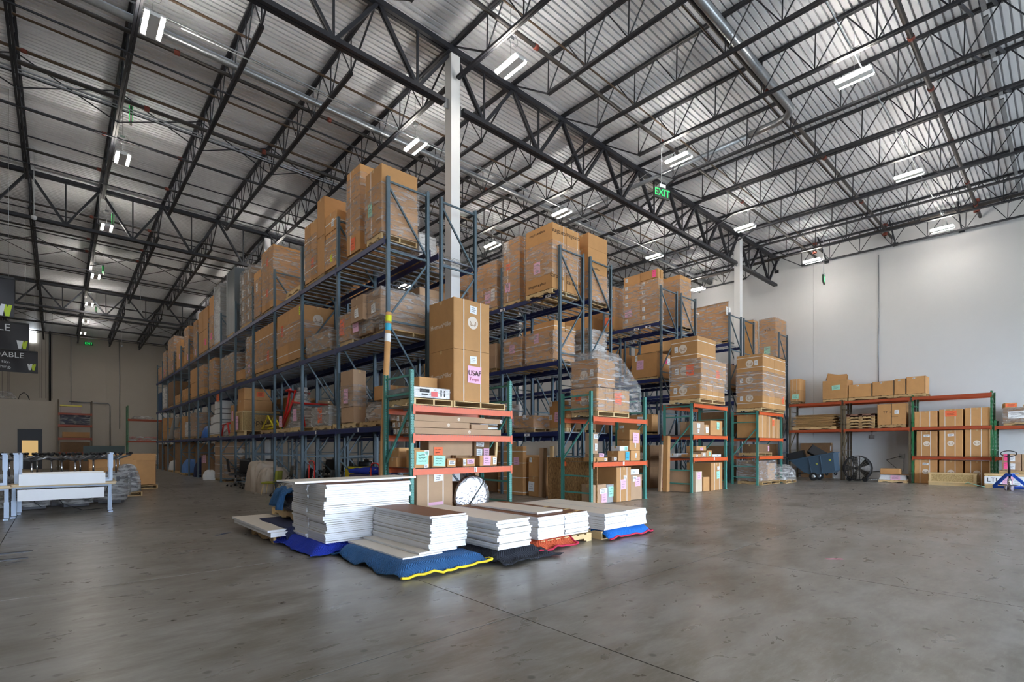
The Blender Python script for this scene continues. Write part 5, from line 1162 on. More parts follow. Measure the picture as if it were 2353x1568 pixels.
for i, x_ in enumerate((7.2, 7.32)): tag(ob('leaning_plank', MB().box(-.05, -.04, 0, .05, .04, .95 - .25 * i).mesh('leaning_plank', KRAFT2), None, (x_, 9.2, .01), (-.05, .03, 0)), '%s strip of brown board leaning behind the nearest short rack' % ('taller', 'shorter')[i], 'board')
# long cardboard tube leaning at the end of the long row
t = thing('cardboard_tube', 'very long brown cardboard tube with yellow, blue and white labels leaning on the row end', 'tube', (4.95, 9.55, .01), 0)
p0, p1 = Vector((0, 0, 0)), Vector((.27, .12, 4.36))
ob('tube', MB().tube([p0, p1], .062, 16).mesh('tube', KRAFT), t)
for a_, b_2, m_ in ((.955, .985, YELW), (.91, .945, BLUEP), (.855, .895, PAPER), (.1, .17, PINK)): ob('label_band', MB().tube([p0.lerp(p1, a_), p0.lerp(p1, b_2)], .0645, 16, cap=False).mesh('label_band', m_), t)

# ------------------------------------------------------------------ second short rack (x 10.42..12.92)
load('the upper strapped cartons of the film-draped load, second short rack', 10.5, 0, 0, 0, 3.12, Y=(8.3, 9.2), ztop=3.86, xc=1, pq=1413, pal=False, straps=(('h', .3),), logos={(0, 0, 0): (('x', .5, .45, .13),)}, notes={(0, 0, 0): (('x', .8, .5, .12, .18, 'w'),)})
load('the lower strapped cartons of the film-draped load, second short rack', 10.5, 0, 0, 0, 2.34, Y=(8.3, 9.2), ztop=3.1, xc=4, pq=1447, straps=(('h', .5),), logos={(0, 0, 0): (('x', .5, .45, .13),)}, notes={(0, 0, 2): (('y', .5, .6, .3, .32, 'o'),), (0, 0, 0): (('x', .75, .55, .12, .18, 'w'), ('x', .3, .6, .22, .14, 'o'))}, palm=WOODL, palparts=True)
b = MB(); W2 = 1.9
def drape(u, v):
    x = -W2 / 2 - .03 + (W2 + .06) * u; top = .78 + .78 * (1 if u < .47 else max(0, 1 - (u - .47) / .5))
    return (x, -.03 + .012 * math.sin(u * 40 + v * 7), top * (1 - v) + .03)
b.grid(24, 12, drape, 0)
b.grid(24, 4, lambda u, v: (-W2 / 2 - .03 + (W2 + .06) * u, -.03 + .96 * v, (.78 + .78 * (1 if u < .47 else max(0, 1 - (u - .47) / .5))) + .035), 0)
b.grid(8, 10, lambda u, v: (-W2 / 2 - .03 + .01 * math.sin(u * 20 + v * 9), -.03 + .96 * u, 1.6 * v), 0)
tag(ob('draped_film', b.mesh('draped_film', FILM), None, (11.47, 8.29, 2.47)), 'clear film sloping over the load on the second short rack', 'stretch wrap')
Z = 1.135
carton(10.55, 8.44, Z, 11.15, 8.8, Z + .11, 'flat brown carton at the front of the shelf, second short rack', None, KRAFT, notes=(('y', .8, .5, .1, .07, 'w'),))
carton(10.6, 8.5, Z + .115, 11.05, 8.8, Z + .21, 'second flat carton lying on the front one, second short rack', None, KDARK, notes=(('y', .75, .6, .25, .1, 'p'),), rot=.1)
carton(10.98, 8.85, Z, 11.25, 9.1, Z + .78, 'tilted upright carton with white label, second short rack', None, KRAFT2, notes=(('y', .6, .88, .18, .12, 'w'), ('y', .6, .5, .1, .2, 'w')))
carton(11.35, 8.46, Z, 11.6, 8.75, Z + .12, 'small dark carton with white label, second short rack', None, KDARK, notes=(('y', .6, .5, .12, .08, 'w'),))
carton(11.65, 8.46, Z, 12.2, 8.85, Z + .28, 'carton with a pale blue note, second short rack', None, KRAFT, notes=(('y', .75, .5, .18, .24, 'b'),))
carton(11.75, 8.48, Z + .285, 12.15, 8.8, Z + .42, 'small white and mint packet stack on the blue-noted carton', None, WHITEB, notes=(('y', .7, .5, .14, .1, 'm'),))
for i in range(3): carton(12.25 - .06 * (i > 0), 8.46, Z + .3 * i, 12.72, 8.9, Z + .3 * i + .292, '%s carton of the right-hand column on the shelf, second short rack' % TW[3][i], None, KRAFT, notes=(('y', .5, .5, .06, .14, 'w'), ) if i < 2 else (('y', .55, .2, .3, .3, 'p'),))
t = thing('osb_sheet', 'dark mottled OSB sheet standing on edge inside the second short rack', 'board', (10.62, 9.3, .01))
ob('sheet', MB().box(-.0, -.9, 0, .03, .9, 1.22).mesh('sheet', OSBD), t); t.rotation_euler = (0, 0, 0)
tag(ob('white_board', MB().box(0, -.75, 0, .03, .75, .42).mesh('white_board', LAMLIT), None, (11.0, 10.9, 1.28)), 'pale board leaning on edge behind the second short rack', 'board')
carton(10.52, 8.44, .01, 11.08, 8.85, .52, 'low carton with white and pink labels on the floor, second short rack', None, KRAFT2, notes=(('y', .75, .65, .32, .14, 'w'), ('y', .82, .3, .24, .26, 'p')))
carton(11.12, 8.46, .01, 11.5, 8.8, .5, 'grey film-covered carton with mint note on the floor, second short rack', None, mat('grey_carton', srgb(160, 160, 158), .4), notes=(('y', .5, .6, .24, .28, 'm'), ('y', .8, .92, .1, .08, 'w')))
carton(11.42, 8.35, .01, 12.1, 9.35, .96, 'tall strapped carton with two sheets on the floor, second short rack', None, KRAFT, straps=(('y', .25), ('y', .7)), notes=(('y', .55, .7, .13, .12, 'w'), ('y', .45, .5, .24, .28, 'p')))
carton(12.18, 8.42, .01, 12.75, 8.95, .72, 'brown carton with pink note at the right foot of the second short rack', None, KRAFT2, notes=(('y', .35, .85, .22, .16, 'w'), ('y', .6, .72, .25, .26, 'p')))
carton(12.15, 8.5, .725, 12.74, 8.85, .88, 'small white carton on the pink-noted one, second short rack', None, WHITEB, notes=(('y', .5, .5, .12, .1, 'w'),))
# ------------------------------------------------------------------ third short rack (x 15.66)
for ti, (za, zb, xa, xb, ya, yb, pxr, nn) in enumerate(((3.14, 3.72, 15.6, 17.35, 8.1, 9.2, 0, 4), (3.725, 4.45, 15.62, 17.4, 8.08, 9.15, 0, 1), (4.455, 5.2, 15.62, 16.9, 8.2, 9.15, 0, 1))):
    for q in range(nn if ti == 0 else 1):
        w_ = (xb - xa) / nn
        carton(xa + q * w_ + .003, ya, za, xa + (q + 1) * w_ - .003, yb, zb, '%s tier%s carton of the three tier load, third short rack' % (TW[3][ti], ['', ' second', ' third', ' innermost'][q] if nn > 1 else ''), None, KRAFT, straps=(('h', .2), ('h', .8)), logos=(('x', .45, .5, .15),) if q == 0 else (),
               notes=((('x', .2, .5, .13, .2, 'w'), ) + ((('x', .65, .5, .28, .36, 'o'), ('y', .65, .4, .26, .26, 'o')) if ti == 1 else ())) if q == 0 else ())
pallet(15.6, 8.12, 17.4, 9.2, 3.0, 'pale pallet under the three tier load, third short rack', m=WOODL)
wrap(15.62, 8.06, 3.4, 17.42, 9.2, 4.45, 'film round the middle tier of the three tier load, third short rack', FILM)
Z = 1.95
carton(15.75, 8.46, Z, 16.6, 8.9, Z + .44, 'brown wide carton with white label, upper shelf of the third short rack', None, KRAFT2, notes=(('y', .5, .7, .22, .16, 'w'), ('y', .5, .3, .12, .14, 'w')))
carton(16.65, 8.5, Z, 17.0, 8.9, Z + .36, 'carton with torn white bag, upper shelf of the third short rack', None, KRAFT, notes=(('y', .6, .5, .2, .22, 'w'),))
carton(17.05, 8.46, Z, 17.95, 9.3, Z + .52, 'plain carton with mint note, upper shelf of the third short rack', None, KRAFT, notes=(('y', .6, .65, .2, .26, 'm'),))
carton(16.6, 9.0, Z + .55, 17.6, 9.4, Z + .95, 'dark long carton with white sheet under the top beam, third short rack', None, KDARK, notes=(('y', .3, .5, .24, .16, 'w'),)) if 0 else None
Z = 1.19
for i, (a_, b_2, h_, m_, c_) in enumerate(((15.75, 16.35, .1, KRAFT, 'w'), (16.4, 16.75, .16, KRAFT2, 'w'), (16.78, 17.15, .22, KRAFT, 'm'), (17.2, 17.85, .08, WHITEB, 'w'))):
    carton(a_, 8.46, Z, b_2, 8.85, Z + h_, '%s small carton on the lower shelf, third short rack' % ('flat leftmost', 'labelled second', 'mint-noted third', 'white flat last')[i], None, m_, notes=(('y', .5, .5, .14, h_ * .6, c_),))
carton(16.9, 8.9, Z, 17.6, 9.3, Z + .38, 'carton with pink note behind on the lower shelf, third short rack', None, KRAFT, notes=(('y', .5, .6, .2, .2, 'p'),))
carton(15.75, 9.0, Z, 16.5, 9.35, Z + .12, 'white flat parcel at the back of the lower shelf, third short rack', None, WHITEB)
carton(15.45, 9.5, .9, 16.0, 9.8, 1.9, 'tan carton with pink note behind the left post, third short rack', None, KRAFT2, notes=(('x', .5, .6, .2, .22, 'p'), ('y', .1, .6, .2, .22, 'p'))) if 0 else None
carton(15.72, 8.5, .01, 15.9, 9.3, .72, 'large tan carton seen through the left frame, third short rack floor', None, KRAFT2)
carton(15.93, 8.42, .01, 16.36, 8.8, .7, 'light carton with pink note on the floor, third short rack', None, mat('pale_carton', srgb(206, 186, 160), .7), notes=(('y', .5, .8, .24, .24, 'p'),))
carton(16.42, 8.4, .01, 16.85, 8.75, .5, 'plain low carton on the floor, third short rack', None, KRAFT)
carton(16.92, 8.38, .01, 17.78, 9.3, .98, 'tall strapped carton with mint note on the floor, third short rack', None, KRAFT, straps=(('y', .3), ('y', .72)), notes=(('y', .6, .55, .24, .26, 'm'), ('y', .6, .8, .14, .12, 'w')))
# ------------------------------------------------------------------ fourth short rack (x 20.93)
for ti, (za, zb, xb, nn) in enumerate(((3.13, 3.95, 23.4, 4), (3.955, 4.6, 23.4, 1), (4.605, 5.3, 23.4, 2))):
    w_ = (xb - 21.0) / nn
    for q in range(nn): carton(21.0 + q * w_ + .004, 8.25, za, 21.0 + (q + 1) * w_ - .004, 9.3, zb, '%s tier%s carton of the load on the fourth short rack' % (TW[3][ti], ['', ' second', ' third', ' innermost'][q] if nn > 1 else ''), None, KRAFT, straps=(('h', .25), ('h', .85)), logos=(('x', .5, .5, .15),) if q == 0 else (), notes=((('x', .75 if ti == 2 else .2, .5, .13, .2, 'w'),) if q == 0 else ((('y', .5, .5, .24, .3, 'o'),) if q == 3 else ())))
pallet(21.0, 8.3, 23.4, 9.3, 2.99, 'pallet under the load on the fourth short rack', m=WOODL)
wrap(21.0, 8.25, 3.6, 23.42, 9.3, 4.6, 'film round the middle of the load on the fourth short rack', FILM)
for q in range(4): carton(21.55 + q * .46 if q else 21.02, 8.46, 1.925, (21.97 + q * .46) if q else 21.95, 9.3, 2.86 - .04 * q, '%s tall carton side by side on the upper shelf, fourth short rack' % ['widest', 'second', 'third', 'last'][q], None, KRAFT, straps=(('y', .5),), notes=(('y', .3, .75, .22, .28, 'o'),) if q == 2 else ())
pallet(21.2, 8.5, 22.6, 9.3, 1.17, 'thin pallet on the lower shelf, fourth short rack')
carton(21.3, 8.6, 1.31, 22.6, 9.2, 1.65, 'dark wide carton on the lower shelf, fourth short rack', None, KDARK, notes=(('y', .9, .5, .14, .22, 'p'),))
for i, (a_, b_2, zt, mm) in enumerate(((21.1, 22.1, .95, KDARK), (22.15, 22.9, .85, KRAFT2))): carton(a_, 8.5, .15, b_2, 9.3, zt, '%s film-wrapped carton on the floor, fourth short rack' % ('darker', 'lighter')[i], None, mm)
pallet(21.1, 8.3, 22.9, 9.3, .0, 'pallet on the floor under the wrapped load, fourth short rack')
wrap(21.1, 8.45, .14, 22.9, 9.3, .97, 'film round the floor load, fourth short rack', FILM)
lump('crumpled clear bag heap on the floor beside the fourth short rack', 'film_heap', 22.9, 8.0, .12, 24.2, 9.0, .75, FILMH, seed=31, cat='stretch wrap')
pallet(22.95, 8.05, 24.2, 9.0, 0, 'low pallet under the clear bag heap beside the fourth short rack')

# ------------------------------------------------------------------ white laminate panels in stacks on blanketed pallets
def panel_mesh(l, w_, th, top, edge=LAMW):
    k = ('pm', round(l, 2), round(w_, 2), round(th, 4), top.name)
    if k not in _dec:
        b = MB(); c = .0012; x, y = l / 2, w_ / 2
        b.box(-x, -y, c, x, y, th - c, 0)
        b.box(-x + c, -y + c, 0, x - c, y - c, th, 0, faces=[0, 1, 0, 0, 0, 0])
        _dec[k] = b.mesh('laminate_panel', [edge, top])
    return _dec[k]
def stack(cx, cy, l, w_, z0, z1, n, rot, label, grp, top=LAMLIT, toplabel=None, jx=.02, jy=.02, seed=1):
    rr = random.Random(seed); th = (z1 - z0) / n
    ox = oy = 0
    for i in range(n):
        if rr.random() < .72: ox = ox * .35 + rr.uniform(-jx, jx) * .7; oy = oy * .35 + rr.uniform(-jy, jy) * .7
        last = i == n - 1
        o = ob('laminate_panel', panel_mesh(l, w_, th - (.0022 if rr.random() < .85 else .006), top if last else LAMLIT), None, (cx + ox * math.cos(rot) - oy * math.sin(rot), cy + ox * math.sin(rot) + oy * math.cos(rot), z0 + i * th), (0, 0, rot + rr.uniform(-.006, .006)))
        tag(o, (toplabel or label + ', topmost') if last else label.replace('panel', 'panel, %s from the bottom,' % ordn(i + 1), 1), 'panel', None if last and toplabel else grp)
def blanket(x0, y0, x1, y1, px0, py0, px1, py1, zt, m, label, bind=None, seed=1, ripple=.02, res=.06, rot=0):
    """Quilt laid over a pallet (px0..py1 is the pallet footprint, local frame centred on the pallet)."""
    rr = random.Random(seed); ph = [rr.uniform(0, 6) for _ in range(5)]
    cx, cy = (px0 + px1) / 2, (py0 + py1) / 2
    def z(x, y):
        dx = max(px0 - x, x - px1, 0); dy = max(py0 - y, y - py1, 0); d = math.hypot(dx, dy)
        k = max(0, 1 - d / .13); k = k * k * (3 - 2 * k)
        r = ripple * (math.sin(x * 11 + ph[0] + y * 4) + math.sin(y * 13 + ph[1] - x * 3) + .6 * math.sin(x * 25 + y * 19 + ph[2]))
        return .014 + (zt - .014) * k + (abs(r) * .8 if k < .97 else 0) * (1.6 - k)
    nx, ny = int((x1 - x0) / res), int((y1 - y0) / res)
    def fn(u, v):
        x = x0 + (x1 - x0) * u; y = y0 + (y1 - y0) * v
        wob = .03 * math.sin(y * 8 + ph[3]) if u in (0, 1) else 0
        return (x - cx + wob * 1.0, y - cy + .03 * math.sin(x * 7 + ph[4]) * (1 if v in (0, 1) else 0), z(x, y))
    b = MB(); b.grid(nx, ny, fn, 0)
    o = ob('moving_blanket', b.mesh('moving_blanket', m), None, (cx, cy, 0), (0, 0, rot)); tag(o, label, 'blanket')
    sol = o.modifiers.new('thick', 'SOLIDIFY'); sol.thickness = .008; sol.offset = 1
    if bind:
        pts = [fn(i / nx, 0) for i in range(nx + 1)]
        ob('edge_binding', MB().tube([(x, y, z_ + .008) for x, y, z_ in pts], .016, 6).mesh('edge_binding', bind), o)
        pts = [fn(1, j / ny) for j in range(ny + 1)]
        ob('edge_binding', MB().tube([(x, y, z_ + .008) for x, y, z_ in pts], .016, 6).mesh('edge_binding', bind), o)
    return o
PB = .155
G_ = 'white edged panels of the %s'
# tall double stack
stack(3.46, 7.31, 1.35, .64, PB, .985, 28, 0, 'thick white-edged panel in the near column of the tall double stack', G_ % 'tall stack, near column', top=HARDB, toplabel='brown-topped panel on the near column of the tall double stack', seed=5, jx=.035, jy=.02)
stack(3.46, 7.99, 1.35, .64, PB, .95, 27, 0, 'thick white-edged panel in the far column of the tall double stack', G_ % 'tall stack, far column', seed=6, jx=.035, jy=.03)
tag(ob('laminate_panel', panel_mesh(2.03, .68, .028, LAMLIT), None, (3.49, 7.72, .992), (0, 0, .05)), 'long loose panel lying across the very top of the tall double stack', 'panel')
pallet(2.72, 7.1, 3.9, 8.3, 0, 'wooden pallet with a green painted corner under the tall double stack', m=WOOD)
blanket(2.55, 6.86, 4.3, 8.5, 2.74, 7.04, 4.05, 8.36, .145, QROYAL, 'royal blue and navy moving blanket under the tall double stack', seed=4, ripple=.016)
tag(ob('green_corner_mark', MB().box(-.004, -.045, .02, 0, .045, .125).mesh('green_corner_mark', GREEN), None, (2.70, 7.12, 0)), 'green paint on the pallet end under the tall double stack', 'mark') if 0 else None
# brown-topped stack
stack(3.79, 6.16, .57, 1.53, PB + .05, .637, 16, 0, 'white-edged panel in the brown-topped front stack', G_ % 'brown-topped stack', top=HARDB, toplabel='brown hardboard-faced panel on top of the front left stack', seed=7, jx=.045, jy=.02)
for i, (x_, w_) in enumerate(((3.38, .56), (3.62, .56))): tag(ob('laminate_panel', panel_mesh(.57, 1.53, .025, LAMLIT), None, (3.36 + .24 * i, 6.12 + .02 * i, PB + .027 * i - .002), (0, 0, 0)), ('lowest panel sticking far out', 'second lowest panel')[i] + ' of the brown-topped front stack', 'panel')
pallet(3.04, 5.18, 3.98, 6.5, 0, 'wooden pallet with painted end poking out from the blue blanket', m=WOODL)
blanket(2.83, 4.98, 4.12, 7.0, 3.0, 5.14, 4.02, 6.75, .152, QBLUE, 'mid blue quilted moving blanket with yellow edging under the brown-topped stack', YBIND, seed=9, ripple=.02)
# third stack
stack(4.58, 6.05, .585, 2.1, PB, .55, 14, .0, 'white-edged panel in the beige-lit middle stack', G_ % 'middle stack', seed=11, jx=.04, jy=.035, toplabel='beige-lit top panel of the middle stack, slightly lifted')
pallet(4.35, 5.2, 5.0, 6.9, 0, 'wooden pallet hidden under the black blanket of the middle stack')
blanket(4.12, 4.74, 5.2, 7.1, 4.33, 5.05, 4.95, 7.0, .142, QBLACK, 'black worn quilted moving blanket under the beige-lit middle stack', seed=12, ripple=.018)
# fourth: two columns with brown top and one loose panel
for q, (cx_, nm) in enumerate(((5.48, 'near'), (6.05, 'far'))):
    stack(cx_, 6.2, .565, 2.04, PB, .493, 11, 0, 'white-edged panel in the %s column of the brown-topped wide stack' % ('outer', 'inner')[q], G_ % ('wide stack, %s column' % nm), top=HARDB, toplabel='brown top panel of the %s column, wide stack' % ('outer', 'inner')[q], seed=13 + q, jx=.03, jy=.02)
tag(ob('laminate_panel', panel_mesh(.58, 1.6, .028, LAMLIT), None, (5.66, 6.2, .496), (0, 0, .02)), 'loose beige-lit panel lying on the brown-topped wide stack', 'panel')
for i, (x_, y_) in enumerate(((6.2, 5.3), (6.22, 5.55), (6.2, 6.0), (5.95, 5.2), (6.1, 6.9), (5.3, 7.1))): tag(ob('veneer_strip', MB().box(-.09, -.03, 0, .09, .03, .0015).mesh('veneer_strip', WOODL), None, (x_, y_, .4945), (0, 0, .2)), 'pale tape strip on the brown top, %s' % ('nearest corner', 'second from the corner', 'halfway back', 'by the column gap', 'toward the rear', 'rear outer corner')[i], 'tape strip')
pallet(5.25, 5.2, 6.42, 7.0, 0, 'wooden pallet showing its notched side under the wide stack', m=WOODL, along='y')
blanket(5.05, 5.06, 5.95, 7.1, 5.24, 5.24, 6.0, 7.0, .142, QORANGE, 'orange moving blanket with red edge under the wide stack', PURPLE, seed=15, ripple=.014)
# fifth: two columns
for q, (cx_, nm) in enumerate(((6.90, 'near'), (7.51, 'far'))):
    stack(cx_, 6.16, .6, 2.18, PB, .433, 9, 0, 'white-edged panel in the %s column of the last beige-lit stack' % ('outer', 'inner')[q], G_ % ('last stack, %s column' % nm), seed=17 + q, jx=.03, jy=.02, toplabel='beige-lit top panel of the %s column, last stack' % ('outer', 'inner')[q])
pallet(6.6, 5.15, 7.7, 6.9, 0, 'pale wooden pallet under the last stack', m=WOODL)
blanket(6.62, 4.98, 7.95, 7.1, 6.68, 5.1, 7.78, 7.0, .142, QBRIGHT, 'bright blue moving blanket with red edge under the last stack', PURPLE, seed=19, ripple=.01)
# two panels at the left, with navy blanket and a pallet of film-wrapped goods behind
for i in range(3):
    tag(ob('laminate_panel', panel_mesh(.62, 2.12, .034, LAMLIT), None, (2.70 + .035 * (i < 2), 9.27 - .03 * (i < 2), .13 + i * .036), (0, 0, 0)), '%s beige-lit panel of the low pair left of the tall stack' % TW[3][i], 'panel')
pallet(2.55, 8.35, 3.2, 9.6, 0, 'small pallet under the low beige-lit panels', h=.125)
blanket(2.62, 8.1, 3.75, 9.7, 2.66, 8.22, 3.3, 9.65, .247, QNAVY, 'navy quilted blanket over the low beige-lit panels', seed=22, ripple=.012)
pallet(2.95, 8.75, 3.9, 10.0, .27, 'pallet with an orange end board carrying the film-wrapped lump', m=WOODL)
lump('dark film-wrapped lump tied with cord behind the tall stack', 'wrapped_lump', 3.0, 8.8, .41, 3.85, 9.95, .86, FILMH, seed=33)
lump('dark grey cushions inside the film-wrapped lump', 'cushion_bundle', 3.06, 8.86, .41, 3.8, 9.9, .8, GREYF, seed=33)
b = MB(); b.grid(16, 8, lambda u, v: (-.5 + (.12 + .1 * math.sin(v * 9)) * math.cos(u * PI) + .2 * v, -.55 + 1.1 * v, .02 + (.32 + .05 * math.sin(v * 13)) * math.sin(u * PI) + .02 * math.sin(u * 20)), 0)
o = ob('moving_blanket', b.mesh('moving_blanket', QBLUE), None, (3.42, 9.35, .42)); tag(o, 'mid blue blanket rolled over the edge of the film-wrapped lump', 'blanket')
sol = o.modifiers.new('thick', 'SOLIDIFY'); sol.thickness = .012
# pieces of tape on the floor
tag(ob('pink_tape', MB().box(-.11, -.02, 0, .11, .02, .002).mesh('pink_tape', TAPEP), None, (7.79, 2.13, .0005), (0, 0, -.75)), 'short pink tape strip on the open concrete floor', 'tape')
x_, y_ = fl(512, 1228); tag(ob('blue_tape', MB().box(-.14, -.025, 0, .1, .02, .002).box(.0, -.02, 0, .16, .05, .002).mesh('blue_tape', mat('dark_blue_tape', srgb(40, 62, 96), .6)), None, (x_, y_, .0005), (0, 0, .5)), 'torn blue tape scrap on the floor left of the panels', 'tape')
for px, py, nm in ((150, 1540, 'big'), (185, 1541, 'small')): pass

# ------------------------------------------------------------------ goods on the wall racks (face x = 27.24)
W = 27.28
def wl_(px, py_top, zb, px2): return yat(W, px2), yat(W, px), zat(W, yat(W, px2), py_top)
load('the strapped pair at the left end of the wall rack top', W, 0, 0, 0, 3.69, Y=(yat(W, 1838), 9.4), ztop=4.93, tiers=2, straps=(('x', .3), ('x', .7)), notes={(0, 0, 0): (('x', .55, .4, .3, .24, 'm'),)}, pq=1851, depth=.8)
ya = yat(W, 1947); yb = yat(W, 1890)
t_ = carton(W, ya, 3.83, W + .9, yb, 4.7, 'open topped carton with mint note on the wall rack top', None, KRAFT, notes=(('x', .55, .6, .34, .22, 'm'),)); pallet(W, ya, W + 1, yb, 3.69, 'pallet under the open topped carton on the wall rack')
for i, (a_, rr_) in enumerate(((.15, .5), (.55, -.35), (.35, .15))): ob('open_flap', MB().box(-.02, -.4, 0, .01, .4, .34).mesh('open_flap', KRAFT), t_, (-.35 + a_, .05 * i, .86), (.12 * i, rr_, .1 * i))
ys_ = [yat(W, q) for q in (1949, 2004, 2055, 2082, 2127)]
for i in range(4): carton(W + .02, ys_[i + 1] + .01, 3.84, W + .9, ys_[i] - .01, 4.42 + .05 * i, '%s carton of the long banded line on the wall rack top' % ['leftmost', 'second', 'third', 'rightmost'][i], None, KRAFT, straps=(('x', .98),), sm=STRAPB, notes=(('x', .4, .9, .08, .06, 'w'),))
pallet(W + .02, ys_[4], W + 1, ys_[2], 3.7, 'right-hand pallet under the long banded cartons'); pallet(W + .02, ys_[2] + .02, W + 1, ys_[0], 3.7, 'left-hand pallet under the long banded cartons')
ya, yb = yat(W, 1920), yat(W, 1822)
for i in range(14): tag(ob('flat_cardboard', MB().box(-.45, -(yb - ya) / 2 + .05, 0, .45, (yb - ya) / 2 - .05, .03).mesh('flat_cardboard', FLUTE), None, (W + .5, (ya + yb) / 2 + .09 * math.sin(i * 1.9), 2.54 + i * .042), (R.uniform(-.012, .012), 0, R.uniform(-.03, .03))), 'flattened cardboard sheet, %s from the bottom of the pile on the wall rack' % ordn(i + 1), 'cardboard', 'flattened cardboard sheets on the wall rack')
pallet(W, ya, W + 1, yb, 2.395, 'pallet under the pile of flattened cardboard')
ya, yb = yat(W, 2010), yat(W, 1945)
for i in range(5): pallet(W + .02 * (i % 2), ya, W + 1, yb, 2.395 + .135 * i, '%s empty pallet of the pile of five on the wall rack' % TW[5][i], 'empty pallets piled on the wall rack', m=WOOD if i < 4 else mat('pallet_red_brown', srgb(128, 92, 74), .8), parts=False)
ya, yb = yat(W, 2082), yat(W, 2016)
carton(W, ya, 2.53, W + .95, yb, 3.45, 'big lidded carton with printed arrows on the wall rack', None, KRAFT, straps=(('x', .5),), sm=STRAPB, notes=(('x', .68, .6, .15, .17, 'w'),), texts=(('x', .34, .6, 'TT  i', .14, 0), ('x', .62, .38, '------', .12, 0)))
pallet(W, ya, W + 1, yb, 2.395, 'pallet under the big lidded carton on the wall rack')
ys3 = [4.5, 3.68, 2.88, 2.1]
for lev, (zb_, hts) in enumerate(((.005, (1.0, .98, .98)), (1.15, (1.06, 1.08, 1.1)), (2.395, (.66, .7, .72)))):
    for i in range(3):
        carton(W + .01, ys3[i + 1] + .03, zb_, W + .95, ys3[i] - .03 if not (lev == 1 and i == 0) else ys3[i] - .1, zb_ + hts[i], '%s of three white strapped cartons, %s of the green wall rack' % (['left', 'middle', 'right'][i], ['floor level', 'middle level', 'upper level'][lev]), None, KRAFT, straps=(('x', .25), ('x', .68)),
               logos=(('x', .5, .5 if lev < 2 else .5, .11),) if lev < 2 else (), notes=((('x', .5, .82, .2, .1, 'w'),) if lev < 2 and i < (2 if lev else 1) else ((('x', .5, .75, .36, .24, 'o'),) if lev == 2 and i == 1 else ())))
crate(W - .9, yat(W - .9, 2245) , 0, W - .25, yat(W - .9, 2133), .5, 'low OSB shipping crate on skids on the floor before the strapped cartons', feet=.12)
tag(ob('green_strap', MB().tube([(0, 0, .1), (-.15, -.1, .16), (-.25, -.3, .1), (-.2, -.6, .02)], .012, 5).mesh('green_strap', MINT), None, (W - .95, 2.75, 0.0)), 'loose green strap beside the low OSB crate', 'strap')
# last bay at the right edge
load('the tattered white-sheeted load, last wall rack bay', W, 0, 0, 0, 2.37, Y=(-.4, 1.75), ztop=3.05, cols=2, wr=(0, 1), m=KDARK, notes={(0, 1, 0): (('x', .35, .5, .45, .28, 'w'),)})
carton(W + .1, 1.4, 3.06, W + .6, 1.75, 3.25, 'small carton with orange label tilted on the tattered load', None, KRAFT, notes=(('x', .5, .5, .3, .12, 'o'),), rot=.2)
carton(W + .1, .5, 3.06, W + .7, 1.2, 3.16, 'flat carton lying on the tattered load', None, KRAFT2)
c_ = crate(W - 1.1, .2, 0, W - .3, yat(W - 1.1, 2262), .52, 'OSB crate on skids behind the blue pallet jack with a white LTL sheet', feet=.1)
ya = yat(W - 1.12, 2282)
t = thing('ltl_sheet', 'white sheet with black LTL letters on the crate behind the pallet jack', 'sign', (W - 1.15, ya, .3)); ob('sheet', MB().box(0, -.24, -.14, .003, .24, .14).mesh('sheet', PAPER), t); put('lettering', textmesh('LTL', .22, INK, .001), 'x', (-.004, 0, 0), t)
tag(put('loose_note', note_mesh(.3, .3, PINK), 'x', (W - 1.15, yat(W, 2322), .3)), 'pink note on the crate behind the pallet jack', 'note'); tag(put('loose_note', note_mesh(.3, .34, PAPER), 'x', (W - 1.15, yat(W, 2345), .28)), 'white sheet on the crate at the right picture edge', 'note')
pallet(W - 1.1, .2, W - .2, 1.75, .53, 'dark pallet lying on the crate behind the pallet jack')
for i in range(2):
    for j in range(3): carton(W - 1.05, 1.2 - .52 * j, .67 + .3 * i, W - .4, 1.7 - .52 * j, .965 + .3 * i, '%s carton, %s of three, in the small heap behind the pallet jack' % (TW[2][i], ['first', 'second', 'third'][j]), None, KRAFT2, notes=(('x', .5, .5, .2, .22, 'w'), ('x', .2, .6, .1, .24, 'h')) if j == 0 else ())

# tilt cart
cy_ = yat(25.9, 1867)
t = thing('tilt_cart', 'dark blue-grey tilt cart tipped back, with dumped black plastic trays', 'cart', (26.3, cy_, 0)); t.scale = (.9, .88, .9)
sec = []
b = MB()
prof_o = [(1.12, 1.0), (-.93, 1.42), (-1.02, .55), (-.9, .42), (.1, .30), (.45, .42)]      # (along y, z) side outline, tipped: + is toward the far side
prof_i = [(1.0, .97), (-.86, 1.36), (-.92, .62), (-.8, .5), (.1, .38), (.42, .48)]
for sx, pr_ in ((-.42, prof_o), (.42, prof_o)):
    pts = [(sx, y, z) for y, z in pr_]; b.quad(pts if sx > 0 else pts[::-1], 0)
for i in range(1, len(prof_o)):
    a, c = prof_o[i], prof_o[(i + 1) % len(prof_o)]
    b.quad([(-.42, *a), (.42, *a), (.42, *c), (-.42, *c)], 0)
for sx in (-.38, .38):
    pts = [(sx, y, z) for y, z in prof_i]; b.quad(pts[::-1] if sx > 0 else pts, 0)
tb_ = ob('tub', b.mesh('tub', CARTB), t)
ob('rim', MB().bar((-.44, 1.16, 1.0), (-.44, -.98, 1.44), .07, .05).bar((.44, 1.16, 1.0), (.44, -.98, 1.44), .07, .05).bar((-.45, -.96, 1.44), (.45, -.96, 1.44), .07, .05).mesh('rim', CARTB), t)
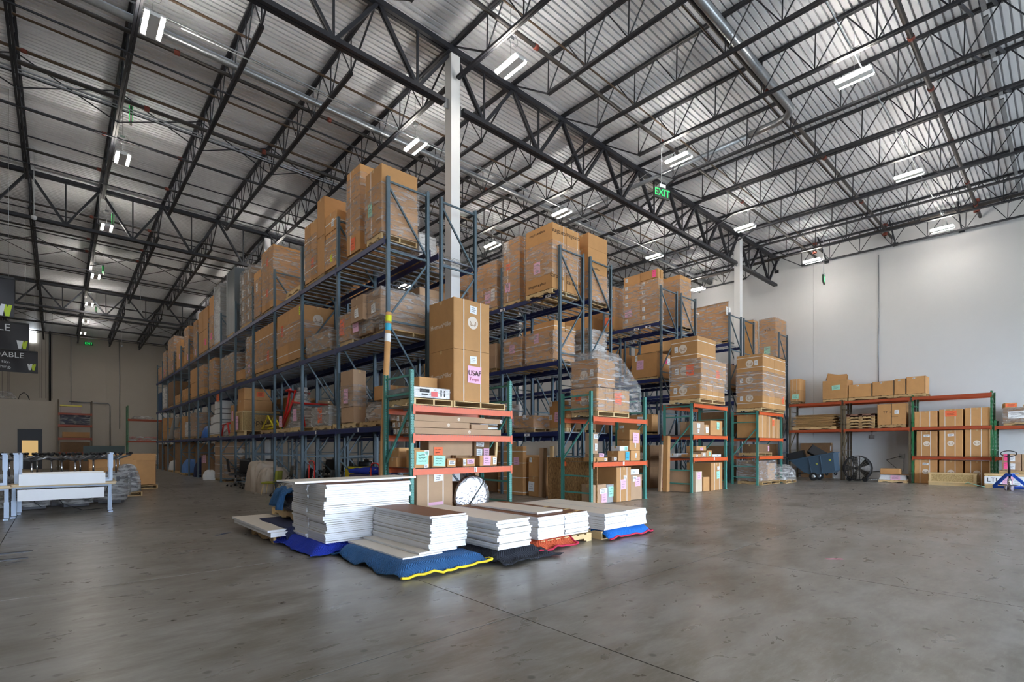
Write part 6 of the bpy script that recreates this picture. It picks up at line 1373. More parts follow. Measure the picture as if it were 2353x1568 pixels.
ob('rib', MB().bar((-.435, .2, 1.15), (-.435, .05, .36), .03, .06).bar((-.435, -.35, 1.25), (-.435, -.45, .42), .03, .06).bar((-.435, .8, .62), (-.435, -1.0, .85), .04, .05).mesh('rib', CARTB), t)
ob('frame', MB().bar((-.3, .75, .32), (-.3, -1.0, .62), .05, .05).bar((.3, .75, .32), (.3, -1.0, .62), .05, .05).mesh('frame', BLACK), t)
def wheel(r, w_): return MB().lathe([(.02, -w_ / 2), (r * .5, -w_ / 2), (r * .55, -w_ / 2 - .006), (r * .9, -w_ / 2), (r, -w_ / 2 + .01), (r, w_ / 2 - .01), (r * .9, w_ / 2), (.02, w_ / 2)], 20, (0, 0, 0), 0, 'x')
wm = wheel(.21, .07).mesh('wheel', RUBBER)
for sx in (-.44, .44): ob('wheel', wm, t, (sx, -.05, .21)); ob('hub', MB().lathe([(0, -.05), (.1, -.045), (.1, .045), (0, .05)], 14, (0, 0, 0), 0, 'x').mesh('hub', GALV), t, (sx, -.05, .21))
cm = wheel(.085, .04).mesh('caster', RUBBER)
for sx, y_ in ((-.3, -.62), (.3, -.85)): ob('caster', cm, t, (sx, y_, .36)); ob('caster_fork', MB().box(-.03, -.02, 0, .03, .02, .14).mesh('caster_fork', CHROME), t, (sx, y_, .4))
for y_, z_ in ((-.2, .86), (-.8, 1.06)): ob('recycling_mark', MB().lathe([(.03, 0), (.06, 0)], 3, (0, 0, 0), 0, 'x').mesh('recycling_mark', YELW), t, (-.437, y_, z_), (0, 0, 0))
o = ob('plastic_tray', MB().box(-.3, -.35, 0, -.27, .35, .4).box(.27, -.35, 0, .3, .35, .4).box(-.3, -.35, 0, .3, -.32, .4).box(-.3, .32, 0, .3, .35, .4).box(-.3, -.35, 0, .3, .35, .03).mesh('plastic_tray', BLACK), None, (26.3, cy_ + .05, 1.1), (.6, .15, .3)); tag(o, 'black plastic tray tipped up in the tilt cart', 'tray')
tag(ob('plastic_tray', o.data, None, (26.3, cy_ + .75, .92), (-.25, 0, .2)), 'second black plastic tray lower in the tilt cart', 'tray')
tag(ob('grey_slat', MB().box(-.05, -.55, 0, .05, .45, .03).mesh('grey_slat', GALV), None, (26.1, cy_ + 1.0, 1.02), (-.02, 0, 0)), 'thin grey slat poking out of the tilt cart', 'slat')
carton(28.42, 7.9, .01, 28.6, 9.3, 1.75, 'big flat dark carton standing behind the tilt cart', None, KDARK, notes=(('x', .98, .85, .05, .25, 'w'),))
# drum fan
fy = yat(26.6, 1969)
t = thing('drum_fan', 'round black drum fan on two wheels with a wire guard', 'fan', (26.7, fy, 0), -.1); t.scale = (.9, .88, .9)
ob('drum', MB().lathe([(.60, -.14), (.63, -.13), (.63, .13), (.60, .14), (.60, -.14)], 40, (0, 0, .66), 0, 'x').mesh('drum', BLACK), t)
g = MB()
for k in range(36):
    a = 2 * PI * k / 36; g.tube([(-.15, .08 * math.cos(a), .66 + .08 * math.sin(a)), (-.15, .61 * math.cos(a), .66 + .61 * math.sin(a))], .004, 4, cap=False)
for rr_ in (.2, .34, .48): g.tube([(-.15, rr_ * math.cos(t_), .66 + rr_ * math.sin(t_)) for t_ in [i * PI / 16 for i in range(33)]], .005, 4, cap=False)
ob('wire_guard', g.mesh('wire_guard', WIRE), t)
ob('support_bar', MB().box(-.16, -.16, .08, -.14, -.13, 1.25).box(-.16, .13, .08, -.14, .16, 1.25).mesh('support_bar', BLACK), t)
ob('motor', MB().lathe([(0, -.15), (.1, -.13), (.12, -.05), (.12, .1), (0, .12)], 16, (0, 0, .66), 0, 'x').mesh('motor', BLACK), t)
for k in range(5):
    a = 2 * PI * k / 5; u_ = Vector((0, math.cos(a), math.sin(a))); v_ = Vector((0, -math.sin(a), math.cos(a)))
    c0 = Vector((0, 0, .66)); ob('blade', MB().quad([c0 + u_ * .1 - v_ * .05 + Vector((-.03, 0, 0)), c0 + u_ * .56 - v_ * .16 + Vector((-.06, 0, 0)), c0 + u_ * .56 + v_ * .16 + Vector((.06, 0, 0)), c0 + u_ * .1 + v_ * .05 + Vector((.03, 0, 0))]).mesh('blade', BLACK), t)
for y_ in (-.35, .35): ob('wheel', wheel(.13, .06).mesh('wheel', RUBBER), t, (-.05 if y_ > 0 else -.05, y_ if y_ > 0 else y_, .13))
ob('stand', MB().bar((0, -.42, .1), (0, .42, .1), .04, .04).bar((0, -.35, .03), (0, -.4, .2), .04, .04).mesh('stand', BLACK), t)
oy = OUT[1]; b = MB().tube([(26.9, fy - .35, .12), (27.2, fy - .8, .1), (27.8, fy - 1.3, .5), (28.3, oy + .5, .95), (28.66, oy, OUT[2] + .0)], .012, 6)
tag(ob('power_cord', b.mesh('power_cord', BLACK)), 'black power cord rising from the fan to the wall outlet', 'cord')
# small stack right of the fan
ya = yat(26.9, 2082); yb = yat(26.9, 2020)
pallet(26.9, ya, 27.7, yb, 0, 'small low pallet with flat white sheets right of the fan', m=WOODL, h=.11)
for i in range(4): tag(ob('white_sheet_pack', MB().box(-.35, -(yb - ya) / 2 + .02 * i, 0, .35, (yb - ya) / 2 - .02 * i, .05).mesh('white_sheet_pack', LAMW), None, (27.3, (ya + yb) / 2 + .02 * (i % 2), .115 + .053 * i)), '%s flat white pack on the small pallet right of the fan' % TW[4][i], 'package')
tag(put('loose_note', note_mesh(.34, .2, PINK), 'x', (26.93, (ya + yb) / 2 - .1, .22)), 'pink note on the flat white packs right of the fan', 'note')
tag(ob('thin_board', MB().box(-.4, -.55, 0, .4, .5, .02).mesh('thin_board', KDARK), None, (27.3, (ya + yb) / 2, .335)), 'thin dark board on the flat white packs', 'board')
carton(27.1, ya + .25, .36, 27.5, ya + .95, .6, 'low brown carton on the flat white packs right of the fan', None, KRAFT)

# pallet jack
jx_, jy_ = 24.9, yat(24.9, 2320)
t = thing('pallet_jack', 'blue hand pallet jack standing with its black handle upright', 'pallet jack', (jx_, jy_, 0), -.35)
ob('fork', MB().box(.1, -.26, .06, 1.1, -.12, .12).box(1.1, -.24, .05, 1.2, -.14, .09).mesh('fork', BLUEM), t); ob('fork', MB().box(.1, .12, .06, 1.1, .26, .12).box(1.1, .14, .05, 1.2, .24, .09).mesh('fork', BLUEM), t)
b = MB(); b.bar((.12, -.5, .1), (0, -.06, .58), .06, .09); b.bar((.12, .5, .1), (0, .06, .58), .06, .09); b.box(.06, -.5, .06, .16, .5, .14); b.box(-.06, -.1, .5, .1, .1, .6)
ob('mast_frame', b.mesh('mast_frame', BLUEM), t)
ob('pump', MB().lathe([(0, .1), (.06, .1), (.06, .4), (.03, .42), (.03, .56), (0, .56)], 12).mesh('pump', CHROME), t)
ob('cross_shaft', MB().tube([(-.02, -.3, .2), (-.02, .3, .2)], .02, 8).mesh('cross_shaft', CHROME), t)
for y_ in (-.07, .07): ob('steer_wheel', MB().lathe([(0, -.03), (.09, -.03), (.09, .03), (0, .03)], 16, (0, 0, 0), 0, 'y').mesh('steer_wheel', mat('wheel_tan', srgb(150, 140, 150), .5)), t, (-.03, y_, .09), (0, 0, PI / 2 * 0))
ob('handle_shaft', MB().tube([(-.02, 0, .5), (-.06, 0, 1.28)], .035, 10).mesh('handle_shaft', BLACK), t)
lp = [(-.06 + 0, .22 * math.sin(a) * (1 if abs(math.cos(a)) < .9 else 1), 1.3 + .1 * math.cos(a)) for a in [i * PI / 12 for i in range(25)]]
ob('handle_loop', MB().tube(lp, .014, 7, cap=False).mesh('handle_loop', BLACK), t)

# ------------------------------------------------------------------ things stored on the floor under the long row, near end
# shell chairs
def shell_chair(label, x, y, rz, m=MESHK, tilt=0, z=0, legs='sled'):
    t = thing('shell_chair', label, 'chair', (x, y, z), rz, 'shell chairs under the long rack')
    b = MB()
    def fn(u, v):
        w_ = .24 * (1 - .25 * max(0, v - .5)); x_ = (u - .5) * 2 * w_
        if v < .5: q = v * 2; yy = -.22 + .42 * q; zz = .44 - .03 * math.sin(q * PI) + .04 * (2 * abs(u - .5)) ** 2
        else: q = (v - .5) * 2; yy = .2 + .10 * q - .05 * (2 * abs(u - .5)) ** 2; zz = .44 + .42 * q
        return (x_, yy, zz)
    b.grid(8, 12, fn, 0); o = ob('seat_shell', b.mesh('seat_shell', m), t); s_ = o.modifiers.new('t', 'SOLIDIFY'); s_.thickness = .012
    for sx in (-1, 1): ob('sled_leg', MB().tube([(sx * .18, -.18, .43), (sx * .25, -.22, .02), (sx * .25, .25, .02), (sx * .18, .12, .43)], .010, 6).mesh('sled_leg', CHROME), t)
    return t
for i, (x, y, rz, m) in enumerate(((5.75, 13.0, -2.2, MESHK), (5.7, 13.75, -2.0, MESHK), (5.75, 14.5, -2.2, MESHK), (5.85, 15.45, -1.9, MESHK), (5.9, 16.6, -2.4, BLACK))):
    shell_chair('%s grey shell chair on chrome legs under the long rack' % ['nearest', 'second', 'third', 'fourth', 'black, farthest'][i], x, y, rz, m)
# black task chairs
def task_chair(label, x, y, rz, grp='black task chairs under the long rack'):
    t = thing('task_chair', label, 'chair', (x, y, 0), rz, grp)
    ob('seat', MB().grid(6, 6, lambda u, v: ((u - .5) * .5, (v - .5) * .48, .5 + .03 * math.sin(u * PI) * math.sin(v * PI))).box(-.24, -.23, .44, .24, .23, .5).mesh('seat', BLACK), t)
    o = ob('backrest', MB().grid(6, 8, lambda u, v: ((u - .5) * .46 * (1 - .2 * v), .24 + .06 * v - .05 * abs(2 * u - 1) ** 2, .58 + .5 * v)).mesh('backrest', BLACK), t); s_ = o.modifiers.new('t', 'SOLIDIFY'); s_.thickness = .03
    ob('cylinder', MB().tube([(0, 0, .1), (0, 0, .45)], .028, 8).mesh('cylinder', CHROME), t)
    b = MB()
    for k in range(5): a = 2 * PI * k / 5; b.bar((0, 0, .12), (.3 * math.cos(a), .3 * math.sin(a), .08), .05, .03)
    ob('star_base', b.mesh('star_base', CHROME), t)
    for k in range(5): a = 2 * PI * k / 5; ob('caster', MB().lathe([(0, -.02), (.035, -.02), (.035, .02), (0, .02)], 10, (0, 0, 0), 0, 'x').mesh('caster', RUBBER), t, (.3 * math.cos(a), .3 * math.sin(a), .036))
    for sx in (-1, 1): ob('armrest', MB().bar((sx * .27, 0, .45), (sx * .28, .02, .68), .03, .05).box(sx * .28 - .04, -.12, .68, sx * .28 + .04, .14, .71).mesh('armrest', BLACK), t)
for i, (x, y, rz) in enumerate(((5.3, 20.5, 2.5), (5.6, 21.3, .5), (5.2, 21.9, 1.4), (5.7, 23.0, -2.0), (5.9, 20.6, -1))): task_chair('%s black task chair with chrome base under the long rack' % ['nearest', 'second', 'aisle-side third', 'far', 'inner'][i], x, y, rz)
# cloth-covered chairs
lump('pale translucent dust sheet draped over chairs under the long rack', 'dust_sheet', 4.95, 18.5, .0, 5.9, 19.9, 1.0, DROP, seed=41, cat='sheet', sq=.35, rough=.1)
lump('second pale dust sheet over chairs, nearer, lower', 'dust_sheet', 5.0, 17.65, .0, 5.9, 18.45, .82, DROP, seed=42, cat='sheet', sq=.4, rough=.1)
b = MB().grid(6, 8, lambda u, v: ((u - .5) * .5, (-.2 + .4 * min(1, v * 2)) if v < .5 else .2 + .06 * (v - .5), .42 if v < .5 else .42 + .7 * (v - .5)))
t = thing('lime_chair', 'lime green padded chair with wooden legs by the dust sheets', 'chair', (5.1, 17.2, 0), -2.2); o = ob('seat_shell', b.mesh('seat_shell', OLIVE), t); o.modifiers.new('t', 'SOLIDIFY').thickness = .06
for sx in (-1, 1):
    for sy in (-1, 1): ob('leg', MB().tube([(sx * .17, sy * .15, .4), (sx * .22, sy * .22, 0)], .016, 6).mesh('leg', WOODL), t)
# folding nesting chair beside the tall stack
t = thing('nesting_chair', 'black mesh nesting chair on castered silver legs beside the tall panel stack', 'chair', (5.15, 16.3, 0), -1.7)
o = ob('backrest', MB().grid(5, 6, lambda u, v: ((u - .5) * .45, .25 + .06 * v, .6 + .35 * v)).mesh('backrest', BLACK), t); o.modifiers.new('t', 'SOLIDIFY').thickness = .012
ob('seat', MB().box(-.22, -.22, .43, .22, .2, .46).mesh('seat', BLACK), t)
for sx in (-1, 1): ob('leg_frame', MB().tube([(sx * .22, .24, .62), (sx * .23, -.28, .06)], .012, 6).tube([(sx * .2, -.15, .5), (sx * .23, .28, .06)], .012, 6).mesh('leg_frame', CHROME), t); ob('caster', MB().lathe([(0, -.02), (.035, -.02), (.035, .02), (0, .02)], 10, (0, 0, 0), 0, 'x').mesh('caster', RUBBER), t, (sx * .23, -.28, .036)); ob('caster', MB().lathe([(0, -.02), (.035, -.02), (.035, .02), (0, .02)], 10, (0, 0, 0), 0, 'x').mesh('caster', RUBBER), t, (sx * .23, .28, .036))
# red hand trucks
for i, (y_, h_) in enumerate(((14.1, 1.08), (10.35, 1.1))):
    t = thing('hand_truck', '%s red hand truck with looped handle under the long rack' % ('farther', 'nearer')[i], 'hand truck', (5.25, y_, 0), -1.57)
    for sx in (-1, 1): ob('rail', MB().tube([(sx * .2, 0, .05), (sx * .2, .0, h_ - .05)], .016, 7).mesh('rail', REDM), t)
    ob('handle', MB().tube([(-.2, 0, h_ - .05), (-.18, 0, h_ + .02), (-.1, 0, h_ + .06), (.1, 0, h_ + .06), (.18, 0, h_ + .02), (.2, 0, h_ - .05)], .016, 7).mesh('handle', REDM), t)
    ob('toe_plate', MB().box(-.22, -.22, .0, .22, .0, .01).mesh('toe_plate', BLACK), t)
    for sx in (-1, 1): ob('wheel', wheel(.12, .05).mesh('wheel', RUBBER), t, (sx * .25, .08, .12))
# folded blankets
for i in range(5):
    b = MB().grid(10, 8, lambda u, v: ((u - .5) * (.9 - .04 * i), (v - .5) * (1.3 - .1 * i), .10 + .05 * math.sin(u * PI) * math.sin(v * PI) + .012 * math.sin(u * 19 + i) + .01 * math.sin(v * 15)))
    b.grid(10, 2, lambda u, v: ((u - .5) * (.9 - .04 * i), -(1.3 - .1 * i) / 2 - .04 * math.sin(v * PI), .10 * v)); b.grid(8, 2, lambda u, v: (-(.9 - .04 * i) / 2 - .04 * math.sin(v * PI), (u - .5) * (1.3 - .1 * i), .10 * v))
    tag(ob('folded_blanket', b.mesh('folded_blanket', (QNAVY, QROYAL, QNAVY, mat('blanket_plum', srgb(70, 60, 92), .9), QROYAL)[i]), None, (5.8 + .03 * (i % 2), 11.5 + .05 * (i % 3), .42 + .115 * i), (0, 0, .06 * (i - 2))), '%s folded moving blanket of the blue pile under the nearest bay' % TW[5][i], 'blanket')
for i in range(3): pallet(5.4, 10.9, 6.3, 12.1, .0 + .135 * i, '%s pallet under the pile of folded blankets' % TW[3][i])
carton(5.6, 12.6, .7, 6.2, 13.1, .98, 'yellow box beside the blanket pile', None, mat('yellow_box', srgb(222, 206, 40), .5), pal if 0 else None) if 0 else tag(ob('yellow_box', MB().box(-.3, -.25, 0, .3, .25, .3).box(-.31, -.26, .26, .31, .26, .3).mesh('yellow_box', YELM), None, (5.9, 12.45, .72)), 'yellow box on a dark carton behind the blanket pile', 'box')
carton(5.55, 12.2, .01, 6.25, 12.75, .71, 'dark carton carrying the yellow box', None, KDARK)

# ---- deep clutter behind: black chairs hung under the first row pair (seen as dark mass)
for i, (x, y) in enumerate(((7.2, 12.3), (7.2, 13.6), (7.3, 15), (7.2, 16.6), (7.2, 18), (8.6, 15.5), (8.8, 17.5), (8.7, 19.6), (8.8, 21.8))):
    task_chair('%s black task chair in the dark clutter behind the long rack' % ['nearest', 'second', 'third', 'fourth', 'fifth', 'sixth', 'seventh', 'eighth', 'ninth'][i], x, y, i * 1.3, 'black task chairs behind the long rack')

# ------------------------------------------------------------------ left foreground: stacked desks and upturned chairs
def desk_leg(t, x, y, z0, z1, nm='leg'):
    s_ = 1 if z1 > z0 else -1; zm = z0 + (z1 - z0) * .52
    o = ob(nm, MB().box(-.04, -.035, min(z0, zm), .04, .035, max(z0, zm)).box(-.032, -.028, min(zm, z1), .032, .028, max(zm, z1)).mesh(nm, DESKG), t, (x, y, 0))
    return o
def desk(label, x0, x1, y, up, L_=1.8, D_=.62):
    """Electric desk; up=False stands on its feet, up=True lies upside down on the one below."""
    t = thing('height_desk', label, 'desk', (0, 0, 0), 0, 'stacked desks in the left foreground'); zt = .66
    t.location = ((x0 + x1) / 2, y, 0); hw = (x1 - x0) / 2
    z0_, z1_ = (zt, zt + .028) if not up else (zt + .03, zt + .058)
    ob('tabletop', MB().box(-hw, -D_ / 2, z0_, hw, D_ / 2, z1_).mesh('tabletop', [DESKW]), t)
    for sx in (-1, 1):
        for sy in (-.0,):
            if not up: desk_leg(t, sx * (hw - .09), 0, .03, zt)
            else: desk_leg(t, sx * (hw - .09), 0, 1.36, z1_)
        zf = 0 if not up else 1.36
        ob('foot', MB().box(-.04, -D_ / 2 + .02, zf, .04, D_ / 2 - .02, zf + .03).mesh('foot', DESKG), t, (sx * (hw - .09), 0, 0))
    ob('cross_rail', MB().box(-hw + .1, -.03, z0_ - .05 if not up else z1_, hw - .1, .03, z0_ if not up else z1_ + .05).mesh('cross_rail', DESKG), t)
    return t
desk('upright grey-legged desk in the left foreground', -.78, 1.03, 15.35, False)
desk('upside-down grey-legged desk lying on the upright one', -.74, 1.05, 15.35, True)
xe = xat(15.0, 15) + .09; desk('upright desk at the left picture edge', xe - 1.8, xe, 15.0, False)
desk('upside-down desk on the one at the left picture edge', xe - 1.78, xe - .02, 15.0, True)
xe = xat(16.1, 44) - .09; desk('upright desk just behind the left foreground desks', xe, xe + 1.8, 16.1, False)
desk('upside-down desk on the one just behind the left foreground', xe + .02, xe + 1.8, 16.1, True)
for i, (z_, x_) in enumerate(((.69, .12), (.36, .10))):
    tag(ob('white_screen', MB().box(-.72, -.012, 0, .72, .012, .24).mesh('white_screen', LAMW), None, (x_, 15.026, z_)), '%s long white screen panel taped to the desk stack' % ('upper', 'lower')[i], 'panel')
tag(ob('white_screen', MB().box(-.68, -.012, 0, .68, .012, .26).mesh('white_screen', LAMLIT), None, (.13, 15.06, .71)), 'white panel edge standing behind the upper screen', 'panel')
for i, pts in enumerate(([(-.1, 15.3, .6), (.1, 15.2, .25), (.45, 15.1, .08), (.8, 15.1, .1)], [(.2, 15.3, .6), (.5, 15.2, .3), (.85, 15.2, .45), (.9, 15.3, .6)], [(-.5, 15.3, .6), (-.35, 15.2, .3), (-.25, 15.2, .2)])):
    tag(ob('desk_cable', MB().tube(pts, .007, 5).mesh('desk_cable', BLACK)), '%s black cable hanging under the desk stack' % ('longest', 'looped', 'short')[i], 'cable')
# upturned office chairs: film-wrapped seat below, star base up
def upturned(label, x, y, rz, z=0.0):
    t = thing('upturned_chair', label, 'chair', (x, y, z), rz, 'upturned office chairs')
    ob('wrapped_back', MB().box(-.26, -.1, .02, .26, .1, .6).mesh('wrapped_back', GREYF), t)
    ob('seat', MB().box(-.28, -.28, .62, .28, .28, .74).mesh('seat', GREYF), t)
    ob('plastic_film', MB().grid(14, 6, lambda u, v: (.36 * math.cos(u * 2 * PI) * (1 + .06 * math.sin(u * 30)), .36 * math.sin(u * 2 * PI) * (1 + .05 * math.sin(u * 24)), .1 + .68 * v)).mesh('plastic_film', FILMH), t)
    for sx in (-1, 1): ob('armrest', MB().tube([(sx * .3, -.05, .7), (sx * .36, -.05, .6), (sx * .36, .05, .45)], .018, 7).mesh('armrest', ALUG), t)
    ob('cylinder', MB().tube([(0, 0, .74), (0, 0, 1.22)], .022, 8).mesh('cylinder', CHROME), t)
    b = MB()
    for k in range(5): a = 2 * PI * k / 5; b.tube([(.03 * math.cos(a), .03 * math.sin(a), 1.2), (.18 * math.cos(a), .18 * math.sin(a), 1.23), (.36 * math.cos(a), .36 * math.sin(a), 1.3)], [.034, .026, .018], 6)
    ob('star_base', b.mesh('star_base', ALUG), t)
    cb = MB().lathe([(0, -.03), (.032, -.03), (.032, .03), (0, .03)], 8, (0, 0, 0), 0, 'x').mesh('caster', BLACK)
    for k in range(5): a = 2 * PI * k / 5; ob('caster', cb, t, (.36 * math.cos(a), .36 * math.sin(a), 1.345), (0, 0, a))
    return t
up0 = upturned('nearest upturned grey chair behind the desks, star base up', .35, 17.0, .3)
k_ = 0; CN = ['second', 'third', 'fourth', 'fifth', 'sixth', 'seventh', 'eighth', 'ninth', 'tenth', 'eleventh', 'twelfth', 'thirteenth', 'fourteenth', 'fifteenth', 'sixteenth', 'seventeenth', 'eighteenth']
for x, y in ((-.45, 16.9), (-1.25, 16.8), (-2.0, 16.7), (1.1, 17.4), (.1, 17.6), (-.7, 17.6), (-1.5, 17.6), (.75, 18.0), (-.1, 18.1), (-.9, 18.2), (-1.7, 18.1), (1.3, 18.9), (.5, 19.0), (-.4, 19.1), (-1.2, 19.2), (-2.1, 19.1), (1.5, 20.5)):
    o = dup(up0, (x, y, 0), k_ * .9, '%s upturned grey office chair in the group behind the desks' % CN[k_]); k_ += 1
x0_, y0_ = 1.1, 20.8
def open_carton(x0, y0, x1, y1, z, h, label, m=KRAFT):
    t = thing('open_carton', label, 'box', ((x0 + x1) / 2, (y0 + y1) / 2, z)); w_, d_ = (x1 - x0) / 2, (y1 - y0) / 2
    ob('carton_walls', MB().box(-w_, -d_, 0, w_, -d_ + .01, h).box(-w_, d_ - .01, 0, w_, d_, h).box(-w_, -d_, 0, -w_ + .01, d_, h).box(w_ - .01, -d_, 0, w_, d_, h).box(-w_, -d_, 0, w_, d_, .01).mesh('carton_walls', m), t)
    ob('flap', MB().box(-w_, 0, -.25, w_, .008, 0).mesh('flap', m), t, (0, -d_ - .02, h), (-.12, 0, 0))
open_carton(1.25, 22.9, 2.75, 24.0, .14, 1.15, 'big open brown carton at the aisle end of the upturned chairs'); pallet(1.2, 22.8, 2.8, 24.1, 0, 'pallet under the big open carton by the upturned chairs')
open_carton(.75, 20.6, 1.95, 21.6, .14, .98, 'open brown carton with folded flap behind the desk stack'); pallet(.7, 20.6, 2.0, 21.6, 0, 'pallet under the open carton behind the desk stack')
lump('grey plastic bag heap beside the open carton', 'plastic_bag', 1.35, 19.6, .13, 1.95, 20.3, .95, FILMH, seed=51, cat='bag'); lump('dark contents of the grey plastic bag heap', 'cushion_bundle', 1.4, 19.65, .13, 1.9, 20.25, .9, GREYF, seed=51)
pallet(1.3, 19.5, 2.0, 20.4, 0, 'pallet under the grey plastic bag heap')
tag(ob('glass_sheet', MB().box(-.75, -.01, 0, .75, .01, .7).mesh('glass_sheet', mat('green_glass', srgb(54, 66, 62), .6)), None, (xat(30, 240), 30, .9)), 'upright greenish glass sheet beyond the upturned chairs', 'glass'); tag(ob('glass_rack', MB().box(-1.3, -.3, 0, 1.3, .3, .9).mesh('glass_rack', KDARK), None, (xat(30, 245), 30, .0)), 'dark base carton under the glass sheet', 'box')
# fork tips entering at the left
for i, (x, y) in enumerate(((-.25, 9.82), (-.28, 9.25))):
    b = MB(); b.v = [(-1.6, -.065, 0), (-1.6, .065, 0), (-1.6, .065, .045), (-1.6, -.065, .045), (0, -.04, 0), (0, .04, 0), (0, .04, .008), (0, -.04, .008)]
    b.f = [(0, 1, 2, 3)[::-1], (4, 5, 6, 7), (0, 4, 7, 3), (1, 2, 6, 5), (3, 7, 6, 2), (0, 1, 5, 4)]; b.m = [0] * 6; b.sm = [False] * 6
    tag(ob('lift_fork', b.mesh('lift_fork', STEEL), None, (x, y, .045), (0, 0, .06)), '%s steel fork tine reaching in over the floor at the left edge' % ('farther', 'nearer')[i], 'fork tine')

# ------------------------------------------------------------------ banners
def banner(Y_, px1, py0, py1, label, texts):
    x1 = xat(Y_, px1); z1 = zat(x1, Y_, py0); z0 = zat(x1, Y_, py1); W_ = 4.2
    t = thing('hanging_banner', label, 'banner', (x1 - W_ / 2, Y_, z0), 0, 'black hanging banners'); h = z1 - z0
    ob('cloth', MB().grid(30, 6, lambda u, v: ((u - .5) * W_, .03 * math.sin(u * 26 + v * 3) * (1 - .3 * v), h * v)).mesh('cloth', BANNER), t)
    ob('top_rail', MB().box(-W_ / 2, -.03, h - .03, W_ / 2, .03, h + .03).mesh('top_rail', BLACK), t); ob('bottom_rail', MB().box(-W_ / 2, -.03, -.03, W_ / 2, .03, .02).mesh('bottom_rail', BLACK), t)
    for x_ in (-W_ / 2 + .3, W_ / 2 - .12): ob('hanging_cable', MB().tube([(x_, 0, h), (x_, 0, zr(Y_) - z0)], .006, 4).mesh('hanging_cable', GALV), t)
    for s_, pxr, pyc, size, m_ in texts:
        xr = xat(Y_, pxr); me = textmesh(s_, size, m_, .002, 'RIGHT'); ob('lettering', me, t, (xr - (x1 - W_ / 2), -.06, zat(xr, Y_, pyc) - z0), (PI / 2, 0, 0))
    # the two-colour V mark
    vx = xat(Y_, px1 - (8 if Y_ > 22 else 12)); vz = zat(vx, Y_, py1 - (13 if Y_ > 22 else 14)) - z0; s_ = h * .3 if Y_ < 22 else h * .3
    for k, (m_, ox) in enumerate(((WHITEG, -.42), (LIME, 0))):
        b = MB(); w_ = .13 * s_
        b.quad([(ox * s_ - .3 * s_, -.06, s_ * .5), (ox * s_ - .3 * s_ + w_ * 2, -.06, s_ * .5), (ox * s_ + w_, -.06, -s_ * .5), (ox * s_ - w_, -.06, -s_ * .5)][::-1]); b.quad([(ox * s_ + .3 * s_ - w_ * 2, -.062, s_ * .5), (ox * s_ + .3 * s_, -.062, s_ * .5), (ox * s_ + w_, -.062, -s_ * .5), (ox * s_ - w_, -.062, -s_ * .5)][::-1])
        ob('v_mark', b.mesh('v_mark', m_), t, (vx - (x1 - W_ / 2) - .1 * s_, 0, vz))
banner(20.5, 33, 641, 729, 'nearest and highest black hanging banner with a white and lime mark', ())
banner(30, 67, 746, 807, 'middle black hanging banner reading BLE', (('BLE', 25, 755, .42, WHITEG),))
banner(38, 87, 810, 858, 'lowest black hanging banner reading NDABLE', (('NDABLE', 56, 819, .40, WHITEG), ('ou say.', 23, 832, .22, WHITEG), ('r thing.', 26, 844, .22, WHITEG)))
# ------------------------------------------------------------------ white office box, dark door, far wall things
OY = 50.0
t = thing('office_cabin', 'white plasterboard office cabin with a dark door at the far left', 'office', (-6, OY, 0)); xr = xat(OY, 127) + 6; dl, dr = xat(OY, 40) + 6, xat(OY, 97) + 6
ob('cabin_wall', MB().box(-4.5, 0, 0, dl, .15, 4.85).box(dr, 0, 0, xr, .15, 4.85).box(dl, 0, 2.86, dr, .15, 4.85).mesh('cabin_wall', WALLF), t)
ob('cabin_side', MB().box(xr - .15, .15, 0, xr, 4.5, 4.85).mesh('cabin_side', WALLF), t); ob('cabin_roof', MB().box(-4.5, 0, 4.85, xr, 4.6, 4.95).mesh('cabin_roof', WALLF), t)
d_ = ob('cabin_door', MB().box(dl, .02, 2.05, dr, .1, 2.86).box(dl, .02, 0, dl + .22, .1, 2.05).box(dr - .22, .02, 0, dr, .1, 2.05).box(dl + .22, .02, 0, dr - .22, .1, .9).mesh('cabin_door', DARKGL), t)
ob('door_window', MB().box(dl + .22, .05, .9, dr - .22, .07, 2.05).mesh('door_window', emit('lit_window', srgb(206, 170, 110), .6)), d_)
ob('door_trim', MB().box(dl - .07, -.02, 0, dl, .02, 2.93).box(dr, -.02, 0, dr + .07, .02, 2.93).box(dl - .07, -.02, 2.86, dr + .07, .02, 2.93).mesh('door_trim', WALLF), t)
lump('crumpled film bundle lying on the office roof', 'film_heap', -3.4, 50.2, 4.95, -2.2, 51.2, 5.5, FILMH, seed=61, cat='stretch wrap')
tag(ob('wire_arch', MB().tube([(-.3, 0, 0), (-.2, 0, .35), (0, 0, .55), (.2, 0, .35), (.3, 0, 0)], .03, 6).mesh('wire_arch', BLACK), None, (-1.75, 50.4, 4.95)), 'small dark arch standing on the office roof', 'hoop')
wn = struct('window_1', MB().box(xat(56.5, 67), 56.5, 8.4 + 1.7, xat(56.5, 83), 56.56, 8.4 + 2.75).mesh('window_1', emit('clerestory', (.85, .93, 1.0), 3.0)))
xx = xat(56.4, 115); struct('trim_2', MB().tube([(xx, 56.45, 4.5), (xx, 56.45, 11.2)], .07, 8).mesh('trim_2', BLACK))
xx = xat(56.4, 253); struct('trim_3', MB().tube([(xx, 56.5, 1.5), (xx, 56.5, 5.2), (xx - .1, 56.5, 5.4), (xx - 2.7, 56.5, 5.42)], .04, 6).mesh('trim_3', GALV))
for i, px in enumerate((163, 275)): xx = xat(56.4, px); struct('trim_%d' % (4 + i), MB().tube([(xx, 56.5, 3.2 if i else 5), (xx, 56.5, 11)], .025, 6).mesh('trim_4', GALV))
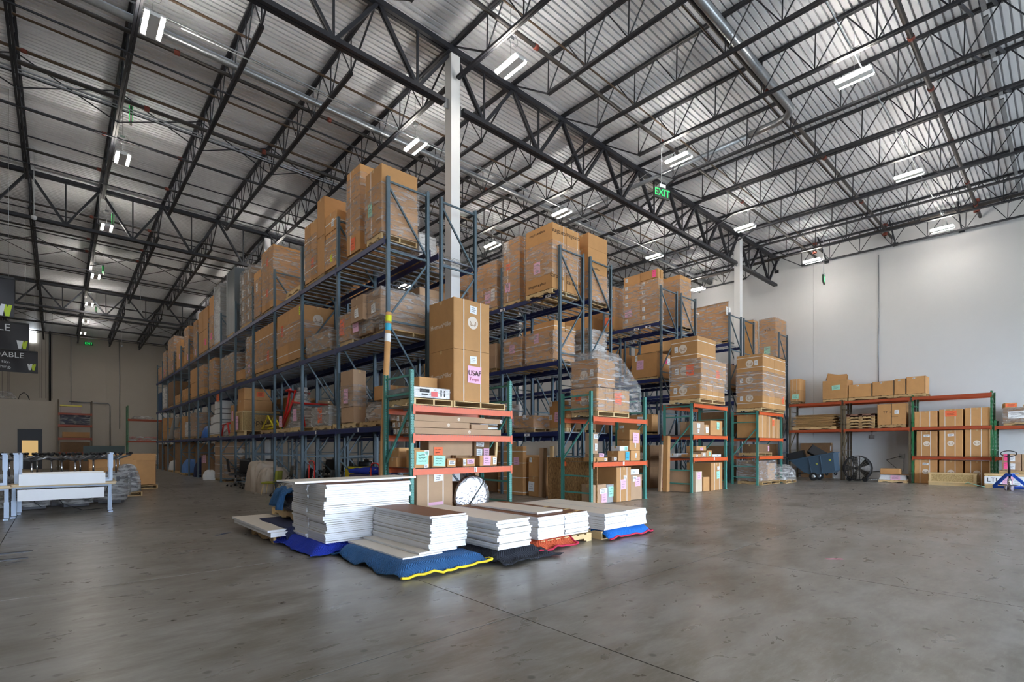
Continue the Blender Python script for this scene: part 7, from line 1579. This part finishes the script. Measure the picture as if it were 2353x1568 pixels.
for i, px in enumerate((5, 18, 21, 92, 96, 105, 120)):
    xx = xat(47, px); tag(ob('hanging_wire', MB().tube([(0, 0, 0), (0, 0, 6.5)], .008, 4).mesh('hanging_wire', STEEL), None, (xx, 47, 4.9)), 'thin wire hanging before the far end wall, %s from the left edge' % ordn(i + 1), 'wire', 'hanging wires')
# goods on the far racks
fx = xat(46, 134)
for i, (za, zb, mm, lb) in enumerate(((3.92, 4.35, mat('pinkish_box', srgb(190, 170, 160), .7), 'pale box with yellow lid on top of the tall far rack'), (3.12, 3.85, QNAVY, 'film-wrapped navy blankets on the tall far rack'), (2.22, 2.6, KRAFT, 'long brown carton on the tall far rack'), (1.22, 1.9, KDARK, 'dark carton low on the tall far rack'), (.01, 1.1, KDARK, 'dark carton on the floor of the tall far rack'))):
    carton(fx + .1 + .1 * (i == 2), 46.1, za, fx + (1.2 if i == 0 else 1.65), 47, zb, lb, None, mm)
wrap(fx + .1, 46.08, 3.12, fx + 1.65, 47, 3.87, 'film round the navy blankets on the tall far rack', FILM); tag(ob('yellow_tray', MB().box(fx + .08, 46.05, 4.36, fx + 1.22, 47.0, 4.46).mesh('yellow_lid', YELM)), 'yellow shallow tray on the pale box of the tall far rack', 'tray')
fx = xat(52, 294); rk_ = 0
for i in range(5):
    for j in range(3): 
        b = MB().grid(8, 6, lambda u, v: ((u - .5) * .5, (v - .5) * .4, .1 * math.sin(u * PI) * math.sin(v * PI) + .02)); b.box(-.24, -.19, 0, .24, .19, .05)
        tag(ob('filled_bag', b.mesh('filled_bag', BAGR if (i + j) % 3 else WHITEB), None, (fx + .35 + .5 * i, 52.4, 2.12 + .12 * j)), 'small filled bag on the far wall rack, %s layer, %s from the post' % (TW[3][j], ordn(i + 1)), 'bag', 'bags on the far wall rack')
for i in range(4):
    for j in range(5): tag(ob('filled_bag', bpy.data.meshes['filled_bag'], None, (fx + .4 + .52 * i, 51.7, .15 + .16 * j)), 'filled bag piled on the floor by the far rack, %s layer, %s along' % (TW[5][j], ordn(i + 1)), 'bag', 'bags on the floor by the far rack')
pallet(fx + .1, 51.4, fx + 2.2, 52.1, 0, 'pallet under the floor bags by the far rack')
lump('silver film parcels on the top beam of the far wall rack', 'film_heap', fx + .3, 52.1, 3.92, fx + 1.8, 53, 4.2, FILMH, seed=71, cat='stretch wrap')
for i in range(2): carton(fx + 2.05, 52.1, 3.92 + .28 * i, fx + 2.8, 52.9, 4.19 + .28 * i, '%s pale framed carton on the top of the far wall rack' % TW[2][i], None, WHITEB)
tag(ob('picture_surround', MB().box(-.4, 0, 0, .4, .04, .08).box(-.4, 0, .8, .4, .04, .9).box(-.4, 0, 0, -.32, .04, .9).box(.32, 0, 0, .4, .04, .9).mesh('picture_surround', WHITEB), None, (fx + 2.6, 52.3, 2.12)), 'white picture-like frame leaning on the far wall rack', 'frame')
carton(fx + 2.5, 51.0, .01, fx + 3.3, 51.8, .9, 'dark low box by the foot of the far wall rack', None, BLACK); carton(fx + 3.5, 50.9, .01, fx + 3.8, 51.5, 1.4, 'white narrow cabinet at the far end of the long rack', None, WHITEB)
# rack signs on the beams
for i, (x, y, z, f_) in enumerate(((5.27, 11.2, 1.92, 'x'), (5.27, 13.8, 1.92, 'x'), (5.27, 16.3, 1.92, 'x'), (5.27, 18.8, 1.92, 'x'))): tag(ob('beam_tag', MB().box(-.002, -.03, -.045, 0, .03, .045).mesh('beam_tag', PAPER), None, (x - .02, y, z)), '%s small white location tag on the lowest beam of the long row' % CW[4][i], 'tag')
for i, (x, y, z) in enumerate(((10.74, 10.3, 5.98), (10.74, 12.35, 5.98), (10.74, 11.2, 1.9), (16.14, 10.4, 5.96), (16.14, 12.3, 5.96), (16.14, 10.9, 5.96))): tag(ob('beam_tag', MB().box(-.002, -.11, -.04, 0, .11, .04).box(-.004, -.06, -.025, -.002, -.02, .025, 1).box(-.004, 0, -.025, -.002, .03, .025, 1).mesh('beam_tag', [PAPER, INK]), None, (x, y, z)), 'barcode tag on a blue beam of the %s row, %s' % (('second', 'third')[i > 2], ['top level near end', 'top level by second post', 'lowest level', 'top near end', 'top by second post', 'top middle'][i]), 'tag')
t = ob('beam_tag', MB().box(-.035, -.003, -.05, .035, 0, .05).mesh('beam_tag', PAPER), None, (6.52, 8.35, 1.05)); tag(t, 'white tag with the letter J on the lowest orange beam, nearest short rack', 'tag'); put('lettering', textmesh('J', .1, INK, .001), 'y', (0, -.004, 0), t)
tag(ob('beam_tag', t.data, None, (11.75, 8.35, 1.07)), 'small white tag on the orange beam, second short rack', 'tag'); tag(ob('beam_tag', t.data, None, (17.1, 8.35, 1.12)), 'small white tag on the orange beam, third short rack', 'tag')
